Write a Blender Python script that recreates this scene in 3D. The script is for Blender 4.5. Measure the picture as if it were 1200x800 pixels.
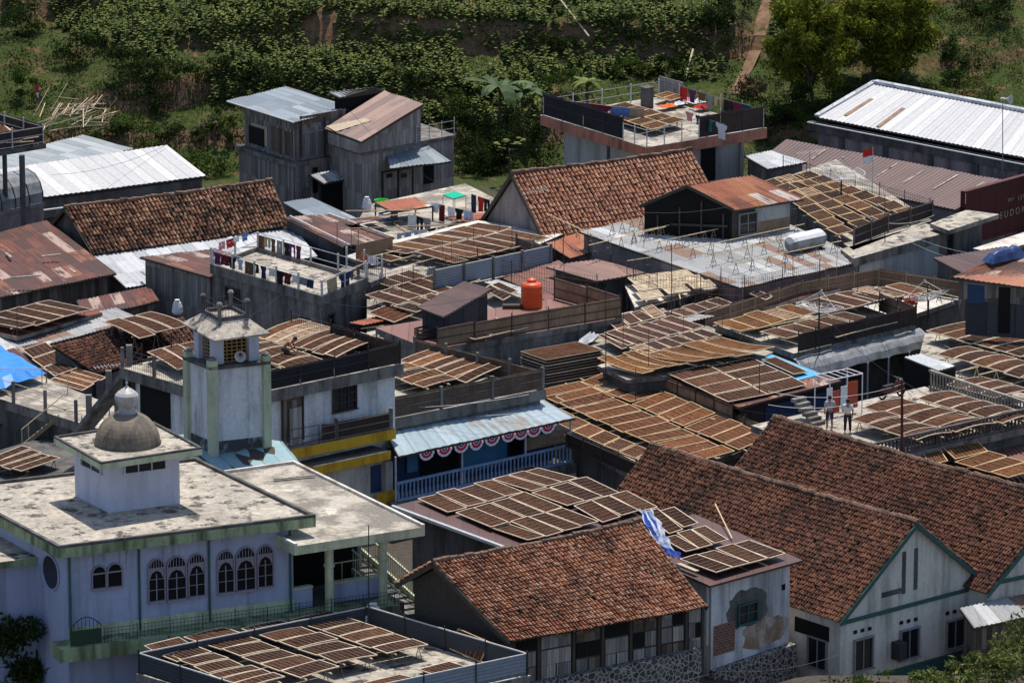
import bpy, bmesh, math, random
from mathutils import Vector, Matrix, noise
R = math.radians
random.seed(7)
S = bpy.context.scene
for o in list(bpy.data.objects): bpy.data.objects.remove(o)
# ------------------------------------------------------------ camera
FPX, PITCH, HC = 5800.0, R(13.9), 66.0
cd = bpy.data.cameras.new('camera'); cam = bpy.data.objects.new('camera', cd)
S.collection.objects.link(cam); S.camera = cam
cam.location = (0, 0, HC); cam.rotation_euler = (math.pi/2-PITCH, 0, 0)
cd.sensor_width = 36; cd.lens = FPX/1200*36; cd.clip_start = 1; cd.clip_end = 3000
# ------------------------------------------------------------ light
SUN_EL, SUN_AZ = 72, 14            # azimuth measured from +Y (behind the town) towards +X
w = bpy.data.worlds.new('World'); S.world = w; w.use_nodes = True
wn = w.node_tree; bg = wn.nodes['Background']
sky = wn.nodes.new('ShaderNodeTexSky'); sky.sky_type = 'NISHITA'; sky.sun_disc = False
sky.sun_elevation = R(SUN_EL); sky.sun_rotation = R(SUN_AZ)
wn.links.new(sky.outputs[0], bg.inputs[0]); bg.inputs[1].default_value = 0.15
sl = bpy.data.lights.new('sun', 'SUN'); sl.energy = 5.0; sl.angle = R(.5); sl.color = (1, .93, .82)
so = bpy.data.objects.new('sun', sl); S.collection.objects.link(so)
sd = Vector((math.cos(R(SUN_EL))*math.sin(R(SUN_AZ)), math.cos(R(SUN_EL))*math.cos(R(SUN_AZ)), math.sin(R(SUN_EL))))
so.rotation_euler = sd.to_track_quat('Z', 'Y').to_euler(); so.location = (0, 260, 120)
S.view_settings.view_transform = 'Standard'; S.view_settings.look = 'None'
S.view_settings.exposure = 0.03; S.view_settings.gamma = 1
S.cycles.max_bounces = 5; S.cycles.use_denoising = True
# ------------------------------------------------------------ pixel -> world
cp, sp_ = math.cos(PITCH), math.sin(PITCH)
def ray(px, py):
    x = (px-600)/FPX; y = (400-py)/FPX
    return Vector((x, cp+y*sp_, -sp_+y*cp))
def P(px, py, z=0.0):
    d = ray(px, py); t = (z-HC)/d.z
    return Vector((0, 0, HC))+d*t
class Wall:                                  # a vertical wall plane through two ground points
    def __init__(s, A, B):
        s.A = Vector((A.x, A.y, 0)); d = Vector((B.x-A.x, B.y-A.y, 0)); s.L = d.length; s.d = d/s.L
        s.n = Vector((s.d.y, -s.d.x, 0))
        if s.n.y > 0: s.n = -s.n
    def sz(s, px, py):
        d = ray(px, py); c = Vector((0, 0, HC)); t = (s.A-c).dot(s.n)/d.dot(s.n); p = c+d*t
        return (p-s.A).dot(s.d), p.z
    def pt(s, u, z, o=0.0): 
        p = s.A+s.d*u+s.n*o; p.z = z; return p
class Fr:                                    # frame on a level deck: corner c, edges to a and b
    def __init__(s, c, a, b, z, name=''):
        s.z = z; s.o = P(*c, z); A = P(*a, z)-s.o; B = P(*b, z)-s.o
        s.lu, s.lv = A.length, B.length; s.u, s.v = A/s.lu, B/s.lv
        ang = math.degrees(A.angle(B))
        if abs(ang-90) > 13: print('SKEW %s %.0f  lu %.1f lv %.1f' % (name, ang, s.lu, s.lv))
    def p(s, u, v, dz=0.0): return s.o+s.u*u+s.v*v+Vector((0, 0, dz))
    def f(s, a, b, dz=0.0): return s.p(a*s.lu, b*s.lv, dz)
# ------------------------------------------------------------ mesh builder
class MB:
    def __init__(s): s.v = []; s.fc = []; s.m = []; s.uv = []
    def face(s, pts, m=0, uv=None):
        i = len(s.v); s.v += [Vector(p) for p in pts]; s.fc.append(tuple(range(i, i+len(pts)))); s.m.append(m)
        if uv is None:
            n = Vector((0, 0, 0))
            for k in range(len(pts)):
                a, b = Vector(pts[k]), Vector(pts[(k+1) % len(pts)]); n += a.cross(b) if False else Vector(((a.y-b.y)*(a.z+b.z), (a.z-b.z)*(a.x+b.x), (a.x-b.x)*(a.y+b.y)))
            if n.length > 0: n.normalize()
            if abs(n.z) > .75: uv = [(p[0], p[1]) for p in pts]
            else:
                t = Vector((-n.y, n.x, 0)); t = t.normalized() if t.length > 1e-6 else Vector((1, 0, 0))
                uv = [(Vector(p).dot(t), p[2]) for p in pts]
        s.uv += uv
    def hexa(s, q, h, m=0):                  # q: four points of the lower face, h: vector to the upper face
        q = [Vector(p) for p in q]; h = Vector(h); t = [p+h for p in q]
        s.face(t, m); s.face(q[::-1], m)
        for k in range(4): s.face([q[k], q[(k+1) % 4], t[(k+1) % 4], t[k]], m)
    def prism(s, poly, z0, z1, m=0, mtop=None):
        a = sum(poly[k].x*poly[(k+1) % len(poly)].y-poly[(k+1) % len(poly)].x*poly[k].y for k in range(len(poly)))
        if a < 0: poly = poly[::-1]
        lo = [Vector((p.x, p.y, z0)) for p in poly]; hi = [Vector((p.x, p.y, z1)) for p in poly]
        s.face(hi, m if mtop is None else mtop); s.face(lo[::-1], m)
        for k in range(len(poly)):
            j = (k+1) % len(poly); s.face([lo[k], lo[j], hi[j], hi[k]], m)
    def bar(s, a, b, wd, h, m=0):            # box beam from a to b
        a, b = Vector(a), Vector(b); d = b-a
        sd_ = Vector((-d.y, d.x, 0)); sd_ = sd_.normalized() if sd_.length > 1e-5 else Vector((1, 0, 0))
        up = d.cross(sd_).normalized()
        if up.z < 0: up = -up
        if abs(d.normalized().z) > .95: up = d.cross(sd_).normalized()
        o = sd_*wd/2; q = up*h/2
        s.hexa([a-o-q, a+o-q, b+o-q, b-o-q], up*h, m)
    def tube(s, a, b, r, n=5, m=0, r2=None, cap=True):
        a, b = Vector(a), Vector(b); d = (b-a)
        if d.length < 1e-6: return
        d.normalize(); x = d.orthogonal().normalized(); y = d.cross(x); r2 = r if r2 is None else r2
        A = [a+(x*math.cos(2*math.pi*k/n)+y*math.sin(2*math.pi*k/n))*r for k in range(n)]
        B = [b+(x*math.cos(2*math.pi*k/n)+y*math.sin(2*math.pi*k/n))*r2 for k in range(n)]
        for k in range(n):
            j = (k+1) % n; s.face([A[k], A[j], B[j], B[k]], m)
        if cap: s.face(B, m); s.face(A[::-1], m)
    def path(s, pts, r, n=5, m=0):
        for a, b in zip(pts, pts[1:]): s.tube(a, b, r, n, m)
    def lathe(s, c, prof, n=20, m=0):        # prof: (radius, height)
        c = Vector(c)
        rg = [[c+Vector((r*math.cos(2*math.pi*k/n), r*math.sin(2*math.pi*k/n), z)) for k in range(n)] for r, z in prof]
        for a, b in zip(rg, rg[1:]):
            for k in range(n):
                j = (k+1) % n; s.face([a[k], a[j], b[j], b[k]], m)
    def sheet(s, a0, a1, b1, b0, pitch=.3, amp=.025, m=0, th=.01, nv=1, sag=0.0):   # corrugated sheet; a0-a1 upper edge, b0-b1 lower edge
        a0, a1, b0, b1 = map(Vector, (a0, a1, b0, b1)); L = max((a1-a0).length, (b1-b0).length); D = max((b0-a0).length, (b1-a1).length)
        n = max(2, int(L/pitch*2)); nr = (a1-a0).cross(b0-a0).normalized()
        if nr.z < 0: nr = -nr
        g = []
        for j in range(nv+1):
            t = j/nv; row = []
            for i in range(n+1):
                u = i/n; p = a0.lerp(a1, u).lerp(b0.lerp(b1, u), t)+nr*(amp*(1 if i % 2 else -1))
                if sag: p = p+nr*sag*noise.noise(p*.8)
                row.append((p, (u*L, t*D)))
            g.append(row)
        for j in range(nv):
            for i in range(n):
                q = [g[j][i], g[j+1][i], g[j+1][i+1], g[j][i+1]]; s.face([x[0] for x in q], m, [x[1] for x in q])
    def tiles(s, r0, r1, e1, e0, w=.18, c=.25, m=0, mu=1, seed=0, jit=.016, wave=.0):   # overlapping clay tiles between ridge r and eave e
        rnd = random.Random(seed); r0, r1, e0, e1 = map(Vector, (r0, r1, e0, e1))
        L = max((r1-r0).length, (e1-e0).length); D = max((e0-r0).length, (e1-r1).length)
        n, k = max(3, int(L/w)), max(2, int(D/c)); nr = (r1-r0).cross(e0-r0).normalized()
        if nr.z < 0: nr = -nr
        def at(u, t, h):
            p = r0.lerp(r1, u).lerp(e0.lerp(e1, u), t); q = Vector((p.x*.35, p.y*.35, seed))
            return p+nr*(h+wave*2.0*noise.noise(q)+wave*.5*noise.noise(q*4))-Vector((0, 0, .10*math.sin(math.pi*u)*(1-t*.4) if wave else 0))
        for i in range(16):
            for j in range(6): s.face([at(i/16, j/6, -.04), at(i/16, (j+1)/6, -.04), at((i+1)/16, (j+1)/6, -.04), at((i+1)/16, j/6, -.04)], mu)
        for j in range(k):
            for i in range(n):
                dx = rnd.gauss(0, .07); dh = rnd.gauss(0, jit); dt = rnd.gauss(0, .05); q_ = rnd.random()
                if q_ < .006: continue
                if q_ > .97: dt += rnd.uniform(.1, .4); dh += .03
                t0, t1 = j/k, min(1.02, (j+1.12+dt)/k)
                us = [(i+dx+a)/n for a in (.13, .36, .66, .95)]; hs = (.0, .085, .08, .0)
                a = [at(u, t0, h+dh*.4) for u, h in zip(us, hs)]; b = [at(u, t1, h+.055+dh) for u, h in zip(us, hs)]
                uv = [(i+.5, j+.5)]*4
                for q in range(3): s.face([a[q], b[q], b[q+1], a[q+1]], m, uv)
    def build(s, name, mats, parent=None, smooth=False):
        if not isinstance(mats, (list, tuple)): mats = [mats]
        if not s.v: return None
        if parent is not None: og = parent['_o']; og = Vector(og)
        else:
            xs = [p.x for p in s.v]; ys = [p.y for p in s.v]; og = Vector(((min(xs)+max(xs))/2, (min(ys)+max(ys))/2, min(p.z for p in s.v)))
        me = bpy.data.meshes.new(name); me.from_pydata([p-og for p in s.v], [], s.fc)
        for mt in mats: me.materials.append(mt)
        me.polygons.foreach_set('material_index', s.m)
        ul = me.uv_layers.new(name='UVMap'); ul.data.foreach_set('uv', [c for q in s.uv for c in q])
        if smooth: me.polygons.foreach_set('use_smooth', [True]*len(s.fc))
        me.update()
        o = bpy.data.objects.new(name, me); S.collection.objects.link(o)
        if parent is not None: o.parent = parent
        else: o.location = og
        o['_o'] = tuple(og)
        return o
def tag(o, label, cat, group=None, kind=None):
    if label: o['label'] = label
    if cat: o['category'] = cat
    if group: o['group'] = group
    if kind: o['kind'] = kind
    return o
def thing(name, label, cat, loc, group=None):
    o = bpy.data.objects.new(name, None); S.collection.objects.link(o); o.empty_display_size = .2
    o.location = loc; o['_o'] = tuple(loc); return tag(o, label, cat, group)
# ------------------------------------------------------------ materials
def node_mat(name):
    m = bpy.data.materials.new(name); m.use_nodes = True; t = m.node_tree; return m, t, t.nodes['Principled BSDF']
def N(t, typ, **k):
    n = t.nodes.new('ShaderNode'+typ)
    for a, b in k.items():
        if a.startswith('i_'):
            kk = a[2:]; n.inputs[int(kk) if kk.isdigit() else kk].default_value = b
        else: setattr(n, a, b)
    return n
def rgba(c): return (c[0], c[1], c[2], 1)
def ramp(t, fac, stops, interp='LINEAR'):
    r = N(t, 'ValToRGB'); r.color_ramp.interpolation = interp; e = r.color_ramp.elements
    while len(e) < len(stops): e.new(.5)
    for q, (p, c) in zip(e, stops): q.position = p; q.color = rgba(c) if not isinstance(c, float) else (c, c, c, 1)
    t.links.new(fac, r.inputs[0]); return r.outputs[0]
def mixc(t, f, a, b, mode='MIX'):
    m = N(t, 'Mix', data_type='RGBA', blend_type=mode)
    for s_, v in ((0, f), (6, a), (7, b)):
        if hasattr(v, 'links'): t.links.new(v, m.inputs[s_])
        elif isinstance(v, (int, float)): m.inputs[s_].default_value = v
        else: m.inputs[s_].default_value = rgba(v)
    return m.outputs[2]
def noise_(t, vec, scale, det=6, rough=.6):
    n = N(t, 'TexNoise', i_Scale=scale, i_Detail=det, i_Roughness=rough); t.links.new(vec, n.inputs['Vector']); return n.outputs[0]
def pos(t, sc=(1, 1, 1)):
    g = N(t, 'NewGeometry'); mp = N(t, 'Mapping'); mp.inputs['Scale'].default_value = sc
    t.links.new(g.outputs['Position'], mp.inputs[0]); return mp.outputs[0]
def uvv(t, sc=(1, 1, 1)):
    g = N(t, 'UVMap', uv_map='UVMap'); mp = N(t, 'Mapping'); mp.inputs['Scale'].default_value = sc
    t.links.new(g.outputs[0], mp.inputs[0]); return mp.outputs[0]
def finish(t, bs, col, rough=.9, bump=None, bstr=.3, bdist=.03, spec=.25):
    if hasattr(col, 'links'): t.links.new(col, bs.inputs['Base Color'])
    else: bs.inputs['Base Color'].default_value = rgba(col)
    bs.inputs['Roughness'].default_value = rough; bs.inputs['Specular IOR Level'].default_value = spec
    if bump is not None:
        b = N(t, 'Bump', i_Strength=bstr, i_Distance=bdist); t.links.new(bump, b.inputs['Height']); t.links.new(b.outputs[0], bs.inputs['Normal'])
def stain(name, c, d, lo=.45, hi=.65, sc=.6, zs=1.0, d2=None, lo2=.55, hi2=.7, sc2=.25, fine=.25, rough=.92, spec=.2, fs=6, bd=.02, streak=0.0):
    m, t, bs = node_mat(name); p = pos(t, (1, 1, zs))
    k = ramp(t, noise_(t, p, sc, 8, .65), [(lo, 0.), (hi, 1.)]); col = mixc(t, k, c, d)
    if d2:
        k2 = ramp(t, noise_(t, pos(t, (1, 1, zs*.6)), sc2, 7, .7), [(lo2, 0.), (hi2, 1.)]); col = mixc(t, k2, col, d2)
    if streak:
        col = mixc(t, 1.0, col, ramp(t, noise_(t, pos(t, (1.7, 1.7, .12)), 1.0, 4, .55), [(.33, 1-streak), (.5, 1.0)]), 'MULTIPLY')
    f = noise_(t, pos(t), fs, 8, .7); fr = ramp(t, f, [(.25, 1-fine), (.75, 1+fine)]); 
    col = mixc(t, 1.0, col, fr, 'MULTIPLY')
    finish(t, bs, col, rough, f, .35, bd, spec); return m
def plain(name, c, rough=.7, var=.15, sc=8, spec=.3):
    m, t, bs = node_mat(name); f = noise_(t, pos(t), sc, 4)
    col = mixc(t, 1.0, c, ramp(t, f, [(.2, 1-var), (.8, 1+var)]), 'MULTIPLY'); finish(t, bs, col, rough, spec=spec); return m
def sheetmat(name, pal, rust=(.16, .06, .03), lo=.5, hi=.62, pw=.8, pl=1.9, rough=.55, spec=.4, seed=0., fine=.18):
    m, t, bs = node_mat(name); u = uvv(t, (1/pw, 1/pl, 1)); fl = N(t, 'VectorMath', operation='FLOOR'); t.links.new(u, fl.inputs[0])
    ad = N(t, 'VectorMath', operation='ADD'); ad.inputs[1].default_value = (seed, seed*3.1, seed); t.links.new(fl.outputs[0], ad.inputs[0])
    wnz = N(t, 'TexWhiteNoise', noise_dimensions='3D'); t.links.new(ad.outputs[0], wnz.inputs[0])
    col = ramp(t, wnz.outputs[0], [((i+.0)/len(pal), c) for i, c in enumerate(pal)], 'CONSTANT')
    sx = N(t, 'SeparateXYZ'); t.links.new(u, sx.inputs[0]); fr_ = N(t, 'Math', operation='FRACT'); t.links.new(sx.outputs[0], fr_.inputs[0])
    col = mixc(t, 1.0, col, ramp(t, fr_.outputs[0], [(0., .55), (.05, .62), (.09, 1.)]), 'MULTIPLY')
    st = noise_(t, uvv(t, (3.2, .45, 1)), 1.0, 7, .65); st2 = noise_(t, pos(t), .55, 5)
    ml = N(t, 'Math', operation='MULTIPLY_ADD', i_1=.45, i_2=.0); t.links.new(st2, ml.inputs[0])
    sm = N(t, 'Math', operation='MULTIPLY_ADD', i_1=.6); t.links.new(st, sm.inputs[0]); t.links.new(ml.outputs[0], sm.inputs[2])
    k = ramp(t, sm.outputs[0], [(lo, 0.), (hi, 1.)]); col = mixc(t, k, col, rust)
    f = noise_(t, pos(t), 5, 8, .7); col = mixc(t, 1.0, col, ramp(t, f, [(.25, 1-fine), (.75, 1+fine)]), 'MULTIPLY')
    finish(t, bs, col, rough, f, .15, .01, spec); return m
def tilemat(name, pal, moss, lo=.5, hi=.7, ms=.5, d2=None):
    m, t, bs = node_mat(name); wnz = N(t, 'TexWhiteNoise', noise_dimensions='2D'); t.links.new(uvv(t), wnz.inputs[0])
    col = ramp(t, wnz.outputs[0], [(i/(len(pal)-1), c) for i, c in enumerate(pal)])
    k = ramp(t, noise_(t, pos(t), ms, 8, .7), [(lo, 0.), (hi, 1.)])
    g = N(t, 'Math', operation='MULTIPLY'); t.links.new(k, g.inputs[0])
    w2 = N(t, 'TexWhiteNoise', noise_dimensions='2D'); t.links.new(uvv(t, (1.37, 2.11, 1)), w2.inputs[0])
    t.links.new(ramp(t, w2.outputs[0], [(.15, .25), (.8, 1.)]), g.inputs[1]); col = mixc(t, g.outputs[0], col, moss)
    f = noise_(t, pos(t), 9, 6, .7); col = mixc(t, 1.0, col, ramp(t, f, [(.25, .72), (.75, 1.25)]), 'MULTIPLY')
    finish(t, bs, col, .9, f, .3, .02, .15); return m
def weave(name, c, c2, fu=14, fv=2.0, rough=.85):       # plaited bamboo: thin upright slats and a few cross battens
    m, t, bs = node_mat(name); w_ = N(t, 'TexWave', wave_type='BANDS', bands_direction='X', i_Scale=fu/6.28*1.0); t.links.new(uvv(t), w_.inputs[0]); w_.inputs['Distortion'].default_value = 1.5
    n = noise_(t, uvv(t, (9, .7, 1)), 1.0, 6, .7)
    col = mixc(t, ramp(t, n, [(.3, 0.), (.7, 1.)]), c, c2); col = mixc(t, .35, col, mixc(t, w_.outputs[1], c2, c))
    f = noise_(t, pos(t), 1.2, 5); col = mixc(t, 1.0, col, ramp(t, f, [(.3, .65), (.75, 1.2)]), 'MULTIPLY')
    finish(t, bs, col, rough, w_.outputs[1], .5, .02, .15); return m
def tobacco(name, pal, sc=16):
    m, t, bs = node_mat(name); n = noise_(t, pos(t, (1, 1, .3)), sc, 7, .75); n2 = noise_(t, pos(t), .45, 3)
    col = ramp(t, n, [(.3, pal[0]), (.5, pal[1]), (.66, pal[2])])
    col = mixc(t, 1.0, col, ramp(t, n2, [(.3, .75), (.7, 1.2)]), 'MULTIPLY')
    oi = N(t, 'ObjectInfo'); col = mixc(t, 1.0, col, ramp(t, oi.outputs['Random'], [(0., (.55, .48, .46)), (.35, (.78, .74, .74)), (.75, (.95, .92, .87)), (1., (1.35, 1.25, 1.05))]), 'MULTIPLY')
    big = noise_(t, pos(t), 2.2, 4, .6); col = mixc(t, 1.0, col, ramp(t, big, [(.3, .7), (.7, 1.25)]), 'MULTIPLY')
    finish(t, bs, col, .95, n, 1.0, .06, .1); return m
def leafmat(name, pal, rough=.6, spec=.35, tr=.25):
    m, t, bs = node_mat(name); wnz = N(t, 'TexWhiteNoise', noise_dimensions='2D'); t.links.new(uvv(t), wnz.inputs[0])
    col = ramp(t, wnz.outputs[0], [(i/(len(pal)-1), c) for i, c in enumerate(pal)])
    col = mixc(t, 1.0, col, ramp(t, noise_(t, pos(t), .9, 4, .6), [(.32, (.55, .62, .6)), (.68, (1.3, 1.22, 1.1))]), 'MULTIPLY')
    finish(t, bs, col, rough, spec=spec)
    tl = N(t, 'BsdfTranslucent'); t.links.new(col, tl.inputs[0]); mx = N(t, 'MixShader', i_0=tr)
    out = t.nodes['Material Output']; t.links.new(bs.outputs[0], mx.inputs[1]); t.links.new(tl.outputs[0], mx.inputs[2]); t.links.new(mx.outputs[0], out.inputs[0]); return m
K = {}
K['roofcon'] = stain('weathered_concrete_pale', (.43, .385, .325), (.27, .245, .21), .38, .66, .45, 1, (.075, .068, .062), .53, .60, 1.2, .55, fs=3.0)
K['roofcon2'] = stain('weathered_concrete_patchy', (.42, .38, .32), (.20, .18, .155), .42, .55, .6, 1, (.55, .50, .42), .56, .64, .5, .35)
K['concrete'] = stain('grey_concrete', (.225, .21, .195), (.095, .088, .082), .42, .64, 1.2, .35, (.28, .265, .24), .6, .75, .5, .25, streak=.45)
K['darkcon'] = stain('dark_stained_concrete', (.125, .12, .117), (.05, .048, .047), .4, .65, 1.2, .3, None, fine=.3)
K['cream'] = stain('cream_plaster', (.60, .565, .51), (.30, .27, .235), .5, .7, .8, .25, (.12, .105, .09), .62, .75, .6, .14, streak=.3)
K['white'] = stain('stained_white_plaster', (.60, .60, .61), (.32, .32, .33), .47, .66, 1.1, .2, (.10, .10, .10), .60, .74, .7, .16, streak=.4)
K['white2'] = stain('mouldy_white_plaster', (.66, .66, .67), (.44, .44, .455), .50, .68, 1.3, .25, (.14, .14, .145), .62, .76, .7, .2, streak=.35)
K['winf'] = plain('mauve_window_frame', (.25, .23, .28), .7)
K['bluew'] = plain('blue_grey_paint', (.20, .30, .45), .6, .25, 3)
K['lav'] = stain('lavender_paint', (.36, .395, .55), (.28, .305, .42), .5, .72, .7, .3, (.16, .18, .24), .66, .8, .6, .10, streak=.28)
K['lavst'] = plain('grimy_streak', (.24, .26, .34), .9, .2, 6)
K['lavw'] = stain('pale_lavender_paint', (.50, .52, .64), (.38, .40, .49), .5, .72, .8, .3, None, fine=.08, streak=.18)
K['green'] = stain('mossy_green_paint', (.30, .37, .22), (.16, .19, .10), .45, .62, 1.3, .25, (.045, .05, .035), .58, .7, 1.2, .2, streak=.6)
K['greenp'] = stain('pale_green_paint', (.50, .53, .37), (.33, .36, .24), .48, .68, 1.5, .3, (.10, .11, .08), .62, .76, .9, .14, streak=.35)
K['greenr'] = plain('green_railing_paint', (.16, .28, .10), .5)
K['dkgreen'] = plain('dark_green_iron', (.02, .05, .03), .5)
K['teal'] = plain('teal_trim_paint', (.035, .10, .09), .6, .3)
K['yellow'] = stain('yellow_paint', (.62, .36, .03), (.36, .19, .02), .48, .66, 1.5, .3, (.06, .045, .02), .62, .74, 1.2, .1)
K['blue'] = plain('blue_paint', (.06, .19, .34), .6, .2, 2)
K['dkblue'] = plain('dark_blue_paint', (.018, .045, .11), .6, .3, 2)
K['pink'] = stain('dusty_pink_concrete', (.40, .17, .115), (.22, .10, .075), .46, .66, .9, .4, (.10, .05, .04), .62, .76, 1.2, .15, streak=.4)
K['greyw'] = stain('pale_grey_plaster', (.38, .39, .38), (.27, .275, .27), .45, .68, .7, .3, None, fine=.08, streak=.25)
K['mauve'] = stain('mauve_grey_plaster', (.27, .235, .235), (.13, .115, .115), .44, .62, .9, .25, (.30, .27, .25), .64, .76, .5, .15)
K['brick'] = stain('red_brick', (.20, .075, .05), (.09, .04, .03), .45, .62, 1.5, 1, None, fine=.3)
K['wood'] = None
def planks(name, c, c2, c3, w=.22):
    m, t, bs = node_mat(name); u = uvv(t, (1/w, .55, 1)); fl = N(t, 'VectorMath', operation='FLOOR'); t.links.new(u, fl.inputs[0])
    wn_ = N(t, 'TexWhiteNoise', noise_dimensions='2D'); t.links.new(fl.outputs[0], wn_.inputs[0])
    col = ramp(t, wn_.outputs[0], [(0., c), (.5, c2), (1., c3)])
    g = noise_(t, uvv(t, (14, .8, 1)), 1.0, 7, .7); col = mixc(t, 1.0, col, ramp(t, g, [(.3, .5), (.7, 1.35)]), 'MULTIPLY')
    sx = N(t, 'SeparateXYZ'); t.links.new(u, sx.inputs[0]); fr = N(t, 'Math', operation='FRACT'); t.links.new(sx.outputs[0], fr.inputs[0])
    gap = ramp(t, fr.outputs[0], [(0., .12), (.09, 1.)]); col = mixc(t, 1.0, col, gap, 'MULTIPLY')
    finish(t, bs, col, .9, g, .4, .02, .15); return m
K['wood'] = planks('grey_board_wall', (.13, .118, .108), (.22, .205, .19), (.32, .30, .28))
K['wood2'] = planks('brown_board_wall', (.075, .052, .04), (.14, .105, .082), (.22, .18, .15), .3)
K['woodp'] = planks('pale_board_wall', (.24, .215, .19), (.34, .31, .28), (.42, .39, .355), .3)
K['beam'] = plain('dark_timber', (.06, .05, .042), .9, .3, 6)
K['paletimber'] = plain('pale_timber', (.42, .35, .25), .85, .25, 6)
K['bamboo'] = plain('dry_bamboo', (.56, .45, .28), .6, .3, 4)
K['bambood'] = plain('grey_bamboo', (.22, .165, .115), .75, .3, 4)
K['frame'] = plain('bleached_bamboo_frame', (.62, .49, .35), .7, .3, 3)
K['framegold'] = plain('golden_bamboo_frame', (.62, .42, .23), .65, .3, 3)
K['weave'] = weave('plaited_bamboo_brown', (.17, .115, .085), (.085, .06, .048))
K['weavel'] = weave('plaited_bamboo_tan', (.36, .245, .16), (.20, .13, .085))
K['weaved'] = weave('plaited_bamboo_dark', (.075, .05, .042), (.035, .026, .024))
K['net'] = weave('dark_shade_net', (.030, .032, .036), (.018, .019, .022), 20)
K['tob'] = tobacco('shredded_tobacco_brown', [(.024, .011, .007), (.090, .040, .024), (.19, .092, .055)])
K['tobd'] = tobacco('shredded_tobacco_dark', [(.018, .009, .007), (.06, .029, .020), (.135, .07, .048)])
K['tobg'] = tobacco('shredded_tobacco_golden', [(.045, .018, .009), (.145, .062, .027), (.27, .14, .065)])
K['tobp'] = tobacco('shredded_tobacco_purple', [(.022, .011, .010), (.065, .032, .028), (.13, .07, .062)])
K['tobr'] = tobacco('shredded_tobacco_russet', [(.04, .016, .009), (.135, .054, .028), (.25, .115, .065)])
K['empty'] = weave('bare_tray_matting', (.62, .52, .38), (.50, .41, .28))
K['tile1'] = tilemat('old_clay_tile', [(.10, .045, .03), (.25, .095, .05), (.33, .135, .075), (.38, .18, .105), (.50, .31, .21), (.17, .07, .045)], (.04, .028, .023), .46, .64, .6)
K['tile2'] = tilemat('dark_clay_tile', [(.05, .026, .02), (.12, .052, .034), (.18, .078, .048), (.25, .115, .068), (.09, .042, .03)], (.030, .022, .02), .42, .62, .45)
K['tile3'] = tilemat('orange_clay_tile', [(.27, .115, .07), (.37, .165, .10), (.43, .21, .13), (.52, .30, .19), (.30, .125, .075)], (.11, .065, .05), .55, .75, .5)
K['tile4'] = tilemat('blackened_clay_tile', [(.12, .055, .035), (.25, .11, .065), (.34, .17, .10), (.46, .28, .18), (.16, .07, .045)], (.022, .017, .015), .42, .54, .55)
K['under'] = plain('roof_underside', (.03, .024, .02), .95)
K['ridge'] = stain('mortar_ridge', (.20, .12, .085), (.07, .05, .04), .45, .6, 2.5, 1, (.36, .28, .22), .62, .72, 1.8, .3)
K['mwhite'] = sheetmat('white_sheet_metal', [(.50, .50, .50), (.45, .45, .46), (.54, .54, .54)], (.36, .33, .29), .60, .75, .75, 30)
K['mgrey'] = sheetmat('grey_sheet_metal', [(.34, .37, .40), (.40, .43, .46), (.28, .31, .34), (.45, .48, .50)], (.20, .12, .085), .56, .66)
K['mblueg'] = sheetmat('bluish_sheet_metal', [(.18, .22, .26), (.23, .275, .31), (.155, .19, .22), (.29, .33, .36)], (.19, .11, .08), .58, .68, seed=3)
K['mpale'] = sheetmat('pale_zinc_sheet', [(.42, .44, .46), (.50, .52, .54), (.35, .37, .39)], (.23, .18, .15), .58, .70, seed=2)
K['mrust'] = sheetmat('rusty_sheet_metal', [(.105, .036, .026), (.15, .048, .029), (.07, .03, .024), (.24, .085, .04), (.10, .038, .028), (.38, .27, .22), (.12, .04, .027)], (.065, .028, .02), .50, .58, seed=1)
K['mrustl'] = sheetmat('orange_rusty_sheet_metal', [(.30, .085, .035), (.36, .13, .055), (.20, .065, .035), (.55, .47, .42), (.32, .095, .04), (.24, .075, .04)], (.14, .045, .026), .54, .64, seed=5)
K['mmaroon'] = sheetmat('maroon_painted_sheet', [(.088, .045, .041), (.10, .05, .045), (.08, .042, .038)], (.10, .05, .045), .54, .70, .75, 8, seed=7)
K['mbrown'] = sheetmat('brown_sheet_metal', [(.17, .088, .072), (.13, .066, .056), (.25, .14, .11), (.15, .076, .064)], (.08, .045, .04), .54, .66, .8, 4, seed=23)
K['mred'] = sheetmat('dull_red_sheet', [(.20, .092, .072), (.23, .108, .085), (.18, .082, .065)], (.17, .08, .065), .54, .68, .9, 4, seed=9)
K['mpatch'] = sheetmat('patched_grey_sheet', [(.30, .305, .31), (.36, .365, .37), (.25, .255, .26), (.46, .465, .47), (.22, .14, .105), (.33, .335, .335), (.29, .295, .30)], (.20, .145, .115), .57, .66, .8, 2.6, .7, .3, seed=11)
K['mblue'] = sheetmat('pale_blue_sheet', [(.25, .34, .405), (.28, .37, .43), (.23, .32, .38)], (.20, .185, .17), .51, .62, 1.0, 9, seed=13)
K['mteal'] = sheetmat('teal_sheet', [(.20, .32, .36), (.23, .35, .39)], (.30, .33, .32), .55, .68, 1.0, 9, seed=15)
K['mcorr'] = sheetmat('grey_corrugated_fence', [(.045, .05, .06), (.055, .06, .07), (.037, .041, .05)], (.07, .06, .06), .56, .68, 1.5, 9, .85, .1, seed=17)
K['mcorrl'] = sheetmat('silver_corrugated_fence', [(.22, .25, .29), (.27, .30, .34)], (.15, .15, .15), .58, .7, 1.5, 9, .8, .15, seed=19)
K['contred'] = sheetmat('red_container_steel', [(.085, .016, .016), (.095, .018, .017)], (.055, .014, .014), .55, .7, 1.5, 9, seed=21)
K['steel'] = plain('grey_steel', (.22, .22, .23), .5, .2, 5)
K['dksteel'] = plain('dark_steel', (.035, .034, .036), .6, .3, 6)
K['rebar'] = plain('rusty_rebar', (.085, .05, .038), .8, .3, 6)
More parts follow.
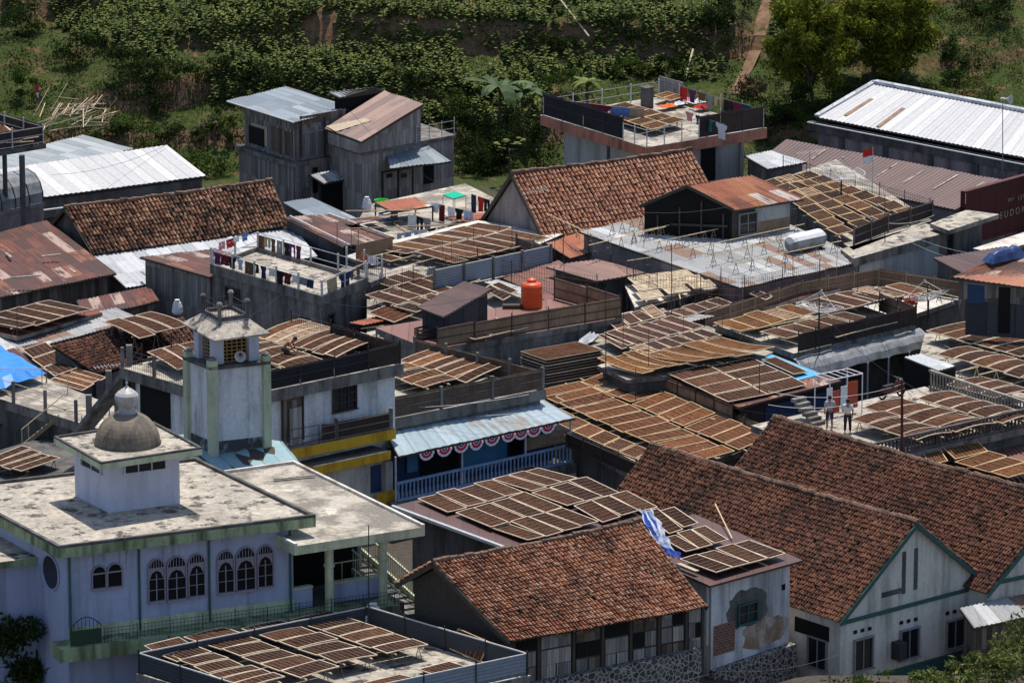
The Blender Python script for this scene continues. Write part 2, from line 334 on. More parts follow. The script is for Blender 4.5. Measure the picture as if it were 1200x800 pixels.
K['galv'] = plain('galvanised_pipe', (.50, .50, .50), .5, .2, 5)
K['glass'] = plain('dark_window_glass', (.012, .014, .018), .15, .3, 3, .5)
K['dark'] = plain('dark_interior', (.008, .007, .007), .95)  # near-black; on openings the inside shade is put into this colour
K['dome'] = stain('weathered_dome', (.20, .165, .125), (.095, .085, .075), .45, .6, 1.4, .5, (.34, .31, .27), .62, .72, 1.2, .15, .7)
K['domem'] = stain('grey_dome_metal', (.42, .40, .39), (.22, .20, .18), .45, .62, 1.5, .5, None, fine=.1, rough=.45, spec=.5)
K['tarp'] = plain('blue_tarpaulin', (.035, .22, .62), .45, .25, 2)
K['tarpd'] = plain('navy_tarpaulin', (.03, .06, .17), .45, .4, 3)
K['orange'] = plain('orange_plastic', (.62, .085, .02), .4, .12, 2)
K['lattice'] = plain('ochre_lattice', (.36, .22, .09), .8)
K['poly'] = stain('cloudy_plastic_sheet', (.24, .25, .26), (.12, .125, .13), .45, .62, 1.5, 1, (.5, .5, .5), .66, .74, 1.5, .15, .3, .5)
K['stone'] = None
def stonemat():
    m, t, bs = node_mat('river_stone_masonry'); v = N(t, 'TexVoronoi', feature='DISTANCE_TO_EDGE', i_Scale=4.2); t.links.new(pos(t), v.inputs['Vector'])
    v2 = N(t, 'TexVoronoi', feature='F1', i_Scale=4.2); t.links.new(pos(t), v2.inputs['Vector'])
    sp = N(t, 'SeparateColor'); t.links.new(v2.outputs['Color'], sp.inputs[0])
    c = ramp(t, sp.outputs[0], [(0., (.035, .034, .036)), (.6, (.075, .07, .068)), (1., (.13, .115, .10))])
    col = mixc(t, ramp(t, v.outputs['Distance'], [(.05, 0.), (.10, 1.)]), (.33, .30, .27), c)
    finish(t, bs, col, .9, v.outputs['Distance'], .6, .06); return m
K['stone'] = stonemat()
def brickmat():
    m, t, bs = node_mat('exposed_brick'); b = N(t, 'TexBrick', i_Scale=2.0, i_Color1=(.20, .08, .05, 1), i_Color2=(.12, .05, .035, 1), i_Mortar=(.28, .25, .22, 1)); t.links.new(uvv(t), b.inputs[0])
    finish(t, bs, b.outputs[0], .95, b.outputs[1], .3, .01); return m
K['bricks'] = brickmat()
K['soil'] = stain('bare_soil', (.20, .12, .07), (.11, .07, .045), .45, .65, 1.2, 1, (.27, .185, .115), .58, .7, .6, .25)
K['skin'] = plain('brown_skin', (.30, .15, .09), .6, .08)
K['hair'] = plain('black_hair', (.012, .010, .010), .6, .2)
CL = {}
def cloth(c):
    k = tuple(c)
    if k not in CL: CL[k] = plain('cloth', c, .9, .15, 6, .1)
    return CL[k]
# ------------------------------------------------------------ ground and hillside
def sstep(a, b, x):
    t = min(1, max(0, (x-a)/(b-a))); return t*t*(3-2*t)
def foot(x): return 312.0-1.5*sstep(-12, -32, x)+2.0*math.sin(x*.09)*.5
def zt(x, y):
    d = y-foot(x)
    if d <= 0: return sstep(9, 13, x)*((1-sstep(213, 221, y))*-3.2*sstep(203, 206, y)+1.0*sstep(186, 194, y)*(1-sstep(203, 206, y)))
    s = .30*min(d, 90)
    b1 = 12.6+.9*math.sin(x*.16)+.5*math.sin(x*.41+1)                   # planted terraces with bare soil banks between them
    s += 1.9*sstep(b1, b1+1.0, d)*sstep(-32, -8, x)*(1-sstep(14, 18, x)*.7)
    s += 1.5*sstep(7.5+.6*math.sin(x*.3), 8.5+.6*math.sin(x*.3), d)*sstep(-31, -24, x)*(1-sstep(-6, 2, x))
    s += .9*sstep(3.5, 4.6, d)+1.7*sstep(20, 21.4, d)
    n = noise.noise(Vector((x*.22, y*.22, 3)))*.5+noise.noise(Vector((x*.7, y*.7, 5)))*.22
    return s+n*sstep(0, 5, d)
def PT(px, py):
    d = ray(px, py); p = Vector((0, 0, HC)); t = 285.0
    while t < 420:
        q = p+d*t
        if q.z <= zt(q.x, q.y)+.0: return Vector((q.x, q.y, zt(q.x, q.y)))
        t += .15
    return p+d*380
xs = [-1800, -700, -250, -120, -75]+[-55+i*.8 for i in range(138)]+[75, 120, 250, 700, 1800]
ys = [-600, -100, 100, 160, 180, 187, 191, 195, 199, 202, 203, 204, 205, 206, 208, 210, 213, 216, 219, 222, 240, 280, 300]+[306+i*.5 for i in range(90)]+[354, 362, 375, 400, 450, 700, 1500, 3000]
gm = MB(); grid = [[Vector((x, y, zt(x, y))) for x in xs] for y in ys]
me = bpy.data.meshes.new('ground')
vs = [p for r_ in grid for p in r_]; W_ = len(xs)
me.from_pydata(vs, [], [(j*W_+i, j*W_+i+1, (j+1)*W_+i+1, (j+1)*W_+i) for j in range(len(ys)-1) for i in range(W_-1)])
m, t, bs = node_mat('ground_soil_and_grass')
g = N(t, 'NewGeometry'); sx = N(t, 'SeparateXYZ'); t.links.new(g.outputs['Normal'], sx.inputs[0])
steep = ramp(t, sx.outputs[2], [(.70, 1.), (.90, 0.)])
n1 = noise_(t, pos(t), .5, 8, .7); n2 = noise_(t, pos(t), 3.5, 8, .75)
grass = ramp(t, n2, [(.3, (.016, .026, .008)), (.5, (.042, .062, .016)), (.7, (.09, .105, .03))])
soil = ramp(t, n2, [(.3, (.07, .042, .025)), (.5, (.16, .098, .056)), (.72, (.28, .185, .11))])
mk = ramp(t, n1, [(.53, 0.), (.64, .75)]); mm = N(t, 'Math', operation='MAXIMUM'); t.links.new(steep, mm.inputs[0]); t.links.new(mk, mm.inputs[1])
sp2 = N(t, 'SeparateXYZ'); t.links.new(pos(t), sp2.inputs[0])
town = ramp(t, sp2.outputs[1], [(0., 1.), (1., 1.)])
mr = N(t, 'MapRange'); mr.inputs[1].default_value = 303; mr.inputs[2].default_value = 309; t.links.new(sp2.outputs[1], mr.inputs[0])
col = mixc(t, mm.outputs[0], grass, soil)
col = mixc(t, mr.outputs[0], ramp(t, n2, [(.3, (.05, .043, .038)), (.7, (.11, .095, .08))]), col)
finish(t, bs, col, .95, n2, .8, .15, .1)
me.materials.append(m); go = bpy.data.objects.new('ground', me); S.collection.objects.link(go); go['kind'] = 'structure'
me.polygons.foreach_set('use_smooth', [True]*len(me.polygons))
# dirt path climbing the hill
pb = MB(); pl_ = []
for (x, y, hw) in [(862, 112, 5), (868, 98, 6), (876, 82, 6.5), (885, 62, 7), (890, 44, 7), (893, 30, 8), (897, 15, 8), (906, -6, 9)]:
    a, b = PT(x-hw, y), PT(x+hw, y); a.z += .08; b.z = max(b.z, a.z-.3)+.08; pl_.append((a, b))
for (a, b), (c, d) in zip(pl_, pl_[1:]): pb.face([a, b, d, c])
po = pb.build('dirt_path', K['soil']); po['kind'] = 'structure'
# ------------------------------------------------------------ builders
def deckhouse(name, label, cat, c, a, b, z, wall='white', floor='roofcon', fascia='concrete', z0=0.0, over=.35, th=.28, par=0, parm=None, pw=.15, slabname='roof_deck'):
    fr = Fr(c, a, b, z, name); mid = fr.f(.5, .5); mid.z = z0
    rt = thing(name, label, cat, mid); q = [fr.f(0, 0), fr.f(1, 0), fr.f(1, 1), fr.f(0, 1)]
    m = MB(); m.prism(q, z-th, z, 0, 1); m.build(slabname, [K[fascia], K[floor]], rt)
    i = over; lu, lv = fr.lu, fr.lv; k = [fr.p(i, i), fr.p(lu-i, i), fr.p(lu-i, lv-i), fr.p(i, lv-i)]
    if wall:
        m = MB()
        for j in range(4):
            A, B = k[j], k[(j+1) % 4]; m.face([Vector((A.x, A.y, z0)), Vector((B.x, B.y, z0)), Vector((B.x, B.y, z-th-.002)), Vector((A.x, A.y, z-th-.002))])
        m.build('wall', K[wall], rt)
    if par:
        m = MB(); e = [(0, 0, lu, pw), (0, lv-pw, lu, lv), (0, pw, pw, lv-pw), (lu-pw, pw, lu, lv-pw)]
        for u0, v0, u1, v1 in e: m.prism([fr.p(u0, v0), fr.p(u1, v0), fr.p(u1, v1), fr.p(u0, v1)], z+.002, z+par)
        m.build('parapet', K[parm or fascia], rt)
    return rt, fr, Wall(k[0], k[1]), Wall(k[0], k[3])
def rectw(rt, name, wl, x0, x1, yt, yb, mat, o=.03, th=.05, label=None, parent=None):
    s0 = wl.sz(x0, (yt+yb)/2)[0]; s1 = wl.sz(x1, (yt+yb)/2)[0]; zt_ = wl.sz((x0+x1)/2, yt)[1]; zb = wl.sz((x0+x1)/2, yb)[1]
    m = MB(); m.hexa([wl.pt(s0, zb, o), wl.pt(s1, zb, o), wl.pt(s1, zt_, o), wl.pt(s0, zt_, o)], wl.n*th)
    ob = m.build(name, K[mat] if isinstance(mat, str) else mat, parent or rt)
    if label: ob['label'] = label
    return ob, s0, s1, zb, zt_
def window(rt, wl, x0, x1, yt, yb, nx=2, ny=2, fm='white', pm='glass', fw=.07, name='window', sill=True):
    s0 = wl.sz(x0, (yt+yb)/2)[0]; s1 = wl.sz(x1, (yt+yb)/2)[0]; z1 = wl.sz((x0+x1)/2, yt)[1]; z0 = wl.sz((x0+x1)/2, yb)[1]
    if s0 > s1: s0, s1 = s1, s0
    m = MB(); o = .015
    def hb(sa, sb, za, zb, d=.1): m.hexa([wl.pt(sa, za, o), wl.pt(sb, za, o), wl.pt(sb, zb, o), wl.pt(sa, zb, o)], wl.n*d)
    hb(s0-fw, s0, z0, z1); hb(s1, s1+fw, z0, z1); hb(s0-fw, s1+fw, z1, z1+fw, .12); hb(s0-fw-.04, s1+fw+.04, z0-fw, z0, .16 if sill else .1)
    for k in range(1, nx): s = s0+(s1-s0)*k/nx; hb(s-.022, s+.022, z0, z1, .06)
    for k in range(1, ny): z = z0+(z1-z0)*k/ny; hb(s0, s1, z-.018, z+.018, .05)
    ob = m.build(name, K[fm], rt)
    p = MB(); p.face([wl.pt(s0, z0, .02), wl.pt(s1, z0, .02), wl.pt(s1, z1, .02), wl.pt(s0, z1, .02)]); p.build('pane', K[pm], ob)
    return ob
def door(rt, wl, x0, x1, yt, yb, mat='wood2', fm='beam', label=None, leaf=True):
    o_, s0, s1, zb, z1 = rectw(rt, 'door', wl, x0, x1, yt, yb, mat, .02, .04, label)
    if s0 > s1: s0, s1 = s1, s0
    m = MB()
    for a, b, c, d in ((s0-.09, s0, zb, z1+.09), (s1, s1+.09, zb, z1+.09), (s0, s1, z1, z1+.09)):
        m.hexa([wl.pt(a, c, .02), wl.pt(b, c, .02), wl.pt(b, d, .02), wl.pt(a, d, .02)], wl.n*.1)
    m.build('frame', K[fm], o_); return o_
def gable_zr(R0, R1, E, ze):             # ridge height that makes eave corner E square to the ridge
    lo, hi = ze+.3, ze+7
    def f(z):
        a = P(*R0, z); b = P(*R1, z); e = P(*E, ze); d = (b-a); return (Vector((e.x-a.x, e.y-a.y, 0))).dot(d.normalized())
    best = min((abs(f(lo+(hi-lo)*k/200)), lo+(hi-lo)*k/200) for k in range(201)); return best[1]
def tilehouse(name, label, r0, r1, e0, e1, ze, zr, tm, wall='white', z0=0.0, seed=1, w=.2, c=.27, inset=.35, gtrim=None, wave=.06, back=1.0):
    R0, R1, E0, E1 = P(*r0, zr), P(*r1, zr), P(*e0, ze), P(*e1, ze)
    U = R1-R0; print(name, 'zr %.1f len %.1f run %.1f/%.1f ang %.0f/%.0f' % (zr, U.length, (E0-R0).xy.length, (E1-R1).xy.length, math.degrees(U.xy.angle((E0-R0).xy)), math.degrees(U.xy.angle((E1-R1).xy))))
    bz_ = zr-(zr-ze)*back; B0 = Vector((R0.x+(R0.x-E0.x)*back, R0.y+(R0.y-E0.y)*back, bz_)); B1 = Vector((R1.x+(R1.x-E1.x)*back, R1.y+(R1.y-E1.y)*back, bz_))
    base = (R0+R1)/2; base.z = z0; rt = thing(name, label, 'house', base)
    m = MB(); m.tiles(R0, R1, E1, E0, w, c, 0, 1, seed, wave=wave); m.tiles(R0, R1, B1, B0, w*1.5, c*1.4, 0, 1, seed+1, wave=wave)
    ro = m.build('roof', [K[tm], K['under']], rt)
    m = MB(); n = int(U.length/.4); rnd = random.Random(seed)
    for k in range(n):
        a = R0.lerp(R1, k/n); b = R0.lerp(R1, (k+1.12)/n); h = Vector((0, 0, .05+rnd.uniform(-.02, .04)-.10*math.sin(math.pi*(k+.5)/n)))
        m.tube(a+h, b+h*1.2, .13+rnd.uniform(-.015, .03), 7, 0, .12)
    m.build('ridge_cap', K['ridge'], ro)
    un = U.normalized(); ins = un*inset; dz = Vector((0, 0, -.16))
    def ins_(p, q): return p+(q-p)*(inset/max((q-p).length, .1))
    m = MB()
    for (Rr, E, B, sg) in ((R0, E0, B0, 1), (R1, E1, B1, -1)):
        e_, b_ = ins_(E, Vector((Rr.x, Rr.y, E.z)))+ins*sg, ins_(B, Vector((Rr.x, Rr.y, B.z)))+ins*sg; r_ = Rr+ins*sg+dz
        f = inset/max((E-Rr).xy.length, .1)*(zr-ze)
        m.face([Vector((e_.x, e_.y, z0)), Vector((b_.x, b_.y, z0)), b_+dz+Vector((0, 0, f)), r_, e_+dz+Vector((0, 0, f))])
    def side(E0_, E1_, Ra, Rb, ze=ze):
        a = ins_(E0_, Vector((Ra.x, Ra.y, ze)))+ins; b = ins_(E1_, Vector((Rb.x, Rb.y, ze)))-ins
        f = inset/max((E0_-Ra).xy.length, .1)*(zr-ze)-.16
        m.face([Vector((a.x, a.y, z0)), Vector((b.x, b.y, z0)), b+Vector((0, 0, f)), a+Vector((0, 0, f))]); return Wall(a, b), a, b
    ws, wa, wb = side(E0, E1, R0, R1); side(B0, B1, R0, R1, bz_)
    m.build('wall', K[wall], rt)
    for a, b in ((R0, E0), (R0, B0), (R1, E1), (R1, B1)):
        d = Vector((0, 0, -.11)); m = MB(); m.bar(a+d, b+d, .06, .2); m.build('bargeboard', K[gtrim or 'beam'], rt)
    g1 = Wall(ins_(E1, Vector((R1.x, R1.y, ze)))-ins, ins_(B1, Vector((R1.x, R1.y, ze)))-ins); g0 = Wall(ins_(E0, Vector((R0.x, R0.y, ze)))+ins, ins_(B0, Vector((R0.x, R0.y, ze)))+ins)
    return rt, ws, g0, g1, (R0, R1, E0, E1, B0, B1)
def metal_roof(rt, q, mat, name='roof', pitch=.28, amp=.022, nv=3, sag=.05, edge=True, label=None, parent=None):
    m = MB(); m.sheet(q[0], q[1], q[2], q[3], pitch, amp, 0, nv=nv, sag=sag); 
    d = Vector((0, 0, -.07)); m.face([p+d for p in q][::-1], 1)
    if edge:
        for a, b in ((0, 1), (1, 2), (2, 3), (3, 0)): m.bar(q[a]+d, q[b]+d, .05, .09, 1)
    o = m.build(name, [K[mat], K['beam']], parent or rt)
    if label: o['label'] = label
    return o
def walls(rt, poly, z0, tops, mat, name='wall', closed=True):       # upright walls under a roof; tops = list of top heights per corner
    m = MB(); n = len(poly)
    for k in range(n if closed else n-1):
        j = (k+1) % n; a, b = poly[k], poly[j]
        m.face([Vector((a.x, a.y, z0)), Vector((b.x, b.y, z0)), Vector((b.x, b.y, tops[j])), Vector((a.x, a.y, tops[k]))])
    return m.build(name, K[mat], rt)
def shed(name, label, cat, px, zs, roofm, wallm, z0=0.0, inset=.25, pitch=.28, nv=3, sag=.05):   # px: four roof corners (upper edge first), zs: heights
    q = [P(*p, z) for p, z in zip(px, zs)]; c = sum(q, Vector())/4; base = Vector((c.x, c.y, z0)); rt = thing(name, label, cat, base)
    metal_roof(rt, q, roofm, pitch=pitch, nv=nv, sag=sag)
    k = [p+(c-p)*(inset/max((c-p).length, .1)) for p in q]
    if wallm: walls(rt, k, z0, [p.z-.12 for p in k], wallm)
    return rt, q, [Wall(k[i], k[(i+1) % 4]) for i in range(4)]
def fence(label, pts, z, h, mat='weave', kind='panel', post='bambood', step=2.0, pr=.035, ph=.1, cat='fence', name=None, lift=.04, z2=None):
    A = [P(*p, z) if not isinstance(p, Vector) else p.copy() for p in pts]; c = sum(A, Vector())/len(A)
    nm = name or {'panel': 'bamboo_fence', 'wire': 'wire_fence', 'corr': 'corrugated_fence', 'bal': 'balustrade', 'rail': 'pipe_railing'}[kind]
    rt = thing(nm, label, cat, c); Z = Vector((0, 0, 1)); rnd = random.Random(int(A[0].x*100)+int(A[0].y*10))
    for a, b in zip(A, A[1:]):
        L = (b-a).length; n = max(1, round(L/step)); d = (b-a).normalized(); nr = Vector((-d.y, d.x, 0))
        if nr.y > 0: nr = -nr
        for k in range(n):
            p, q = a.lerp(b, k/n), a.lerp(b, (k+1)/n)
            if kind == 'panel':
                m = MB(); t0, t1 = h+rnd.uniform(-.06, .06), h+rnd.uniform(-.06, .06); g = d*.03
                o = nr*rnd.uniform(0, .03)
                m.hexa([p+o+g+Z*lift, q+o-g+Z*lift, q+o-g+Z*t1, p+o+g+Z*t0], -nr*.025, 0)
                for f in (.06, .5, .94):
                    hh = lift+(h-lift)*f; m.hexa([p+o+nr*.012+Z*(hh-.02), q+o+nr*.012+Z*(hh-.02), q+o+nr*.012+Z*(hh+.02), p+o+nr*.012+Z*(hh+.02)], nr*.02, 1)
                m.build('panel', [K[mat], K[post or 'bambood']], rt)
            elif kind == 'corr':
                m = MB(); m.sheet(p+Z*h, q+Z*h, q+Z*lift, p+Z*lift, .16, .012) if False else m.sheet(q+Z*lift, q+Z*h, p+Z*h, p+Z*lift, .15, .014)
                m.bar(p+Z*h, q+Z*h, .05, .05, 1); m.build('panel', [K[mat], K['galv']], rt)
            elif kind == 'wire':
                m = MB(); nn = max(2, int((q-p).length/.16))
                for i in range(nn+1): x = p.lerp(q, i/nn); m.tube(x+Z*.0, x+Z*(h+rnd.uniform(-.03, .05)), .010, 3, 0, cap=False)
                for hh in (.15, .45, .75, 1.0): m.tube(p+Z*h*hh, q+Z*h*hh, .010, 3, 0, cap=False)
                m.build('bars', K[mat], rt)
            elif kind == 'rail':
                m = MB()
                for hh in (.5, 1.0): m.tube(p+Z*h*hh, q+Z*h*hh, .022, 4, 0)
                m.build('rail', K[mat], rt)
            elif kind == 'bal':
                m = MB(); m.bar(p+Z*h, q+Z*h, .14, .10); m.bar(p+Z*.10, q+Z*.10, .14, .12); m.build('rail', K[mat], rt)
                m = MB(); nn = max(2, int((q-p).length/.24))
                for i in range(nn): x = p.lerp(q, (i+.5)/nn); m.lathe(x, [(.05, .1), (.065, h*.3), (.04, h*.55), (.055, h-.05)], 6)
                m.build('balusters', K[mat], rt)
        if post:
            for k in range(n+1):
                if k == n and (b-A[-1]).length > .01: continue
                p = a.lerp(b, k/n); m = MB()
                if kind in ('bal',): m.prism([p+Vector((x, y, 0)) for x, y in ((-.1, -.1), (.1, -.1), (.1, .1), (-.1, .1))], p.z, p.z+h+.12)
                else: m.tube(p+nr*.03, p+nr*.03+Z*(h+ph+rnd.uniform(-.03, .12)), pr, 5)
                m.build('post', K[post], rt)
    return rt
# ------------------------------------------------------------ tobacco drying trays
NTRAY = 0
RIBM = {'empty': 'frame', 'tobg': 'ribb', 'tobr': 'ribb'}
K['ribb'] = plain('brown_bamboo_rib', (.34, .21, .11), .75, .3, 4)
def tray_meshes(U, V, tob, frm, arch, nb, seed, variants=3):
    out = []; lu, lv = U.length, V.length; u, v = U.normalized(), V.normalized(); long_v = lv >= lu; n_ = u.cross(v).normalized()
    if n_.z < 0: n_ = -n_
    for k in range(variants):
        rnd = random.Random(seed*31+k)
        def at(a, b, h=0): 
            c = b if long_v else a; return U*(a-.5)+V*(b-.5)+n_*(h+arch*math.sin(math.pi*c))
        m = MB(); bw = .045; g = 6
        def rib(a0, b0, a1, b1, wd, h):
            segs = g if arch else 1
            for i in range(segs):
                p = at(a0+(a1-a0)*i/segs, b0+(b1-b0)*i/segs, h); q = at(a0+(a1-a0)*(i+1)/segs, b0+(b1-b0)*(i+1)/segs, h); m.bar(p, q, wd, .045 if wd > .03 else .03, 0 if wd > .03 else 1)
        ea, eb = .025/lu, .025/lv
        rib(ea, 0, ea, 1, bw, .02); rib(1-ea, 0, 1-ea, 1, bw, .02); rib(0, eb, 1, eb, bw, .02); rib(0, 1-eb, 1, 1-eb, bw, .02)
        for i in range(nb):
            f = (i+1)/(nb+1)+rnd.uniform(-.01, .01)
            if long_v: rib(0, f, 1, f, .018, .012+rnd.uniform(-.006, .012))
            else: rib(f, 0, f, 1, .018, .012+rnd.uniform(-.006, .012))
        fr_ = m.build('bamboo_frame', [K[frm], K[RIBM.get(tob, 'bambood')]]); fm = fr_.data
        fm.transform(Matrix.Translation(Vector(fr_['_o']))); bpy.data.objects.remove(fr_)
        m = MB(); na, nb_ = (4, 10) if long_v else (10, 4)
        H = [[rnd.uniform(-.02, .03) for _ in range(nb_+1)] for _ in range(na+1)]
        for i in range(na):
            for j in range(nb_):
                q = [(i, j), (i+1, j), (i+1, j+1), (i, j+1)]
                m.face([at(.01+.98*a/na, .01+.98*b/nb_, (0 if a in (0, na) or b in (0, nb_) else H[a][b])) for a, b in q])
        bo = m.build('tobacco_bed', K[tob], smooth=True); bm_ = bo.data; bm_.transform(Matrix.Translation(Vector(bo['_o']))); bpy.data.objects.remove(bo)
        out.append((fm, bm_))
    return out
def trays(label, px, z, nu, nv=1, tob='tob', frm='frame', arch=.0, nb=5, gap=.02, group=None, zs=None, deck=None, tobs=None, skip=0.0):
    """px: four corners c00, c10, c11, c01 of the strip seen in the photograph, z: height of its top"""
    global NTRAY
    zs = zs or [z]*4; c = [P(*p, h) for p, h in zip(px, zs)]
    if nu*nv > 1: mc_ = sum(c, Vector())/4; c = [mc_+(p-mc_)*1.045 for p in c]
    U = ((c[1]-c[0])+(c[2]-c[3]))/2/nu; V = ((c[3]-c[0])+(c[2]-c[1]))/2/nv
    rnd = random.Random(int(px[0][0]*13+px[0][1])); tl = [tob]+(tobs or [])
    sets = {t_: tray_meshes(U*(1-gap), V*(1-gap), t_, frm, arch, nb, NTRAY+i) for i, t_ in enumerate(tl+(['weavel'] if nu*nv > 3 else []))}
    for i in range(nu):
        for j in range(nv):
            if rnd.random() < skip: continue
            a, b = (i+.5)/nu, (j+.5)/nv
            o = c[0].lerp(c[1], a).lerp(c[3].lerp(c[2], a), b)+Vector((rnd.gauss(0, .02), rnd.gauss(0, .02), rnd.uniform(-.03, .03)))
            r_ = bpy.data.objects.new('drying_tray', None); r_.empty_display_size = .2; S.collection.objects.link(r_); r_.location = o
            r_.rotation_euler = (rnd.gauss(0, .018), rnd.gauss(0, .018), rnd.gauss(0, .02)); tag(r_, label, 'drying tray', group or label+'s' if False else (group or 'tobacco drying trays'))
            fm, bm_ = rnd.choice(sets['weavel' if (rnd.random() < .045 and nu*nv > 3) else rnd.choice(tl)])
            for nm, me_ in (('bamboo_frame', fm), ('tobacco_bed', bm_)):
                q = bpy.data.objects.new(nm, me_); S.collection.objects.link(q); q.parent = r_
            NTRAY += 1
    if deck is not None and c[0].z-deck > .25:                       # bamboo rack of rails and trestle legs below the strip
        n = nu*nv; along = (c[3]-c[0]) if nv >= nu else (c[1]-c[0]); acr = (c[1]-c[0]) if nv >= nu else (c[3]-c[0])
        mid = sum(c, Vector())/4; rk = thing('bamboo_rack', 'bamboo rack under each '+label.replace('tobacco tray ', 'tray ') if False else ('bamboo rack of trays '+label.split(' tray ', 1)[1]), 'rack', Vector((mid.x, mid.y, deck)))
        for f in (.18, .82):
            A = c[0]+acr*f+Vector((0, 0, -.06)); B = A+along; m = MB(); m.tube(A-along*.02, B+along*.02, .035, 5); m.build('rail', K['bamboo'], rk)
            for e in (.04, .5, .97):
                p = A.lerp(B, e); m = MB(); k = along.normalized()*.22; gz = deck-p.z
                m.tube(p, p+k+Vector((0, 0, gz)), .022, 4); m.tube(p, p-k+Vector((0, 0, gz)), .022, 4); m.build('leg', K['bambood'], rk)
# ------------------------------------------------------------ small things
def pole(label, px, ytop, z0, r=.03, mat='dksteel', name='antenna_pole', cat='pole', lean=0, aerial=None):
    b = P(*px, z0); d = ray(px[0]+lean, ytop); t = b.y/d.y; top = Vector((0, 0, HC))+d*t
    rt = thing(name, label, cat, b); m = MB(); m.tube(b, top, r, 6, 0, r*.8); m.build('mast', K[mat], rt)
    if aerial == 'yagi':
        m = MB(); a, c = top+Vector((-.7, -.2, -.15)), top+Vector((.7, .2, -.05)); m.tube(a, c, .014, 4)
        for k in range(9): q = a.lerp(c, k/8); m.tube(q+Vector((.09, -.32, 0)), q+Vector((-.09, .32, 0)), .009, 3)
        m.build('aerial', K['galv'], rt)
    return rt, top
def wire(label, a, b, sag=.4, r=.009, mat='galv', name='cable'):
    m = MB(); n = 10; pts = [a.lerp(b, k/n)-Vector((0, 0, sag*4*(k/n)*(1-k/n))) for k in range(n+1)]; m.path(pts, r, 3)
    return tag(m.build(name, K[mat]), label, 'cable')
def garment(a, b, drop, col, label, seed, group, folds=4):
    rnd = random.Random(seed); kind = rnd.choice(('shirt', 'trousers', 'towel', 'shirt', 'towel')); w_ = (b-a); n = 8; rows = 5
    nr = Vector((-w_.y, w_.x, 0)).normalized(); m = MB(); ph = rnd.uniform(0, 6)
    def pt(u, t):
        uu = u
        if kind == 'shirt': uu = .5+(u-.5)*(1.0 if t < .35 else .66)
        return a+w_*uu+Vector((0, 0, -drop*t))+nr*(.05*math.sin(u*folds*3+ph+t)*(.3+t))
    for j in range(rows):
        for i in range(n):
            if kind == 'trousers' and j >= 1 and i in (3, 4): continue
            m.face([pt(i/n, j/rows), pt((i+1)/n, j/rows), pt((i+1)/n, (j+1)/rows), pt(i/n, (j+1)/rows)])
    for f in list(range(len(m.fc))):                                 # give the cloth thickness
        q = [m.v[i]+nr*.015 for i in m.fc[f]]; m.face(q[::-1])
    return tag(m.build({'shirt': 'hung_shirt', 'trousers': 'hung_trousers', 'towel': 'hung_cloth'}[kind], cloth(col), smooth=False), label, 'laundry', group)
COLN = {'white': (.66, .66, .68), 'maroon': (.14, .02, .035), 'black': (.02, .02, .022), 'grey': (.22, .23, .25), 'navy': (.03, .04, .10), 'red': (.45, .03, .03), 'pink': (.55, .25, .28), 'blue': (.12, .22, .45), 'purple': (.12, .03, .12), 'brown': (.15, .085, .05), 'tan': (.42, .33, .2), 'teal': (.03, .25, .24), 'orange': (.62, .16, .05), 'pale blue': (.42, .52, .68)}
def laundry_line(place, a, b, cols, drop=.75, seed=0, posts=True, z0=None):
    L = (b-a).length; d = (b-a)/L; n = len(cols); cnt = {}
    wire('thin washing line '+place, a, b, .06, .006, name='washing_line')
    x = 0; seg = L/n; rnd = random.Random(seed); seen = {c: cols.count(c) for c in cols}; idx = {}
    ordn = ['first', 'second', 'third', 'fourth', 'fifth', 'sixth']
    for k, c in enumerate(cols):
        idx[c] = idx.get(c, 0)+1; who = c if seen[c] == 1 else ordn[idx[c]-1]+' '+c
        w_ = seg*rnd.uniform(.7, 1.15); p = a+d*(seg*k+.05*seg)-Vector((0, 0, .06)); dr = drop*rnd.uniform(.6, 1.25)
        lab = ('%s garment hung %s' % (c, place)) if seen[c] == 1 else '%s garment from left %s' % (who, place)
        garment(p, p+d*w_, dr, COLN[c], lab, seed*50+k, 'laundry drying '+place)
K['mould'] = stain('black_mould_plaster', (.07, .07, .072), (.30, .30, .31), .50, .62, 2.2, .5, None, fine=.3)
K['mudst'] = stain('mud_stain', (.26, .17, .115), (.42, .36, .31), .44, .6, 1.5, .6, None, fine=.25)
Z = Vector((0, 0, 1))
def platform(name, label, px, z, th=.25, wall=None, floor='roofcon2', fascia='concrete', z0=0.0, inset=.3, cat='roof deck'):
    q = [P(*p, z) for p in px]; c = sum(q, Vector())/len(q); rt = thing(name, label, cat, Vector((c.x, c.y, z0)))
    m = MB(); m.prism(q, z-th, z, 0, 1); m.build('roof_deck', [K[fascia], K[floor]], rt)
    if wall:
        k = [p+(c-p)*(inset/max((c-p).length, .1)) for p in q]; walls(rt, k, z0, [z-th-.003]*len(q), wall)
    return rt, q
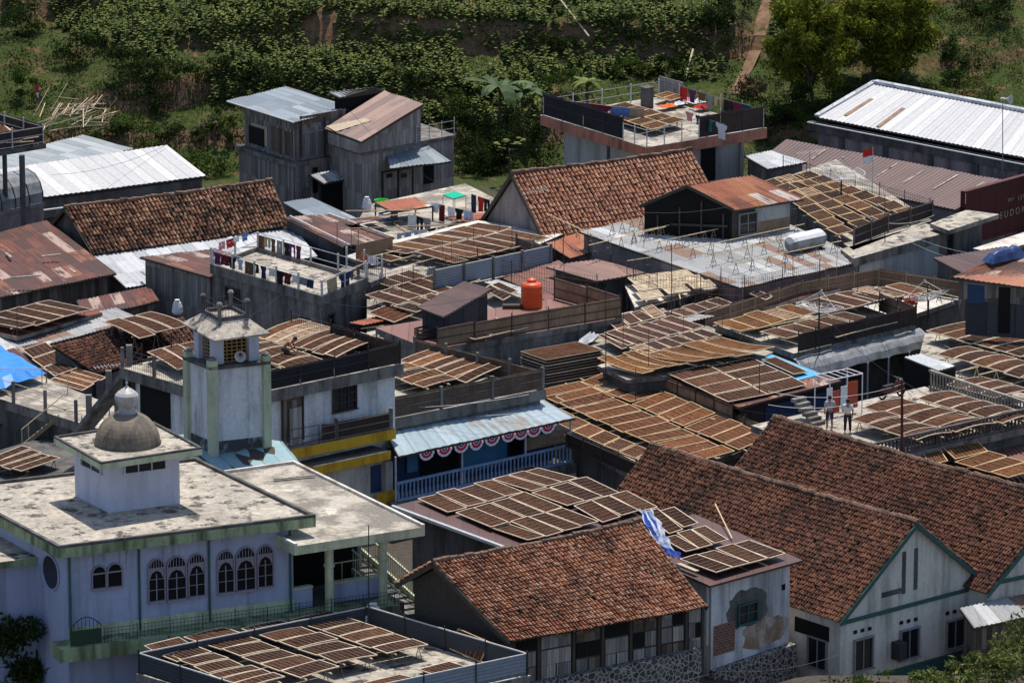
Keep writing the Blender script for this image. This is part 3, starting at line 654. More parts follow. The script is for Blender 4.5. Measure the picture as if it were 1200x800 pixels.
# ============================================================ MOSQUE
MZ = 8.0
mosque, mf, mwl, mwf = deckhouse('mosque', 'pale lavender mosque with flat stained concrete roof and grey onion dome', 'mosque', (68, 643), (-62, 573), (370, 606), MZ, 'lav', 'roofcon', 'green', 0, .7, .42)
lip = MB()
for u0, v0, u1, v1 in ((0, 0, mf.lu, .16), (0, mf.lv-.16, mf.lu, mf.lv), (0, .16, .16, mf.lv-.16), (mf.lu-.16, .16, mf.lu, mf.lv-.16)):
    lip.prism([mf.p(u0, v0), mf.p(u1, v0), mf.p(u1, v1), mf.p(u0, v1)], MZ+.003, MZ+.13)
lip.build('parapet', K['darkcon'], mosque)
MT = mwf.sz(200, 733)[1]                               # floor of the terrace
def arch_window(x0, x1, yt, yb, wl=mwf, mull=True, rt=mosque):
    s0 = wl.sz(x0, (yt+yb)/2)[0]; s1 = wl.sz(x1, (yt+yb)/2)[0]; z1 = wl.sz((x0+x1)/2, yt)[1]; z0 = wl.sz((x0+x1)/2, yb)[1]; r = (s1-s0)/2; cx = (s0+s1)/2; zc = z1-r*1.1
    out = [(s0, z0)]+[(s0, zc)]+[(cx-r*math.cos(math.pi*k/10), zc+r*1.1*math.sin(math.pi*k/10)) for k in range(1, 10)]+[(s1, zc), (s1, z0)]
    m = MB(); f = .05
    inn = [(s, z) for s, z in out]
    big = [(cx+(s-cx)*(1+f/r), z+(f if z > zc-.01 and 0 < i < len(out)-1 else 0)*(max(0, z-zc)/r)) for i, (s, z) in enumerate(out)]
    for k in range(len(out)-1):
        a, b, c_, d = inn[k], inn[k+1], big[k+1], big[k]
        m.face([wl.pt(a[0], a[1], .10), wl.pt(b[0], b[1], .10), wl.pt(c_[0], c_[1], .10), wl.pt(d[0], d[1], .10)])
        m.face([wl.pt(a[0], a[1], .01), wl.pt(b[0], b[1], .01), wl.pt(b[0], b[1], .10), wl.pt(a[0], a[1], .10)])
        m.face([wl.pt(d[0], d[1], .01), wl.pt(c_[0], c_[1], .01), wl.pt(c_[0], c_[1], .10), wl.pt(d[0], d[1], .10)])
    def hb(sa, sb, za, zb, d=.06): m.hexa([wl.pt(sa, za, .015), wl.pt(sb, za, .015), wl.pt(sb, zb, .015), wl.pt(sa, zb, .015)], wl.n*d)
    hb(s0-f, s1+f, z0-.09, z0, .14); hb(s0, s1, zc-.03, zc+.03, .07)
    if mull:
        hb(cx-.02, cx+.02, z0, zc-.25, .05)
        for q in (.33, .66): hb(s0, s1, z0+(zc-z0)*q-.012, z0+(zc-z0)*q+.012, .04)
        for k in range(1, 6): a = s0+(s1-s0)*k/6; hb(a-.012, a+.012, zc+.03, zc+.03+r*.9*math.sin(math.acos(max(-1, min(1, (a-cx)/r)))), .045)
        for sg in (-1, 1):                               # pointed inner arch
            m.face([wl.pt(cx+sg*r*.98, zc-.03, .05), wl.pt(cx, zc-.03, .05), wl.pt(cx, zc-.10, .05), wl.pt(cx+sg*r*.55, zc-.2, .05), wl.pt(cx+sg*r*.95, zc-.5, .05)])
    ob = m.build('window', K['winf'], rt); p = MB(); p.face([wl.pt(s, z, .02) for s, z in out]); p.build('pane', K['dark'], ob)
for x0, x1, yt, yb in ((174, 192, 655, 703), (196, 217, 652, 701), (221, 239, 649, 697), (255, 273, 645, 693), (277, 298, 641, 690), (302, 319, 639, 686)): arch_window(x0, x1, yt, yb)
for x0, x1, yt, yb in ((108, 123, 663, 688), (126, 142, 660, 686)): arch_window(x0, x1, yt, yb, mull=False)
for x in (81.5, 163, 245, 340):
    s = mwf.sz(x, 690)[0]; m = MB(); m.tube(mwf.pt(s, MT, .06), mwf.pt(s, MZ-.42, .06), .055, 6); m.build('downpipe', K['teal'], mosque)
sA, sB = mwf.sz(80, 740)[0], mwf.sz(345, 700)[0]
m = MB(); m.hexa([mwf.pt(sA, MT, .004), mwf.pt(sB, MT, .004), mwf.pt(sB, MT+.5, .004), mwf.pt(sA, MT+.5, .004)], mwf.n*.05); m.build('plinth', K['greenp'], mosque)
m = MB(); m.prism([mwf.pt(sA-.8, 0, 0.01), mwf.pt(sB+4.4, 0, .01), mwf.pt(sB+4.4, 0, 1.25), mwf.pt(sA-.8, 0, 1.25)], MT-.6, MT, 0); m.build('terrace', K['green'], mosque)
fence('dark green wrought iron railing along the mosque terrace', [mwf.pt(sA+1.2, MT, 1.1), mwf.pt(sB+4.2, MT, 1.1)], 0, .62, 'dkgreen', 'wire', 'dkgreen', 1.5, .02, .05, name='iron_railing', cat='railing')
gt = thing('iron_gate', 'small dark green iron gate with arched top on the mosque terrace', 'gate', mwf.pt(sA+.35, MT, 1.15)); m = MB()
for k in range(9): m.tube(mwf.pt(sA-.3+k*.17, MT, 1.15), mwf.pt(sA-.3+k*.17, MT+.85+.35*math.sin(math.pi*k/8), 1.15), .018, 4)
pts = [mwf.pt(sA-.3+1.36*k/12, MT+.85+.4*math.sin(math.pi*k/12), 1.15) for k in range(13)]; m.path(pts, .025, 4); m.build('bars', K['dkgreen'], gt)
m = MB(); m.hexa([mwf.pt(sA-.3, MT+.05, 1.13), mwf.pt(sA+1.06, MT+.05, 1.13), mwf.pt(sA+1.06, MT+.7, 1.13), mwf.pt(sA-.3, MT+.7, 1.13)], mwf.n*.02); m.build('panel', K['dkgreen'], gt)
# oval window in the left wall
s0, zc = mwl.sz(60, 670); m = MB(); m.face([mwl.pt(s0+.75*math.cos(2*math.pi*k/20), zc+.72*math.sin(2*math.pi*k/20), .03) for k in range(20)]); m.build('oval_window', K['glass'], mosque)
m = MB()
for k in range(20):
    a, b = 2*math.pi*k/20, 2*math.pi*(k+1)/20; m.tube(mwl.pt(s0+.78*math.cos(a), zc+.75*math.sin(a), .04), mwl.pt(s0+.78*math.cos(b), zc+.75*math.sin(b), .04), .05, 4)
m.build('window_surround', K['lav'], mosque)
# side wing
wf = Fr((49, 652), (-90, 585), (80, 648), 6.7)
m = MB(); q = [wf.p(0, -6), wf.p(9, -6), wf.p(9, 1.2), wf.p(0, 1.2)]; m.prism(q, 6.4, 6.7, 0, 1); m.build('side_wing_roof', [K['green'], K['roofcon']], mosque)
m = MB(); q = [wf.p(.4, -6), wf.p(9, -6), wf.p(9, 1.2), wf.p(.4, 1.2)]; m.prism(q, 0, 6.39); m.build('side_wing_wall', K['lav'], mosque)
# dome box
bf = Fr((128, 601), (88, 581), (211, 590), MZ, 'dome box'); CZ = MZ+2.65
m = MB(); m.prism([bf.f(0, 0), bf.f(1, 0), bf.f(1, 1), bf.f(0, 1)], MZ+.002, CZ-.26); bx = m.build('dome_base', K['lavw'], mosque)
cf = Fr((118, 544), (63, 513), (237, 526), CZ, 'canopy'); m = MB(); m.prism([cf.f(0, 0), cf.f(1, 0), cf.f(1, 1), cf.f(0, 1)], CZ-.25, CZ, 0, 1)
for u0, v0, u1, v1 in ((0, 0, cf.lu, .12), (0, cf.lv-.12, cf.lu, cf.lv), (0, .12, .12, cf.lv-.12), (cf.lu-.12, .12, cf.lu, cf.lv-.12)): m.prism([cf.p(u0, v0), cf.p(u1, v0), cf.p(u1, v1), cf.p(u0, v1)], CZ+.003, CZ+.09, 2)
m.build('canopy_slab', [K['greenp'], K['roofcon'], K['darkcon']], mosque)
w1, w2 = Wall(bf.f(0, 0), bf.f(0, 1)), Wall(bf.f(0, 0), bf.f(1, 0))
window(mosque, w1, 146, 193, 539, 551, 3, 1, 'lavw', 'glass', .05, 'vent_window', False); window(mosque, w2, 97, 119, 538, 549, 2, 1, 'lavw', 'glass', .05, 'vent_window', False)
dc = cf.f(.5, .5); rr = 1.42; pf = [(rr*math.cos(a)*1.0, rr*1.02*math.sin(a)) for a in [i*math.pi/2/12 for i in range(12)]]+[(.36, rr*1.0)]
m = MB(); m.lathe(dc, [(rr+.03, 0), (rr+.03, .06)]+pf, 32); dm = m.build('dome', K['dome'], mosque, True)
m = MB(); h = rr*.97; m.lathe(dc+Z*h, [(0.44, 0), (0.44, 0.06), (0.37, 0.08), (0.36, 0.3), (0.41, 0.33), (0.43, 0.36), (0.44, 0.42), (0.5, 0.52), (0.53, 0.66), (0.5, 0.79), (0.4, 0.91), (0.25, 1.02), (0.11, 1.11), (0.04, 1.19), (0.03, 1.28), (0.06, 1.33), (0.03, 1.38), (0.012, 1.65)], 24); m.build('finial', K['domem'], dm, True)
# porch
PZ = 7.15
pf_ = Fr((345, 640), (197, 563), (498, 617), PZ, 'porch'); m = MB(); m.prism([pf_.f(0, 0), pf_.f(1, 0), pf_.f(1, 1), pf_.f(0, 1)], PZ-.4, PZ, 0, 1)
for u0, v0, u1, v1 in ((0, 0, pf_.lu, .14), (0, pf_.lv-.14, pf_.lu, pf_.lv), (pf_.lu-.14, .14, pf_.lu, pf_.lv-.14)): m.prism([pf_.p(u0, v0), pf_.p(u1, v0), pf_.p(u1, v1), pf_.p(u0, v1)], PZ+.003, PZ+.12, 2)
m.build('porch_roof', [K['greenp'], K['roofcon2'], K['cream']], mosque)
for (x, y) in ((392, 640), (455, 632)):
    d = P(x, y, PZ-.4)+pf_.u*.5; m = MB(); m.lathe(Vector((d.x, d.y, MT)), [(.19, 0), (.19, 1.9), (.24, 1.95), (.24, 2.05), (.19, 2.1), (.19, PZ-.4-MT)], 12); m.build('column', K['greenp'], mosque)
for (x0, x1) in ((346, 372), (392, 456)):
    a = P(x0, 640-(x0-345)*.15, PZ-.4)+pf_.u*.5; b = P(x1, 640-(x1-345)*.15, PZ-.4)+pf_.u*.5; m = MB(); m.prism([a, b, b+pf_.u*.15, a+pf_.u*.15], MT, MT+.85); m.build('porch_wall', K['lav'], mosque)
    m = MB(); m.prism([a-pf_.u*.06, b-pf_.u*.06, b+pf_.u*.21, a+pf_.u*.21], MT+.852, MT+.95); m.build('coping', K['greenp'], mosque)
a, b = P(392, 633, PZ-.4)+pf_.u*.57, P(455, 623, PZ-.4)+pf_.u*.57; m = MB()
m.tube(Vector((a.x, a.y, MT+1.75)), Vector((b.x, b.y, MT+1.75)), .03, 5)
for k in range(1, 4): q = a.lerp(b, k/4); m.tube(Vector((q.x, q.y, MT+.95)), Vector((q.x, q.y, MT+1.75)), .022, 4)
m.build('porch_rail', K['greenp'], mosque)
a, b = pf_.p(4.5, -.5), pf_.p(4.5, pf_.lv-.9); m = MB(); m.prism([a, b, b+pf_.u*.15, a+pf_.u*.15], 0, PZ-.41); m.build('back_wall', K['dark'], mosque)  # near-black wall colour stands in for the shade inside the porch
m = MB(); m.prism([pf_.p(.4, 0), pf_.p(.4, pf_.lv-.8), pf_.p(4.4, pf_.lv-.8), pf_.p(4.4, 0)], 0, MT-.01); m.build('porch_floor', K['darkcon'], mosque)
m = MB(); d = pf_.f(.42, 1)-pf_.v*.5; m.tube(Vector((d.x, d.y, 0)), Vector((d.x, d.y, PZ-.4)), .12, 8); m.build('post', K['greyw'], mosque)
# outside stair with green balustrade
A = P(500, 716, MT-.5); u = pf_.u; st = thing('outside_stair', 'outside stair with green balustrade descending beside the mosque porch', 'stair', A); m = MB()
for k in range(16):
    o = A+u*(k*.52); z = MT-.5+k*.10; m.prism([o, o+u*.54, o+u*.54-pf_.v*1.3, o-pf_.v*1.3], z-.3, z)
m.build('steps', K['concrete'], st)
for off in (.02, -1.28):
    m = MB(); a = A+pf_.v*off+Z*.0; b = a+u*8.3+Z*1.6; m.bar(a+Z*.05, b+Z*.05, .10, .30); m.build('stringer', K['greenp'], st)
    m = MB(); m.bar(a+Z*1.0, b+Z*1.0, .08, .07)
    for k in range(42): q = a.lerp(b, (k+.5)/42); m.tube(q+Z*.15, q+Z*1.12, .02, 4)
    m.build('balustrade', K['greenp'], st)
# ============================================================ MINARET
nz = 6.5; nf = Fr((250, 528), (222, 516), (312, 521), nz, 'minaret'); NZT = 10.35
mn = thing('minaret', 'squat white minaret with green corner pilasters and latticed loudspeaker kiosk', 'minaret', nf.f(.5, .5)-Z*nz)
m = MB(); m.prism([nf.f(0, 0), nf.f(1, 0), nf.f(1, 1), nf.f(0, 1)], 0, NZT); m.build('shaft', K['white2'], mn)
m = MB(); e = .012; m.prism([nf.p(-e, -e), nf.p(nf.lu+e, -e), nf.p(nf.lu+e, nf.lv+e), nf.p(-e, nf.lv+e)], 0, nz+.42); m.build('damp_band', K['mould'], mn)
m = MB(); e = .18; m.prism([nf.p(-e, -e), nf.p(nf.lu+e, -e), nf.p(nf.lu+e, nf.lv+e), nf.p(-e, nf.lv+e)], NZT+.002, NZT+.16); m.build('ledge', K['darkcon'], mn)
for a, b in ((0, 0), (1, 0), (0, 1), (1, 1)):
    p = nf.f(a, b); m = MB(); k = [p+nf.u*x+nf.v*y for x, y in ((-.18, -.18), (.18, -.18), (.18, .18), (-.18, .18))]; m.prism(k, 0, NZT+.42, 0); m.lathe(Vector((p.x, p.y, NZT+.42)), [(.20, 0), (.20, .08), (.1, .16), (.0, .2)], 8, 1); m.build('pilaster', [K['greenp'], K['concrete']], mn)
kf0, kf1 = .17, .83; kz = 12.1
KC = [nf.f(a, b) for a, b in ((kf0, kf0), (kf1, kf0), (kf1, kf1), (kf0, kf1))]
for p in KC:
    m = MB(); m.prism([p+nf.u*x+nf.v*y for x, y in ((-.2, -.24), (.2, -.24), (.2, .24), (-.2, .24))], NZT+.165, kz); m.build('kiosk_pillar', K['lavw'], mn)
for i in range(4):
    a, b = KC[i], KC[(i+1) % 4]; m = MB(); n = 7
    for k in range(n+1): q = a.lerp(b, k/n); m.bar(Vector((q.x, q.y, NZT+.2)), Vector((q.x, q.y, kz)), .045, .05)
    for k in range(10): h = NZT+.2+(kz-NZT-.2)*k/9; m.bar(Vector((a.x, a.y, h)), Vector((b.x, b.y, h)), .045, .05)
    m.build('lattice', K['lattice'], mn)
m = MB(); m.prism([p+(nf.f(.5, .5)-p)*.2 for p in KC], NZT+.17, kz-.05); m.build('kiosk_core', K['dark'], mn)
nc = Fr((251, 399), (213, 378), (316, 390), kz, 'minaret canopy'); q = [nc.f(0, 0), nc.f(1, 0), nc.f(1, 1), nc.f(0, 1)]; c = nc.f(.5, .5); up = [p+(Vector((c.x, c.y, p.z))-p)*.50+Z*.62 for p in q]
m = MB()
for k in range(4): j = (k+1) % 4; m.face([q[k], q[j], up[j], up[k]]); m.face([q[j]-Z*.08, q[k]-Z*.08, q[k], q[j]])
m.face(up); m.face([p-Z*.08 for p in q][::-1]); m.build('canopy', K['roofcon'], mn)
m = MB()
for k in range(4): m.bar(up[k]+Z*.08, up[(k+1) % 4]+Z*.08, .12, .14)
m.build('crown_kerb', K['darkcon'], mn)
for k in range(4):
    m = MB(); m.prism([up[k]+Vector((x, y, 0)) for x, y in ((-.09, -.09), (.09, -.09), (.09, .09), (-.09, .09))], up[k].z, up[k].z+.66); m.lathe(up[k]+Z*.66, [(.10, 0), (.14, .05), (.15, .12), (.10, .2), (.0, .23)], 10); m.build('crown_post', K['concrete'], mn)
    a, b = up[k], up[(k+1) % 4]; m = MB(); m.tube(a+Z*.6, b+Z*.6, .02, 4)
    for i in range(1, 9): x = a.lerp(b, i/9); m.tube(x+Z*.1, x+Z*.62, .014, 4)
    m.build('crown_railing', K['dksteel'], mn)
def horn(label, p, d, r=.3, L=.45):
    d = Vector(d).normalized(); rt = thing('loudspeaker', label, 'loudspeaker', p); m = MB(); x = d.orthogonal().normalized(); y = d.cross(x); pr = [(.09, -.25), (.1, -.05), (.06, 0), (.07, .15*L/.45), (.13, .28*L/.45), (.22*r/.3, .38*L/.45), (r, L)]
    rg = [[p+d*h+(x*math.cos(2*math.pi*k/14)+y*math.sin(2*math.pi*k/14))*a for k in range(14)] for a, h in pr]
    for A, B in zip(rg, rg[1:]):
        for k in range(14): j = (k+1) % 14; m.face([A[k], A[j], B[j], B[k]])
    m.build('horn', K['galv'], rt, True); m = MB(); m.tube(p-Z*.3, p, .025, 5); m.build('bracket', K['steel'], rt)
kw = Wall(KC[0], KC[3]); s_, z_ = kw.sz(284, 413)
horn('grey horn loudspeaker fixed to the minaret lattice', kw.pt(s_-.15, z_, .2), nf.v*-.55+(-nf.u)*.9, .27, .5)
sgn = shed('low_roof', 'teal sheet metal roof below the minaret beside the mosque roof', 'roof', ((205, 509), (331, 516), (352, 542), (262, 556)), (6.55, 6.55, 6.1, 6.1), 'mteal', 'white2', 0, .3, 1.0)[0]
# ============================================================ WHITE HOUSE with tray deck and yellow balcony
B3, f3, l3, r3 = deckhouse('white_house', 'stained white two storey house with yellow edged balcony behind the minaret', 'house', (270, 468), (140, 430), (473, 426), 8.0, 'white2', 'roofcon2', 'concrete', 0, .3, .55)
door(B3, r3, 331, 353, 462, 517, 'wood2', 'beam'); window(B3, r3, 390, 416, 442, 480, 3, 4, 'beam', 'glass', .06)
rectw(B3, 'door_leaf', r3, 338, 352, 477, 520, 'woodp', .08, .04)
rectw(B3, 'doorway', l3, 165, 200, 447, 497, 'dark', .02, .02); window(B3, l3, 147, 158, 446, 480, 2, 2, 'beam')
zb = r3.sz(345, 520)[1]; A, B = P(335, 528, zb), P(464, 502, zb)
m = MB(); m.prism([A, B, B+f3.u*3, A+f3.u*3], zb-.5, zb, 0, 1); m.build('balcony', [K['yellow'], K['concrete']], B3)
for x in (396, 460):
    p = P(x, 528-(x-335)*.2, zb)+f3.u*.12; m = MB(); m.prism([p+Vector((a, b, 0)) for a, b in ((-.1, -.1), (.1, -.1), (.1, .1), (-.1, .1))], zb, zb+1.05); m.build('balcony_post', K['concrete'], B3)
fence('dark brown panel railing on the yellow edged balcony', [P(378, 519.3, zb)+f3.u*.1, P(396, 515.7, zb)+f3.u*.1, P(460, 503, zb)+f3.u*.1], 0, .85, 'weaved', 'panel', None, 3)
fence('thin pipe railing on the balcony before the open door', [P(338, 527, zb)+f3.u*.15, P(376, 520, zb)+f3.u*.15], 0, .9, 'dksteel', 'rail', 'dksteel', 1.0, .02, .0)
zc = zb-.9; A, B = P(368, 547, zc), P(458, 528, zc); m = MB(); m.prism([A, B, B+f3.u*3, A+f3.u*3], zc-.42, zc, 0, 1); m.build('porch_canopy', [K['yellow'], K['darkcon']], B3)
wl = Wall(A+f3.u*.6, B+f3.u*.6); a, b = A+f3.u*.6, B+f3.u*.6; m = MB(); m.face([Vector((a.x-3*f3.v.x, a.y-3*f3.v.y, 0)), Vector((b.x, b.y, 0)), Vector((b.x, b.y, zc-.43)), Vector((a.x-3*f3.v.x, a.y-3*f3.v.y, zc-.43))]); m.build('lower_wall', K['cream'], B3)
rectw(B3, 'door', wl, 434, 446, 545, 576, 'dkblue', .02, .04, 'dark blue door'); rectw(B3, 'post', wl, 448, 456, 540, 582, 'cream', .03, .25)
rectw(B3, 'lower_band', wl, 436, 460, 574, 590, 'yellow', .32, .08)
e = .12
fence('dark net railing along the front of the minaret side tray deck', [f3.p(e, 2.2), f3.p(e, f3.lv*.80)], 0, .95, 'net', 'panel', 'dksteel', 1.8, .03)
fence('brown plaited fence at the right front corner of the white house deck', [f3.p(e, f3.lv*.80), f3.p(e, f3.lv-e)], 0, 1.0, 'weaved', 'panel', 'dksteel', 1.8)
fence('dark fence on the right edge of the white house deck', [f3.p(e, f3.lv-e), f3.p(f3.lu*.62, f3.lv-e)], 0, 1.0, 'weaved', 'panel', 'dksteel', 1.8)
fence('thin wire fence on the back edge of the white house deck', [f3.p(f3.lu*.62, f3.lv-e), f3.p(f3.lu-e, f3.lv-e), f3.p(f3.lu-e, 3)], 0, 1.05, 'rebar', 'wire', 'dksteel', 2.2)
fence('iron fence on the left edge of the white house deck', [f3.p(.9, e), f3.p(f3.lu-e, e)], 0, .9, 'dksteel', 'wire', 'concrete', 2.4, .1)
z7 = 8.5
trays('tobacco tray in the long row behind the kneeling man', ((300, 398), (352, 374), (448, 399), (392, 417)), z7, 1, 7, 'tob', 'frame', .12, 5, deck=8.0)
trays('tobacco tray in the short row between kneeling man and minaret', ((268, 404), (297, 398), (385, 420), (335, 436)), z7, 1, 5, 'tob', 'frame', .1, 5, deck=8.0)
trays('tobacco tray between the minaret and the iron fence on its left', ((168, 414), (231, 399), (252, 421), (214, 432)), z7, 3, 1, 'tob', 'frame', .05, 5, deck=8.0)
# ============================================================ SCREENED TRAY DECK and BLUE HOUSE below it
B5, q5 = platform('concrete_house', 'concrete house with brown screened tray deck above the blue awning', ((452, 493), (640, 456), (492, 417), (428, 432)), 5.2, .5, 'concrete', cat='house')
f5 = Fr((456, 492), (306, 453), (640, 456), 5.2)
fence('brown upright board screen with concrete posts facing the blue awning', [f5.p(e, .1), f5.p(e, f5.lv-e)], 0, 1.0, 'weave', 'panel', 'concrete', 3.2, .1)
fence('grey board fence on the back right edge of the screened deck', [f5.p(e, f5.lv-e), f5.p(f5.lu, f5.lv-e)], 0, .95, 'weave', 'panel', 'concrete', 2.4, .09)
trays('tobacco tray in the right hand row of the screened deck', ((474, 425), (511, 407), (594, 431), (540, 445)), 5.75, 1, 6, 'tobg', 'frame', .05, 5, deck=5.2, tobs=['tob'])
trays('tobacco tray in the left hand row of the screened deck', ((446, 434), (483, 426), (537, 444), (494, 455)), 5.75, 1, 4, 'tobg', 'frame', .05, 5, deck=5.2, tobs=['tob'])
q = [P(452, 507, 4.6), P(633, 465, 4.6), P(674, 489, 4.0), P(467, 534, 4.0)]
bh = thing('blue_house', 'blue walled house under pale blue awning with red and white bunting', 'house', (q[2]+q[3])/2-Z*4.0)
metal_roof(bh, q, 'mblue', 'awning', .5, .012, 4, .05); d = (q[2]-q[3]); dn = d.normalized(); uu = f5.u
for k in (.0, .37, .73, .99):
    p = q[3]+d*k+uu*.2; m = MB(); m.tube(Vector((p.x, p.y, 0)), p-Z*.08, .05, 6); m.build('awning_post', K['galv'], bh)
bz = 1.65; m = MB(); m.prism([q[3]-dn*.2-Z*9, q[2]+dn*.1-Z*9, q[2]+dn*.1+uu*3.2, q[3]-dn*.2+uu*3.2], bz-.45, bz); m.build('balcony_floor', K['concrete'], bh)
wl = Wall(q[3]+uu*1.45, q[2]+uu*1.45); m = MB(); m.face([wl.pt(-.5, 0), wl.pt(wl.L, 0), wl.pt(wl.L, 4.0), wl.pt(-.5, 4.0)]); m.build('wall', K['dkblue'], bh)
rectw(bh, 'shutter', wl, 541, 592, 515, 548, 'blue', .1, .05); rectw(bh, 'shutter', wl, 475, 487, 528, 552, 'blue', .1, .05); rectw(bh, 'opening', wl, 492, 537, 520, 558, 'dark', .04, .03); rectw(bh, 'shelf_opening', wl, 597, 610, 512, 540, 'dark', .06, .03)
p0, p1 = q[3]+uu*.16, q[2]+uu*.16; p0.z = p1.z = bz
fence('blue grey balustrade along the balcony of the blue house', [p0, p1], 0, .95, 'bluew', 'bal', None, 4.5)
fence('brown board screen behind the balustrade of the blue house', [p0.lerp(p1, .74)+uu*.3, p0.lerp(p1, .98)+uu*.3], 0, 1.75, 'weavel', 'panel', None, 4, lift=1.05)
m = MB(); a, b = q[3]-dn*.2+uu*.02, q[2]+dn*.1+uu*.02; m.face([Vector((a.x, a.y, 0)), Vector((b.x, b.y, 0)), Vector((b.x, b.y, bz-.46)), Vector((a.x, a.y, bz-.46))]); m.build('lower_wall', K['cream'], bh)
# bunting: nine half-round pleated flags of white, red and purple rings
BUN = [K['white'], cloth((.55, .03, .06)), cloth((.10, .03, .14)), cloth((.72, .72, .74))]
names9 = ['leftmost', 'second', 'third', 'fourth', 'middle', 'sixth', 'seventh', 'eighth', 'rightmost']
fx = [499, 519, 539, 556, 575, 594, 609, 624, 641]
for i, x in enumerate(fx):
    s_ = (x-467)/(674-467); c = q[3].lerp(q[2], s_)-Z*.10-Vector((uu.x, uu.y, 0))*(.02+.03*(i % 2)); r = .47 if i not in (3, 5) else .44; m = MB()
    tall = 1.15 if i in (3,) else 1.0
    for ring, (ra, rb, mi) in enumerate(((0, .14, 3), (.14, .34, 2), (.34, .42, 3), (.42, .74, 1), (.74, 1.0, 3))):
        for k in range(12):
            a0, a1 = math.pi*k/12, math.pi*(k+1)/12; w0, w1 = .03*(k % 2), .03*((k+1) % 2)
            def pt(rd, a, w_): return c+dn*(r*rd*math.cos(a))-Z*(r*.88*tall*rd*math.sin(a))-Vector((uu.x, uu.y, 0))*(w_*rd)
            m.face([pt(ra, a0, w0), pt(rb, a0, w0), pt(rb, a1, w1), pt(ra, a1, w1)], mi)
            m.face([pt(ra, a0, w0-.02), pt(ra, a1, w1-.02), pt(rb, a1, w1-.02), pt(rb, a0, w0-.02)], mi)
    tag(m.build('bunting_fan', BUN), ('%s red and white pleated half round flag under the blue awning' % names9[i]) if i in (0, 4, 8) else ('%s from the left of the nine pleated flags under the blue awning' % names9[i]), 'bunting', 'bunting fans along the blue awning')
# ============================================================ TWO BIG TRAY ROOFS in the middle
pl6, q6 = platform('low_flat_house', 'flat roofed house carrying three long rows of tobacco trays behind the tile ridge', ((748, 562), (905, 520), (742, 440), (690, 446), (652, 460), (640, 500)), 2.6, .25, 'darkcon')
T6 = 3.25
trays('tobacco tray in the right one of three long rows behind the tile ridge', ((680, 447), (727, 438), (893, 508), (866, 528)), T6, 1, 12, 'tobr', 'framegold', 0, 6, deck=2.6)
trays('tobacco tray in the middle one of three long rows behind the tile ridge', ((636, 461), (676, 449), (863, 529), (800, 541)), T6, 1, 12, 'tobr', 'framegold', 0, 6, deck=2.6)
trays('tobacco tray in the left one of three long rows behind the tile ridge', ((636, 486), (660, 485), (759, 524), (744, 541)), T6, 1, 6, 'tobr', 'framegold', 0, 6, deck=2.6, tobs=['tob'])
fence('dark slatted fence below the edge of the three long tray rows', [P(664, 524, 2.6), P(746, 560, 2.6)], 0, .75, 'weaved', 'panel', 'beam', 1.6)
fence('tan bamboo fence on the right side of the three long tray rows', [P(782, 469, 2.6), P(905, 520, 2.6)], 0, .8, 'weavel', 'panel', 'beam', 2.2)
# red roofed workshop with trays
Z7 = 4.5
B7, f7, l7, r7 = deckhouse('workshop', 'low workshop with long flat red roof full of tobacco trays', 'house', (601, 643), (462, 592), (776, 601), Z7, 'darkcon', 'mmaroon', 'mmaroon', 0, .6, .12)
m = MB(); m.tube(f7.p(0, -.08)-Z*.05, f7.p(f7.lu, -.08)-Z*.05, .11, 7); m.build('gutter', K['galv'], B7)
B7b, f7b, l7b, r7b = deckhouse('stone_base_house', 'small plastered house with maroon tray roof, patched wall and stone base', 'house', (832, 686), (706, 630), (941, 656), Z7-.12, 'white', 'mmaroon', 'mmaroon', -3.5, .45, .1)
s0, s1 = 0.0, r7b.L
zs = r7b.sz(890, 770)[1]; m = MB(); m.hexa([r7b.pt(-.1, -3.5, .01), r7b.pt(s1+.35, -3.5, .01), r7b.pt(s1+.1, zs+.3, .01), r7b.pt(-.1, zs+.1, .01)], r7b.n*.35); m.build('stone_base', K['stone'], B7b)
def blob(rt, name, wl, x0, x1, yt, yb, mat, seed, o=.006):
    a, z1 = wl.sz(x0, (yt+yb)/2)[0], wl.sz((x0+x1)/2, yt)[1]; b, z0 = wl.sz(x1, (yt+yb)/2)[0], wl.sz((x0+x1)/2, yb)[1]; rnd = random.Random(seed); m = MB(); n = 26
    m.face([wl.pt((a+b)/2+(b-a)/2*math.cos(2*math.pi*k/n)*rnd.uniform(.82, 1.08), (z0+z1)/2+(z1-z0)/2*math.copysign(abs(math.sin(2*math.pi*k/n))**.7, math.sin(2*math.pi*k/n))*rnd.uniform(.85, 1.08), o) for k in range(n)]); return m.build(name, K[mat], rt)
blob(B7b, 'cement_patch', r7b, 852, 901, 688, 735, 'darkcon', 3)
blob(B7b, 'brown_stain', r7b, 868, 924, 722, 758, 'mudst', 5, .004)
rectw(B7b, 'exposed_brick', r7b, 836, 861, 730, 765, 'bricks', .003, .01)
window(B7b, r7b, 865, 886, 707, 728, 2, 2, 'teal', 'glass', .06)
rectw(B7b, 'vent_hole', r7b, 916, 920, 684, 691, 'dark', .004, .01)
m = MB(); p = l7b.pt(.1, Z7-.35, .15); m.tube(p, p+(l7b.d*3.2), .07, 6); m.tube(p, Vector((p.x, p.y, 1.5)), .06, 6); m.build('drainpipe', K['galv'], B7b)
t7 = Z7+.18
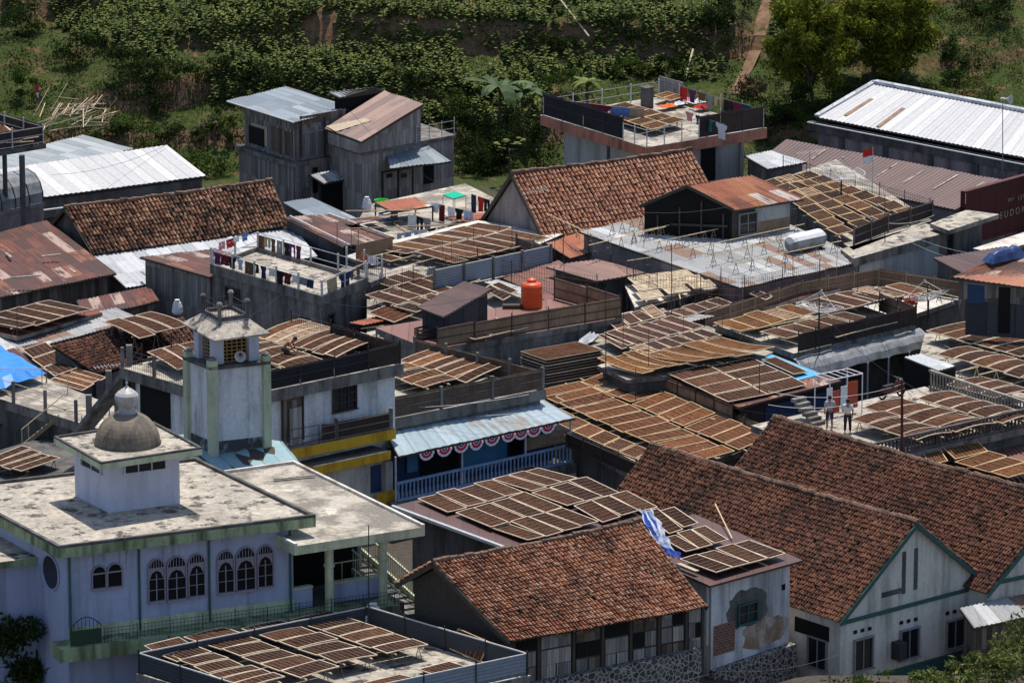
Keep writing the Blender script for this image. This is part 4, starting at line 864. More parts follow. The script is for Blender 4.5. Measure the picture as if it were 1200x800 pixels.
for lab, px, n in (('back row left group of the workshop', ((489, 584), (577, 563), (612, 577), (528, 600)), 4), ('back row right group of the workshop', ((582, 561), (625, 549), (681, 561), (617, 575)), 3), ('middle row left group of the workshop', ((535, 600), (615, 579), (657, 595), (577, 619)), 4), ('middle row right group of the workshop', ((624, 577), (685, 561), (727, 577), (665, 593)), 3), ('front row left group of the workshop', ((580, 617), (657, 596), (702, 612), (618, 634)), 4), ('front row right group of the workshop', ((672, 592), (735, 576), (768, 592), (710, 611)), 3)):
    trays('tobacco tray in the '+lab+' roof', px, t7, n, 1, 'tobd', 'frame', 0, 6, tobs=['tob'])
for lab, px, n in (('nearest the blue plastic wrap', ((762, 601), (783, 595), (824, 611), (777, 624)), 2), ('second from the wall of the maroon roof', ((784, 629), (819, 618), (859, 632), (797, 648)), 3), ('nearest the edge of the maroon roof', ((798, 655), (876, 633), (919, 649), (838, 671)), 4)):
    trays('tobacco tray in the row '+lab, px, t7, n, 1, 'tobd', 'frame', 0, 6)
# ============================================================ TILE ROOFED HOUSES
zr8 = gable_zr((750, 612), (505, 660), (828, 712), 4.0)
H8, s8, g80, g81, c8 = tilehouse('wooden_tile_house', 'board walled house with patched orange brown tile roof and stone footing', (507, 659), (750, 611), (596, 752), (829, 710), 4.0, min(zr8, 7.4), 'tile1', 'beam', 0, 11, .18, .24, .5, back=.5)  # wall takes the dark timber colour to paint in the shade on the gable
for k, x in enumerate((630, 671, 705, 738, 771, 803, 822)):
    s = s8.sz(x, 760)[0]; m = MB(); m.hexa([s8.pt(s-.06, 0, .01), s8.pt(s+.06, 0, .01), s8.pt(s+.06, 3.9, .01), s8.pt(s-.06, 3.9, .01)], s8.n*.1); m.build('wall_post', K['beam'], H8)
rnd = random.Random(4)
cells = [(604, 628), (633, 669), (674, 703), (708, 736), (741, 769), (774, 801), (806, 821)]
for x0, x1 in cells:
    for r_ in range(3):
        yt0 = 746-(x0-600)*.17+r_*19; nn = rnd.choice((1, 2, 2)); 
        for k in range(nn):
            xa, xb = x0+(x1-x0)*k/nn+.8, x0+(x1-x0)*(k+1)/nn-.8
            mt = rnd.choice(('wood', 'wood2', 'woodp', 'dark', 'wood', 'darkcon', 'wood') if r_ == 2 else ('wood', 'wood2', 'dark', 'woodp', 'dark', 'wood'))
            rectw(H8, 'wall_panel', s8, xa, xb, yt0-(xa-x0)*.17, yt0+17-(xa-x0)*.17, mt, .02, .03)
zz = s8.sz(720, 775)[1]; m = MB(); m.hexa([s8.pt(-.4, 0, .02), s8.pt(s8.L+.3, 0, .02), s8.pt(s8.L+.3, zz, .02), s8.pt(-.4, zz-.2, .02)], s8.n*.4); m.build('stone_footing', K['stone'], H8)
zr9 = gable_zr((1075, 612), (765, 520), (985, 729), 2.0); print('zr9', zr9, 'zr8', zr8)
H9, s9, g90, g91, c9 = tilehouse('gabled_house', 'white gabled house with green bargeboards and brown tile roof at lower right', (763, 521), (1075, 612), (683, 630), (985, 729), 2.0, min(zr9, 6.0), 'tile2', 'cream', -4.0, 12, .17, .24, .25, 'teal')
H10, s10, g100, g101, c10 = tilehouse('long_tile_house', 'long house with dark weathered tile roof on the right edge of the photo', (907, 489), (1248, 585), (823, 595), (1157, 696), 2.0, min(zr9, 6.0), 'tile2', 'cream', -4.0, 13, .17, .24, .25, 'teal')
for x0, x1, yt, yb in ((1001, 1021, 748, 783), (1055, 1075, 737, 770), (1109, 1129, 726, 757)):
    window(H9, g91, x0, x1, yt, yb, 2, 1, 'steel', 'glass', .07)
    for k in range(3): rectw(H9, 'vent', g91, x0+k*(x1-x0)*.42-1, x0+k*(x1-x0)*.42+3, yt-10-k*2, yt-6-k*2, 'dark', .012, .02)
window(H9, s9, 948, 969, 748, 782, 2, 1, 'steel', 'glass', .07); rectw(H9, 'dark_opening', s9, 932, 972, 728, 745, 'dark', .02, .03)
zg = g91.sz(1070, 707)[1]; m = MB(); m.hexa([g91.pt(0, zg-.1, .01), g91.pt(g91.L, zg-.1, .01), g91.pt(g91.L, zg+.08, .01), g91.pt(0, zg+.08, .01)], g91.n*.06); m.build('gable_band', K['teal'], H9)
rectw(H9, 'gable_slot', g91, 1057, 1061, 646, 695, 'darkcon', .01, .02); rectw(H9, 'gable_slot', g91, 1071, 1075, 642, 690, 'darkcon', .01, .02); rectw(H9, 'gable_slot', g91, 1033, 1057, 691, 697, 'darkcon', .01, .02)
zg = g91.sz(1060, 780)[1]; m = MB(); m.hexa([g91.pt(-.05, -4, .01), g91.pt(g91.L, -4, .01), g91.pt(g91.L, zg, .01), g91.pt(-.05, zg, .01)], g91.n*.05); m.build('plinth', K['teal'], H9)
wl = g91; rectw(H9, 'air_conditioner', wl, 1044, 1053, 750, 770, 'dksteel', .03, .5)
zg = g101.sz(1200, 675)[1]; m = MB(); m.hexa([g101.pt(0, zg-.1, .01), g101.pt(g101.L, zg-.1, .01), g101.pt(g101.L, zg+.08, .01), g101.pt(0, zg+.08, .01)], g101.n*.06); m.build('gable_band', K['teal'], H10)
shed('lean_to', 'low lean-to shed with brown wall and pale sheet roof at bottom right', 'shed', ((1125, 712), (1262, 682), (1300, 700), (1142, 735)), (1.6, 1.6, 1.1, 1.1), 'mpatch', 'wood2', -4, .2)
# ============================================================ BOTTOM TRAY DECK
BZ = 3.2
B26, f26, l26, r26 = deckhouse('brick_house', 'flat roofed brick house at the bottom with trays inside corrugated fencing', 'house', (349, 850), (159, 789), (622, 791), BZ, 'brick', 'roofcon', 'concrete', 0, .15, .3)
e = .1
fence('dark corrugated fence on the left side of the bottom tray deck', [f26.p(f26.lu-e, e), f26.p(2, e)], 0, .9, 'mcorr', 'corr', 'dksteel', 2.4, .03)
fence('grey corrugated fence between the bottom tray deck and the mosque terrace', [f26.p(f26.lu-e, e), f26.p(f26.lu-e, f26.lv-e)], 0, .9, 'mcorr', 'corr', 'dksteel', 2.6, .03)
fence('grey corrugated fence between the bottom tray deck and the tile house', [f26.p(f26.lu-e, f26.lv-e), f26.p(e, f26.lv-e)], 0, .95, 'mcorr', 'corr', 'dksteel', 2.4, .03)
fence('bluish corrugated fence at the front right of the bottom tray deck', [f26.p(e, f26.lv-e), f26.p(e, 1)], 0, .95, 'mcorrl', 'corr', 'dksteel', 2.4, .03)
tb = BZ+.62
for lab, px, n in (('leftmost row of the bottom deck', ((194, 767), (231, 758), (287, 778), (243, 788)), 3), ('short front row of the bottom deck', ((245, 790), (295, 780), (332, 794), (286, 806)), 3), ('second row from the left of the bottom deck', ((219, 747), (262, 737), (395, 782), (347, 794)), 6), ('third row from the left of the bottom deck', ((284, 737), (331, 727), (439, 766), (392, 777)), 5), ('row beside the mosque porch on the bottom deck', ((343, 726), (390, 716), (497, 755), (452, 765)), 6)):
    trays('tobacco tray in the '+lab, px, tb, 1, n, 'tob', 'frame', .03, 7, deck=BZ, tobs=['tobd'])
trays('low tobacco tray lying alone near the leaning tray', ((489, 784), (527, 775), (551, 781), (511, 791)), BZ+.15, 1, 1, 'tob', 'frame', 0, 6)
trays('low tobacco tray at the bottom edge of the photo', ((424, 800), (467, 789), (494, 795), (452, 806)), BZ+.15, 1, 1, 'tob', 'frame', 0, 6)
trays('tilted ribbed tray at the left end of the bottom deck', ((166, 756), (211, 746), (227, 757), (187, 767)), tb+.1, 1, 1, 'tob', 'frame', 0, 9, zs=[tb+.35, tb+.35, tb, tb])
trays('ribbed tray leaning against the fence beside the tile house', ((536, 738), (576, 749), (566, 776), (528, 762)), 0, 1, 1, 'tobr', 'framegold', 0, 7, zs=[BZ+.95, BZ+.95, BZ+.05, BZ+.05])
def sack(label, px, z, s=.5, col=(.62, .62, .62), name='white_sack', h=.8, seed=1):
    c = P(*px, z); m = MB(); rnd = random.Random(seed); pr = [(s*.75, 0), (s, .15*h), (s*.95, .5*h), (s*.7, .8*h), (s*.45, .92*h), (s*.55, h), (.02, h*.97)]
    rg = [[c+Vector((r_*math.cos(k*.449)*rnd.uniform(.75, 1.15)*.6, r_*math.sin(k*.449)*rnd.uniform(.75, 1.1)*.5, z_)) for k in range(14)] for r_, z_ in pr]
    for A, B in zip(rg, rg[1:]):
        for k in range(14): j = (k+1) % 14; m.face([A[k], A[j], B[j], B[k]])
    return tag(m.build(name, cloth(col), smooth=True), label, 'sack')
sack('crumpled white sack against the corrugated fence of the bottom deck', (437, 733), BZ, .75, h=1.0)
# plastic wrap hanging over the tile house edge
def drape(name, label, cat, px, zs, wd, mats, seed, folds=5):
    pts = [P(*p, z) for p, z in zip(px, zs)]; rnd = random.Random(seed); m = MB(); n = 9; rows = []
    for a, b in zip(pts, pts[1:]):
        for k in range(4): rows.append(a.lerp(b, k/4))
    rows.append(pts[-1]); d = (pts[-1]-pts[0]); sd_ = Vector((-d.y, d.x, 0)); sd_ = sd_.normalized() if sd_.length > .1 else Vector((1, 0, 0))
    G = []
    for i, p in enumerate(rows):
        w_ = wd*rnd.uniform(.7, 1.2); G.append([p+sd_*(w_*(k/n-.5))+Z*(.10*math.sin(k*1.9+i*.8)+rnd.uniform(-.05, .05)+.12) for k in range(n+1)])
    for i in range(len(G)-1):
        for k in range(n):
            q = [G[i][k], G[i][k+1], G[i+1][k+1], G[i+1][k]]; mi = 1 if len(mats) > 1 and (k in (1, 2, 5) or (i > len(G)*.75)) else 0; m.face(q, mi); m.face([p-Z*.02 for p in q][::-1], mi)
    return tag(m.build(name, [cloth(c) for c in mats]), label, cat)
drape('plastic_sheet', 'crumpled blue and white plastic sheet hanging over the tile roof edge', 'sheet', ((757, 601), (768, 622), (778, 640), (790, 655)), (4.95, 4.9, 4.85, 4.8), .7, [(.42, .46, .54), (.04, .09, .34)], 5)
p = thing('bamboo_pole', 'bamboo pole standing crooked before the dark tile roof', 'pole', P(858, 631, Z7)); m = MB(); m.tube(P(858, 631, Z7), P(838, 590, Z7+.3), .035, 5); m.build('pole', K['bamboo'], p)
m = MB(); m.bar(P(795, 660, Z7+.12), P(817, 669, Z7+.12), .22, .05); tag(m.build('loose_plank', K['paletimber']), 'pale loose plank on the edge of the maroon roof', 'plank')
# ============================================================ DECK WITH THE TWO PEOPLE
ZD = 4.6
B12, f12, l12, r12 = deckhouse('balustrade_house', 'flat roofed house with baluster edged tray deck where two people stand', 'house', (1010, 545), (880, 498), (1216, 497), ZD, 'darkcon', 'roofcon', 'concrete', 0, .3, .35)
fence('dark balustrade along the front of the deck with two people', [f12.p(.12, .8), f12.p(.12, f12.lv-.12)], 0, .85, 'darkcon', 'bal', None, 4)
fence('pale capped balustrade behind the trays of the deck with two people', [f12.p(.12, f12.lv-.12), f12.p(f12.lu-.5, f12.lv-.12)], 0, .95, 'roofcon2', 'bal', None, 4)
tz = ZD+.6
for lab, px, n, tb_ in (('central row behind the rusty pole', ((1016, 479), (1055, 467), (1167, 495), (1117, 507)), 5, 'tob'), ('front row behind the rusty pole', ((1000, 492), (1037, 484), (1115, 506), (1072, 517)), 4, 'tob'), ('back row along the pale balustrade', ((1080, 467), (1112, 460), (1215, 486), (1170, 497)), 5, 'tob')):
    trays('tobacco tray in the '+lab, px, tz, 1, n, tb_, 'frame', .1, 5, deck=ZD)
pole('rusty utility pole in front of the deck with two people', (1057, 545), 445, 4.6, .075, 'contred', 'utility_pole')
# ribbed golden trays on the roof at the right edge
shed('low_roof', 'low red roof carrying golden ribbed trays behind the long tile ridge', 'roof', ((1078, 522), (1240, 520), (1300, 560), (1110, 575)), (3.7, 3.7, 3.5, 3.5), 'mred', 'darkcon', 0, .3)
trays('steeply tilted golden ribbed tray behind the long tile ridge', ((1102, 524), (1141, 514), (1159, 529), (1117, 539)), 0, 1, 1, 'tobg', 'framegold', 0, 8, zs=[4.5, 4.5, 4.1, 4.1])
trays('half hidden golden ribbed tray left of the steeply tilted one', ((1080, 529), (1099, 525), (1112, 540), (1088, 546)), 0, 1, 1, 'tobg', 'framegold', 0, 6, zs=[4.5, 4.5, 4.1, 4.1])
trays('golden framed tobacco tray in the row right of the tilted tray', ((1119, 540), (1159, 530), (1222, 547), (1182, 561)), 4.1, 1, 3, 'tobg', 'framegold', 0, 5)
# ============================================================ BLUE EDGED TRAY ROOF
Z14 = 3.9
B14, f14, l14, r14 = deckhouse('blue_edged_house', 'house with blue walls and flat tray roof edged in bright blue', 'house', (866, 477), (771, 438), (986, 446), Z14, 'weaved', 'mrust', 'mmaroon', 0, .35, .12)
m = MB(); m.prism([f14.p(1.6, f14.lv-2.9), f14.p(f14.lu-.1, f14.lv-2.9), f14.p(f14.lu-.1, f14.lv-.15), f14.p(1.6, f14.lv-.15)], Z14+.004, Z14+.03); m.build('blue_roof_sheet', cloth((.10, .36, .62)), B14)
rectw(B14, 'blue_wall', r14, 896, 978, 466, 489, 'dkblue', .02, .04)
t14 = Z14+.15
trays('tobacco tray in the left column of the blue edged roof', ((779, 438), (832, 429), (895, 461), (857, 471)), t14, 1, 4, 'tob', 'frame', 0, 9)
trays('tobacco tray in the right column of the blue edged roof', ((834, 429), (880, 420), (945, 450), (897, 461)), t14, 1, 4, 'tob', 'frame', 0, 9)
trays('single narrow tobacco tray on the bright blue roof strip', ((893, 421), (910, 418), (948, 436), (930, 441)), t14, 1, 1, 'tob', 'framegold', 0, 12)
m = MB()
for k in range(6): pass
fence('tan bamboo fence between the blue edged roof and the long tray rows', [l14.pt(0, 2.7, .4), l14.pt(l14.L, 2.7, .4)], 0, 1.15, 'weavel', 'panel', 'beam', 2)
platform('low_flat_house', 'low flat house under sagging golden trays beside the blue edged roof', ((735, 445), (700, 428), (760, 410), (850, 396), (912, 410), (880, 424), (790, 440)), 4.0, .2, 'darkcon')
trays('sagging golden tray nearest the awning house', ((752, 412), (845, 398), (905, 407), (815, 427)), 4.45, 4, 1, 'tobg', 'framegold', -.1, 8)
trays('sagging golden tray nearest the stacked trays', ((702, 421), (757, 409), (808, 424), (752, 437)), 4.45, 4, 1, 'tobg', 'framegold', -.1, 8)
# ============================================================ PURPLE BROWN TRAYS
platform('low_flat_house', 'low flat house under purple brown tray rows right of the bamboo fence', ((690, 412), (705, 372), (770, 358), (850, 390), (790, 408), (735, 420)), 3.9, .2, 'darkcon')
trays('purple brown tray in the upper row right of the bamboo fence', ((714, 373), (760, 360), (783, 369), (722, 387)), 4.4, 4, 1, 'tobp', 'frame', 0, 4, deck=3.9)
trays('purple brown tray in the middle row right of the bamboo fence', ((712, 391), (783, 371), (824, 384), (746, 404)), 4.4, 6, 1, 'tobp', 'frame', 0, 4, deck=3.9)
trays('purple brown tray in the lower row right of the bamboo fence', ((738, 407), (822, 386), (842, 394), (762, 415)), 4.4, 6, 1, 'tobp', 'frame', 0, 4, deck=3.9)
trays('purple brown tray in the left row below the bamboo fence', ((702, 393), (712, 391), (744, 404), (726, 409)), 4.4, 2, 1, 'tobp', 'frame', 0, 4)
# ============================================================ AWNING HOUSE with brown screened deck
ZA = 4.3
B15, f15, l15, r15 = deckhouse('awning_house', 'house with cloudy arched plastic awning under a brown screened tray deck', 'house', (930, 414), (838, 380), (1073, 380), ZA, 'darkcon', 'roofcon2', 'concrete', 0, .3, .35)
def frp(x, y, z): return P(x, y, z)
a, b = P(935, 413, ZA), P(1073, 381, ZA)
fence('dark brown screen on the front of the awning house deck', [a, b], 0, 1.0, 'weaved', 'panel', 'dksteel', 1.3)
fence('brown screen on the right edge of the awning house deck', [b, P(1031, 365, ZA)], 0, 1.0, 'weave', 'panel', 'dksteel', 1.6)
aw = thing('arched_awning', 'cloudy plastic awning on arched ribs below the dark brown screen', 'awning', (P(925, 425, ZA-.6)+P(1085, 388, ZA-.6))/2)
m = MB(); A, B = P(930, 420, ZA-.25), P(1077, 384, ZA-.25); u = -f15.u; n = 24; prof = [(0, 0), (.3, -.06), (.6, -.2), (.85, -.45), (1.0, -.8)]
G = [[A.lerp(B, k/n)+u*d+Z*(h-.03*math.sin(k*1.7)) for k in range(n+1)] for d, h in prof]
for i in range(4):
    for k in range(n): m.face([G[i][k], G[i+1][k], G[i+1][k+1], G[i][k+1]])
m.build('plastic_cover', K['poly'], aw, True)
for k in range(0, n+1, 4):
    m = MB(); m.path([G[i][k]-Z*.02 for i in range(5)], .025, 4); m.tube(G[4][k], Vector((G[4][k].x, G[4][k].y, 0)), .05, 5); m.build('rib', K['galv'], aw)
ta = ZA+.5
for lab, px, n in (('golden row left on the awning house deck', ((832, 378), (930, 358), (950, 367), (876, 389)), 5), ('front row behind the dark brown screen', ((890, 388), (990, 366), (1016, 375), (926, 397)), 5), ('middle row before the mesh fence of the awning house', ((940, 353), (1018, 337), (1058, 346), (985, 366)), 4), ('back row before the mesh fence of the awning house', ((1000, 344), (1055, 333), (1085, 342), (1032, 354)), 3)):
    trays('tobacco tray in the '+lab, px, ta, n, 1, 'tobg' if 'golden' in lab else 'tob', 'framegold' if 'golden' in lab else 'frame', 0, 5, deck=ZA)
fence('long grey brown mesh fence behind the awning house trays', [P(826, 388, ZA-1), P(940, 352, ZA-1), P(1030, 336, ZA-1)], 0, 1.05, 'weave', 'panel', 'bambood', 2)
fence('brown mesh fence behind the round dish on the right', [P(1030, 337, ZA-1), P(1128, 352, ZA-1)], 0, 1.05, 'weave', 'panel', 'bambood', 2)
platform('flat_house', 'low flat house behind the long grey brown mesh fence', ((826, 392), (930, 350), (1030, 330), (1132, 348), (1060, 372), (930, 412), (870, 404)), ZA-1.0, .25, 'darkcon', 'cream')
def dish(label, px, z, r=1.5, tilt=(0, .15, 1), legs=.7, mat='mesh'):
    c = P(*px, z); rt = thing('satellite_dish', label, 'satellite dish', c-Z*legs); n_ = Vector(tilt).normalized(); x = n_.orthogonal().normalized(); y = n_.cross(x)
    def pt(rr_, a): return c+(x*math.cos(a)+y*math.sin(a))*rr_*r+n_*(rr_*rr_*r*.28)
    m = MB(); NR = 20
    for k in range(NR):
        a = 2*math.pi*k/NR; m.path([pt(i/5, a) for i in range(6)], .012, 3)
    for i in range(1, 13):
        for k in range(NR*2): m.tube(pt(i/12, math.pi*k/NR), pt(i/12, math.pi*(k+1)/NR), .022 if i == 12 else .009, 3, cap=False)
    m.build('mesh_ribs', K['galv'], rt)
    m = MB(); m.tube(c-Z*legs, c, .05, 6); 
    m.build('mount', K['dksteel'], rt); m = MB(); f = c+n_*r*.9
    for k in range(3): m.tube(pt(1, 2.1*k+.4), f, .012, 3)
    m.tube(f-n_*.12, f+n_*.08, .06, 6); m.build('feed_arm', K['galv'], rt)
dish('pale mesh satellite dish on a mast before the awning house trays', (960, 366), ZA+1.3, 1.25, (.1, .1, 1), 1.3)
dish('pale mesh satellite dish right of the awning house before the sheds', (1088, 352), ZA+.3, 1.2, (-.2, .3, 1), 1.0)
pole('slim dark mast rising beside the dish on the awning house deck', (960, 420), 345, ZA-.5, .03, 'dksteel')
pole('slim dark mast with small lamp beside the right hand dish', (1087, 378), 332, ZA-.8, .03, 'dksteel')
# ============================================================ FAR RIGHT TRAY DECK
ZR = 4.0
B13, q13 = platform('flat_house', 'flat roofed house on the right edge with long tray rows on trestles', ((1240, 492), (1074, 431), (1084, 390), (1180, 372), (1420, 440)), ZR, .3, 'darkcon', 'roofcon', cat='house')
f13 = Fr((1240, 492), (1012, 408), (1400, 452), ZR)
tr_ = ZR+.65
trays('tobacco tray in the upper row of the deck on the right edge', ((1088, 388), (1140, 377), (1285, 417), (1232, 428)), tr_, 1, 8, 'tob', 'frame', .05, 5, deck=ZR, tobs=['tobd'])
trays('tobacco tray in the lower row of the deck on the right edge', ((1102, 417), (1136, 405), (1250, 437), (1212, 447)), tr_, 1, 6, 'tob', 'frame', .1, 5, deck=ZR, tobs=['tobd'])
tr = thing('low_shelter', 'low pale slatted shelter roof between the awning house and the balustrade', 'shelter', P(1085, 440, 4.0)-Z*4.0)
q = [P(1060, 418, 4.9), P(1080, 414, 4.9), P(1120, 428, 4.7), P(1100, 434, 4.7)]
metal_roof(tr, q, 'mpale'); walls(tr, q, 3.2, [p.z-.1 for p in q], 'dark')
# rusty shed at the right edge
rs, q, wl = shed('rusty_shed', 'grey board shed with patched rusty roof beside the leaning brown boards', 'shed', ((1160, 305), (1310, 282), (1330, 318), (1114, 325)), (7.2, 7.2, 6.7, 6.7), 'mrust', 'wood', 0, .5)
q = [P(1114, 324.5, 6.72), P(1210, 337, 6.6), P(1330, 318, 6.6), P(1240, 306, 6.9)]; metal_roof(rs, q, 'mrustl', 'lean_to_roof')
a, b = P(1131, 392, 4.9), P(1215, 398, 4.9); wlx = Wall(a, b); m = MB()
m.face([a, b, Vector((b.x, b.y, 6.7)), Vector((a.x, a.y, 6.72))]); m.build('front_wall', K['mcorr'], rs)
rectw(rs, 'dark_panel', wlx, 1134, 1154, 333, 355, 'dkblue', .03, .03); rectw(rs, 'dark_panel', wlx, 1170, 1184, 336, 390, 'dark', .03, .03)
m = MB(); a, b = P(1119, 384, ZR), P(1176, 382, ZR); m.hexa([a, b, b+Z*1.45+f13.v*.5, a+Z*1.45+f13.v*.5], Vector((0, .05, .02))); bd = m.build('leaning_boards', K['wood2']); tag(bd, 'brown tray boards leaning against the shed at the right edge', 'boards')
def tarp_lump(name, label, px, z, sx, sy, sz, mat, seed):
    c = P(*px, z); m = MB(); n, k = 18, 10; rows = []
    for j in range(k+1):
        t = j/k; row = []
        for i in range(n+1):
            u = i/n; fx = 2*u-1; fy = 2*t-1; h = sz*max(0, (1-abs(fx)**5))*max(0, (1-abs(fy)**5)); p = c+f13.v*(fx*sx)+f13.u*(fy*sy)+Z*h; p += Vector((noise.noise(p*1.7)*.12, 0, noise.noise(p*2.1+Vector((seed, 0, 0)))*.14 if h > .05 else 0)); row.append(p)
        rows.append(row)
    for j in range(k):
        for i in range(n): m.face([rows[j][i], rows[j][i+1], rows[j+1][i+1], rows[j+1][i]])
    return tag(m.build(name, K[mat], smooth=False), label, 'tarpaulin')
tarp_lump('tarpaulin_bundle', 'dark blue tarpaulin bundle lying on the rusty roof at right', (1178, 303), 7.15, 1.4, .5, .6, 'tarpd', 1)
tarp_lump('tarpaulin', 'bright blue tarpaulin cover beside the shed at the right edge', (1196, 388), ZR, .6, .5, .9, 'tarp', 3)
def trestle(label, px, z, wd=1.6, h=.8, d=None):
    c = P(*px, z); d = d or f13.v; rt = thing('trestle', label, 'trestle', c); 
    for s_ in (-1, 1):
        m = MB(); b = c+d*(s_*wd/2); k = f13.u*.28
        m.tube(b-k, b+Z*h, .03, 4); m.tube(b+k, b+Z*h, .03, 4); m.build('leg', K['bamboo'], rt)
    m = MB(); m.tube(c-d*(wd/2+.1)+Z*h, c+d*(wd/2+.1)+Z*h, .035, 5); m.build('bar', K['bamboo'], rt)
trestle('bare pale trestle standing before the brown leaning boards', (1168, 386), ZR, 1.6, .8)
trestle('empty bamboo trestle before the pale slatted shelter', (1135, 448), ZR, 1.2, .7)
trestle('empty bamboo trestle under the end of the lower right rows', (1158, 452), ZR, 1.2, .7)
# ============================================================ PEOPLE
def skin_obj(name, joints, edges, mat, parent, sub=2):
    me = bpy.data.meshes.new(name); og = Vector(parent['_o']); me.from_pydata([Vector(j[:3])-og for j in joints], edges, []); ob = bpy.data.objects.new(name, me); S.collection.objects.link(ob)
    sk = ob.modifiers.new('skin', 'SKIN'); 
    if not me.skin_vertices: me.skin_vertices.new()
    for v, j in zip(me.skin_vertices[0].data, joints): v.radius = (j[3], j[4] if len(j) > 4 else j[3]); v.use_root = False
    me.skin_vertices[0].data[0].use_root = True
    ob.modifiers.new('sub', 'SUBSURF').levels = sub
    ob.modifiers['sub'].render_levels = sub
    S.collection.objects.link(ob) if ob.name not in S.collection.objects else None
    dg = bpy.context.evaluated_depsgraph_get(); ev = ob.evaluated_get(dg); nm = bpy.data.meshes.new_from_object(ev); bpy.data.objects.remove(ob)
    nm.materials.clear(); nm.materials.append(K[mat] if isinstance(mat, str) else mat); nm.polygons.foreach_set('use_smooth', [True]*len(nm.polygons))
    o = bpy.data.objects.new(name, nm); S.collection.objects.link(o); o.parent = parent; o['_o'] = tuple(og); return o
def person(label, c, face, J, shirt, pants, sleeve=True, legs=True, shoes=True, group=None):
    """J: joints in metres in the person's own frame (x right, y forward, z up) keyed by name"""
    f = Vector((face[0], face[1], 0)).normalized(); r_ = Vector((f.y, -f.x, 0)); rt = thing('person', label, 'person', c)
    def w(k): x, y, z = J[k]; return c+r_*x+f*y+Z*z
    names = ['pelvis', 'waist', 'chest', 'neck', 'headb', 'headt']; js = []; ed = []; ix = {}
    def add(k, ra, rb=None):
        ix[k] = len(js); p = w(k); js.append((p.x, p.y, p.z, ra, rb or ra))
    add('pelvis', .135, .10); add('waist', .125, .09); add('chest', .155, .105); add('neck', .055); add('headb', .075, .085); add('headm', .083, .10); add('headt', .06, .075)
    ed += [(0, 1), (1, 2), (2, 3), (3, 4), (4, 5), (5, 6)]
    for s_ in 'lr':
        add('sh'+s_, .06); add('el'+s_, .042); add('wr'+s_, .03); add('ha'+s_, .038, .02); ed += [(2, ix['sh'+s_]), (ix['sh'+s_], ix['el'+s_]), (ix['el'+s_], ix['wr'+s_]), (ix['wr'+s_], ix['ha'+s_])]
        hv = (w('ha'+s_)-w('wr'+s_)).normalized(); sv = hv.orthogonal().normalized()
        for q in range(4):
            k = len(js); b = w('ha'+s_)+sv*((q-1.5)*.018); js.append((b.x, b.y, b.z, .009, .009)); e2 = b+hv*(.075-.012*abs(q-1.4)); js.append((e2.x, e2.y, e2.z-.01, .007, .007)); ed += [(ix['ha'+s_], k), (k, k+1)]
        k = len(js); b = w('wr'+s_)+hv*.03+sv*.035; js.append((b.x, b.y, b.z, .010, .010)); b = b+hv*.05+sv*.02; js.append((b.x, b.y, b.z, .008, .008)); ed += [(ix['wr'+s_], k), (k, k+1)]
        add('hi'+s_, .095); add('kn'+s_, .062); add('an'+s_, .042); add('to'+s_, .035, .025); ed += [(0, ix['hi'+s_]), (ix['hi'+s_], ix['kn'+s_]), (ix['kn'+s_], ix['an'+s_]), (ix['an'+s_], ix['to'+s_])]
    body = skin_obj('body', js, ed, 'skin', rt)
    hd = w('headm'); up = (w('headt')-w('headb')).normalized(); hf = (f-up*f.dot(up)).normalized(); hr = hf.cross(up)
    m = MB()                                                        # hair cap
    def sp(th, ph): return hd+up*.02+(hr*math.sin(th)*math.cos(ph)*.098+hf*(math.sin(th)*math.sin(ph)*.115-.012)+up*math.cos(th)*.125)
    for i in range(7):
        for k in range(14):
            t0, t1 = math.pi*.62*i/7, math.pi*.62*(i+1)/7; p0, p1 = 2*math.pi*k/14, 2*math.pi*(k+1)/14
            if math.sin((p0+p1)/2) > .35 and i > 3: continue
            m.face([sp(t0, p0), sp(t1, p0), sp(t1, p1), sp(t0, p1)])
    m.build('hair', K['hair'], body, True)
    m = MB(); m.tube(hd+hf*.10+up*.01, hd+hf*.125-up*.03, .012, 5, r2=.02)
    for s_ in (-1, 1): m.tube(hd+hr*(s_*.088)+up*.02, hd+hr*(s_*.10)-up*.03, .022, 5)
    m.build('nose_and_ears', K['skin'], body); m = MB()
    for s_ in (-1, 1): m.tube(hd+hf*.098+hr*(s_*.035)+up*.025, hd+hf*.106+hr*(s_*.035)+up*.025, .012, 6)
    m.tube(hd+hf*.097-hr*.03-up*.055, hd+hf*.097+hr*.03-up*.055, .008, 4); m.build('eyes_and_mouth', K['hair'], body)
    if shirt:
        js = []; ed = []
        def a2(p, ra, rb=None): js.append((p.x, p.y, p.z, ra, rb or ra)); return len(js)-1
        a = a2(w('pelvis')+Z*.02, .155, .12); b = a2(w('waist'), .15, .115); d = a2(w('chest'), .175, .128); n_ = a2(w('chest').lerp(w('neck'), .75), .085, .08); ed += [(a, b), (b, d), (d, n_)]
        for s_ in 'lr':
            q = a2(w('sh'+s_), .082); e2 = a2(w('sh'+s_).lerp(w('el'+s_), .75), .066); ed += [(d, q), (q, e2)]
        skin_obj('shirt', js, ed, cloth(shirt), rt)
    js = []; ed = []
    def a2(p, ra, rb=None): js.append((p.x, p.y, p.z, ra, rb or ra)); return len(js)-1
    a = a2(w('pelvis')+Z*.04, .15, .118)
    for s_ in 'lr':
        q = a2(w('hi'+s_), .108); k = a2(w('kn'+s_), .08); 
        ed += [(a, q), (q, k)]
        if legs: e2 = a2(w('an'+s_)+Z*.03, .066); ed += [(k, e2)]
    skin_obj('trousers', js, ed, cloth(pants), rt)
    return rt
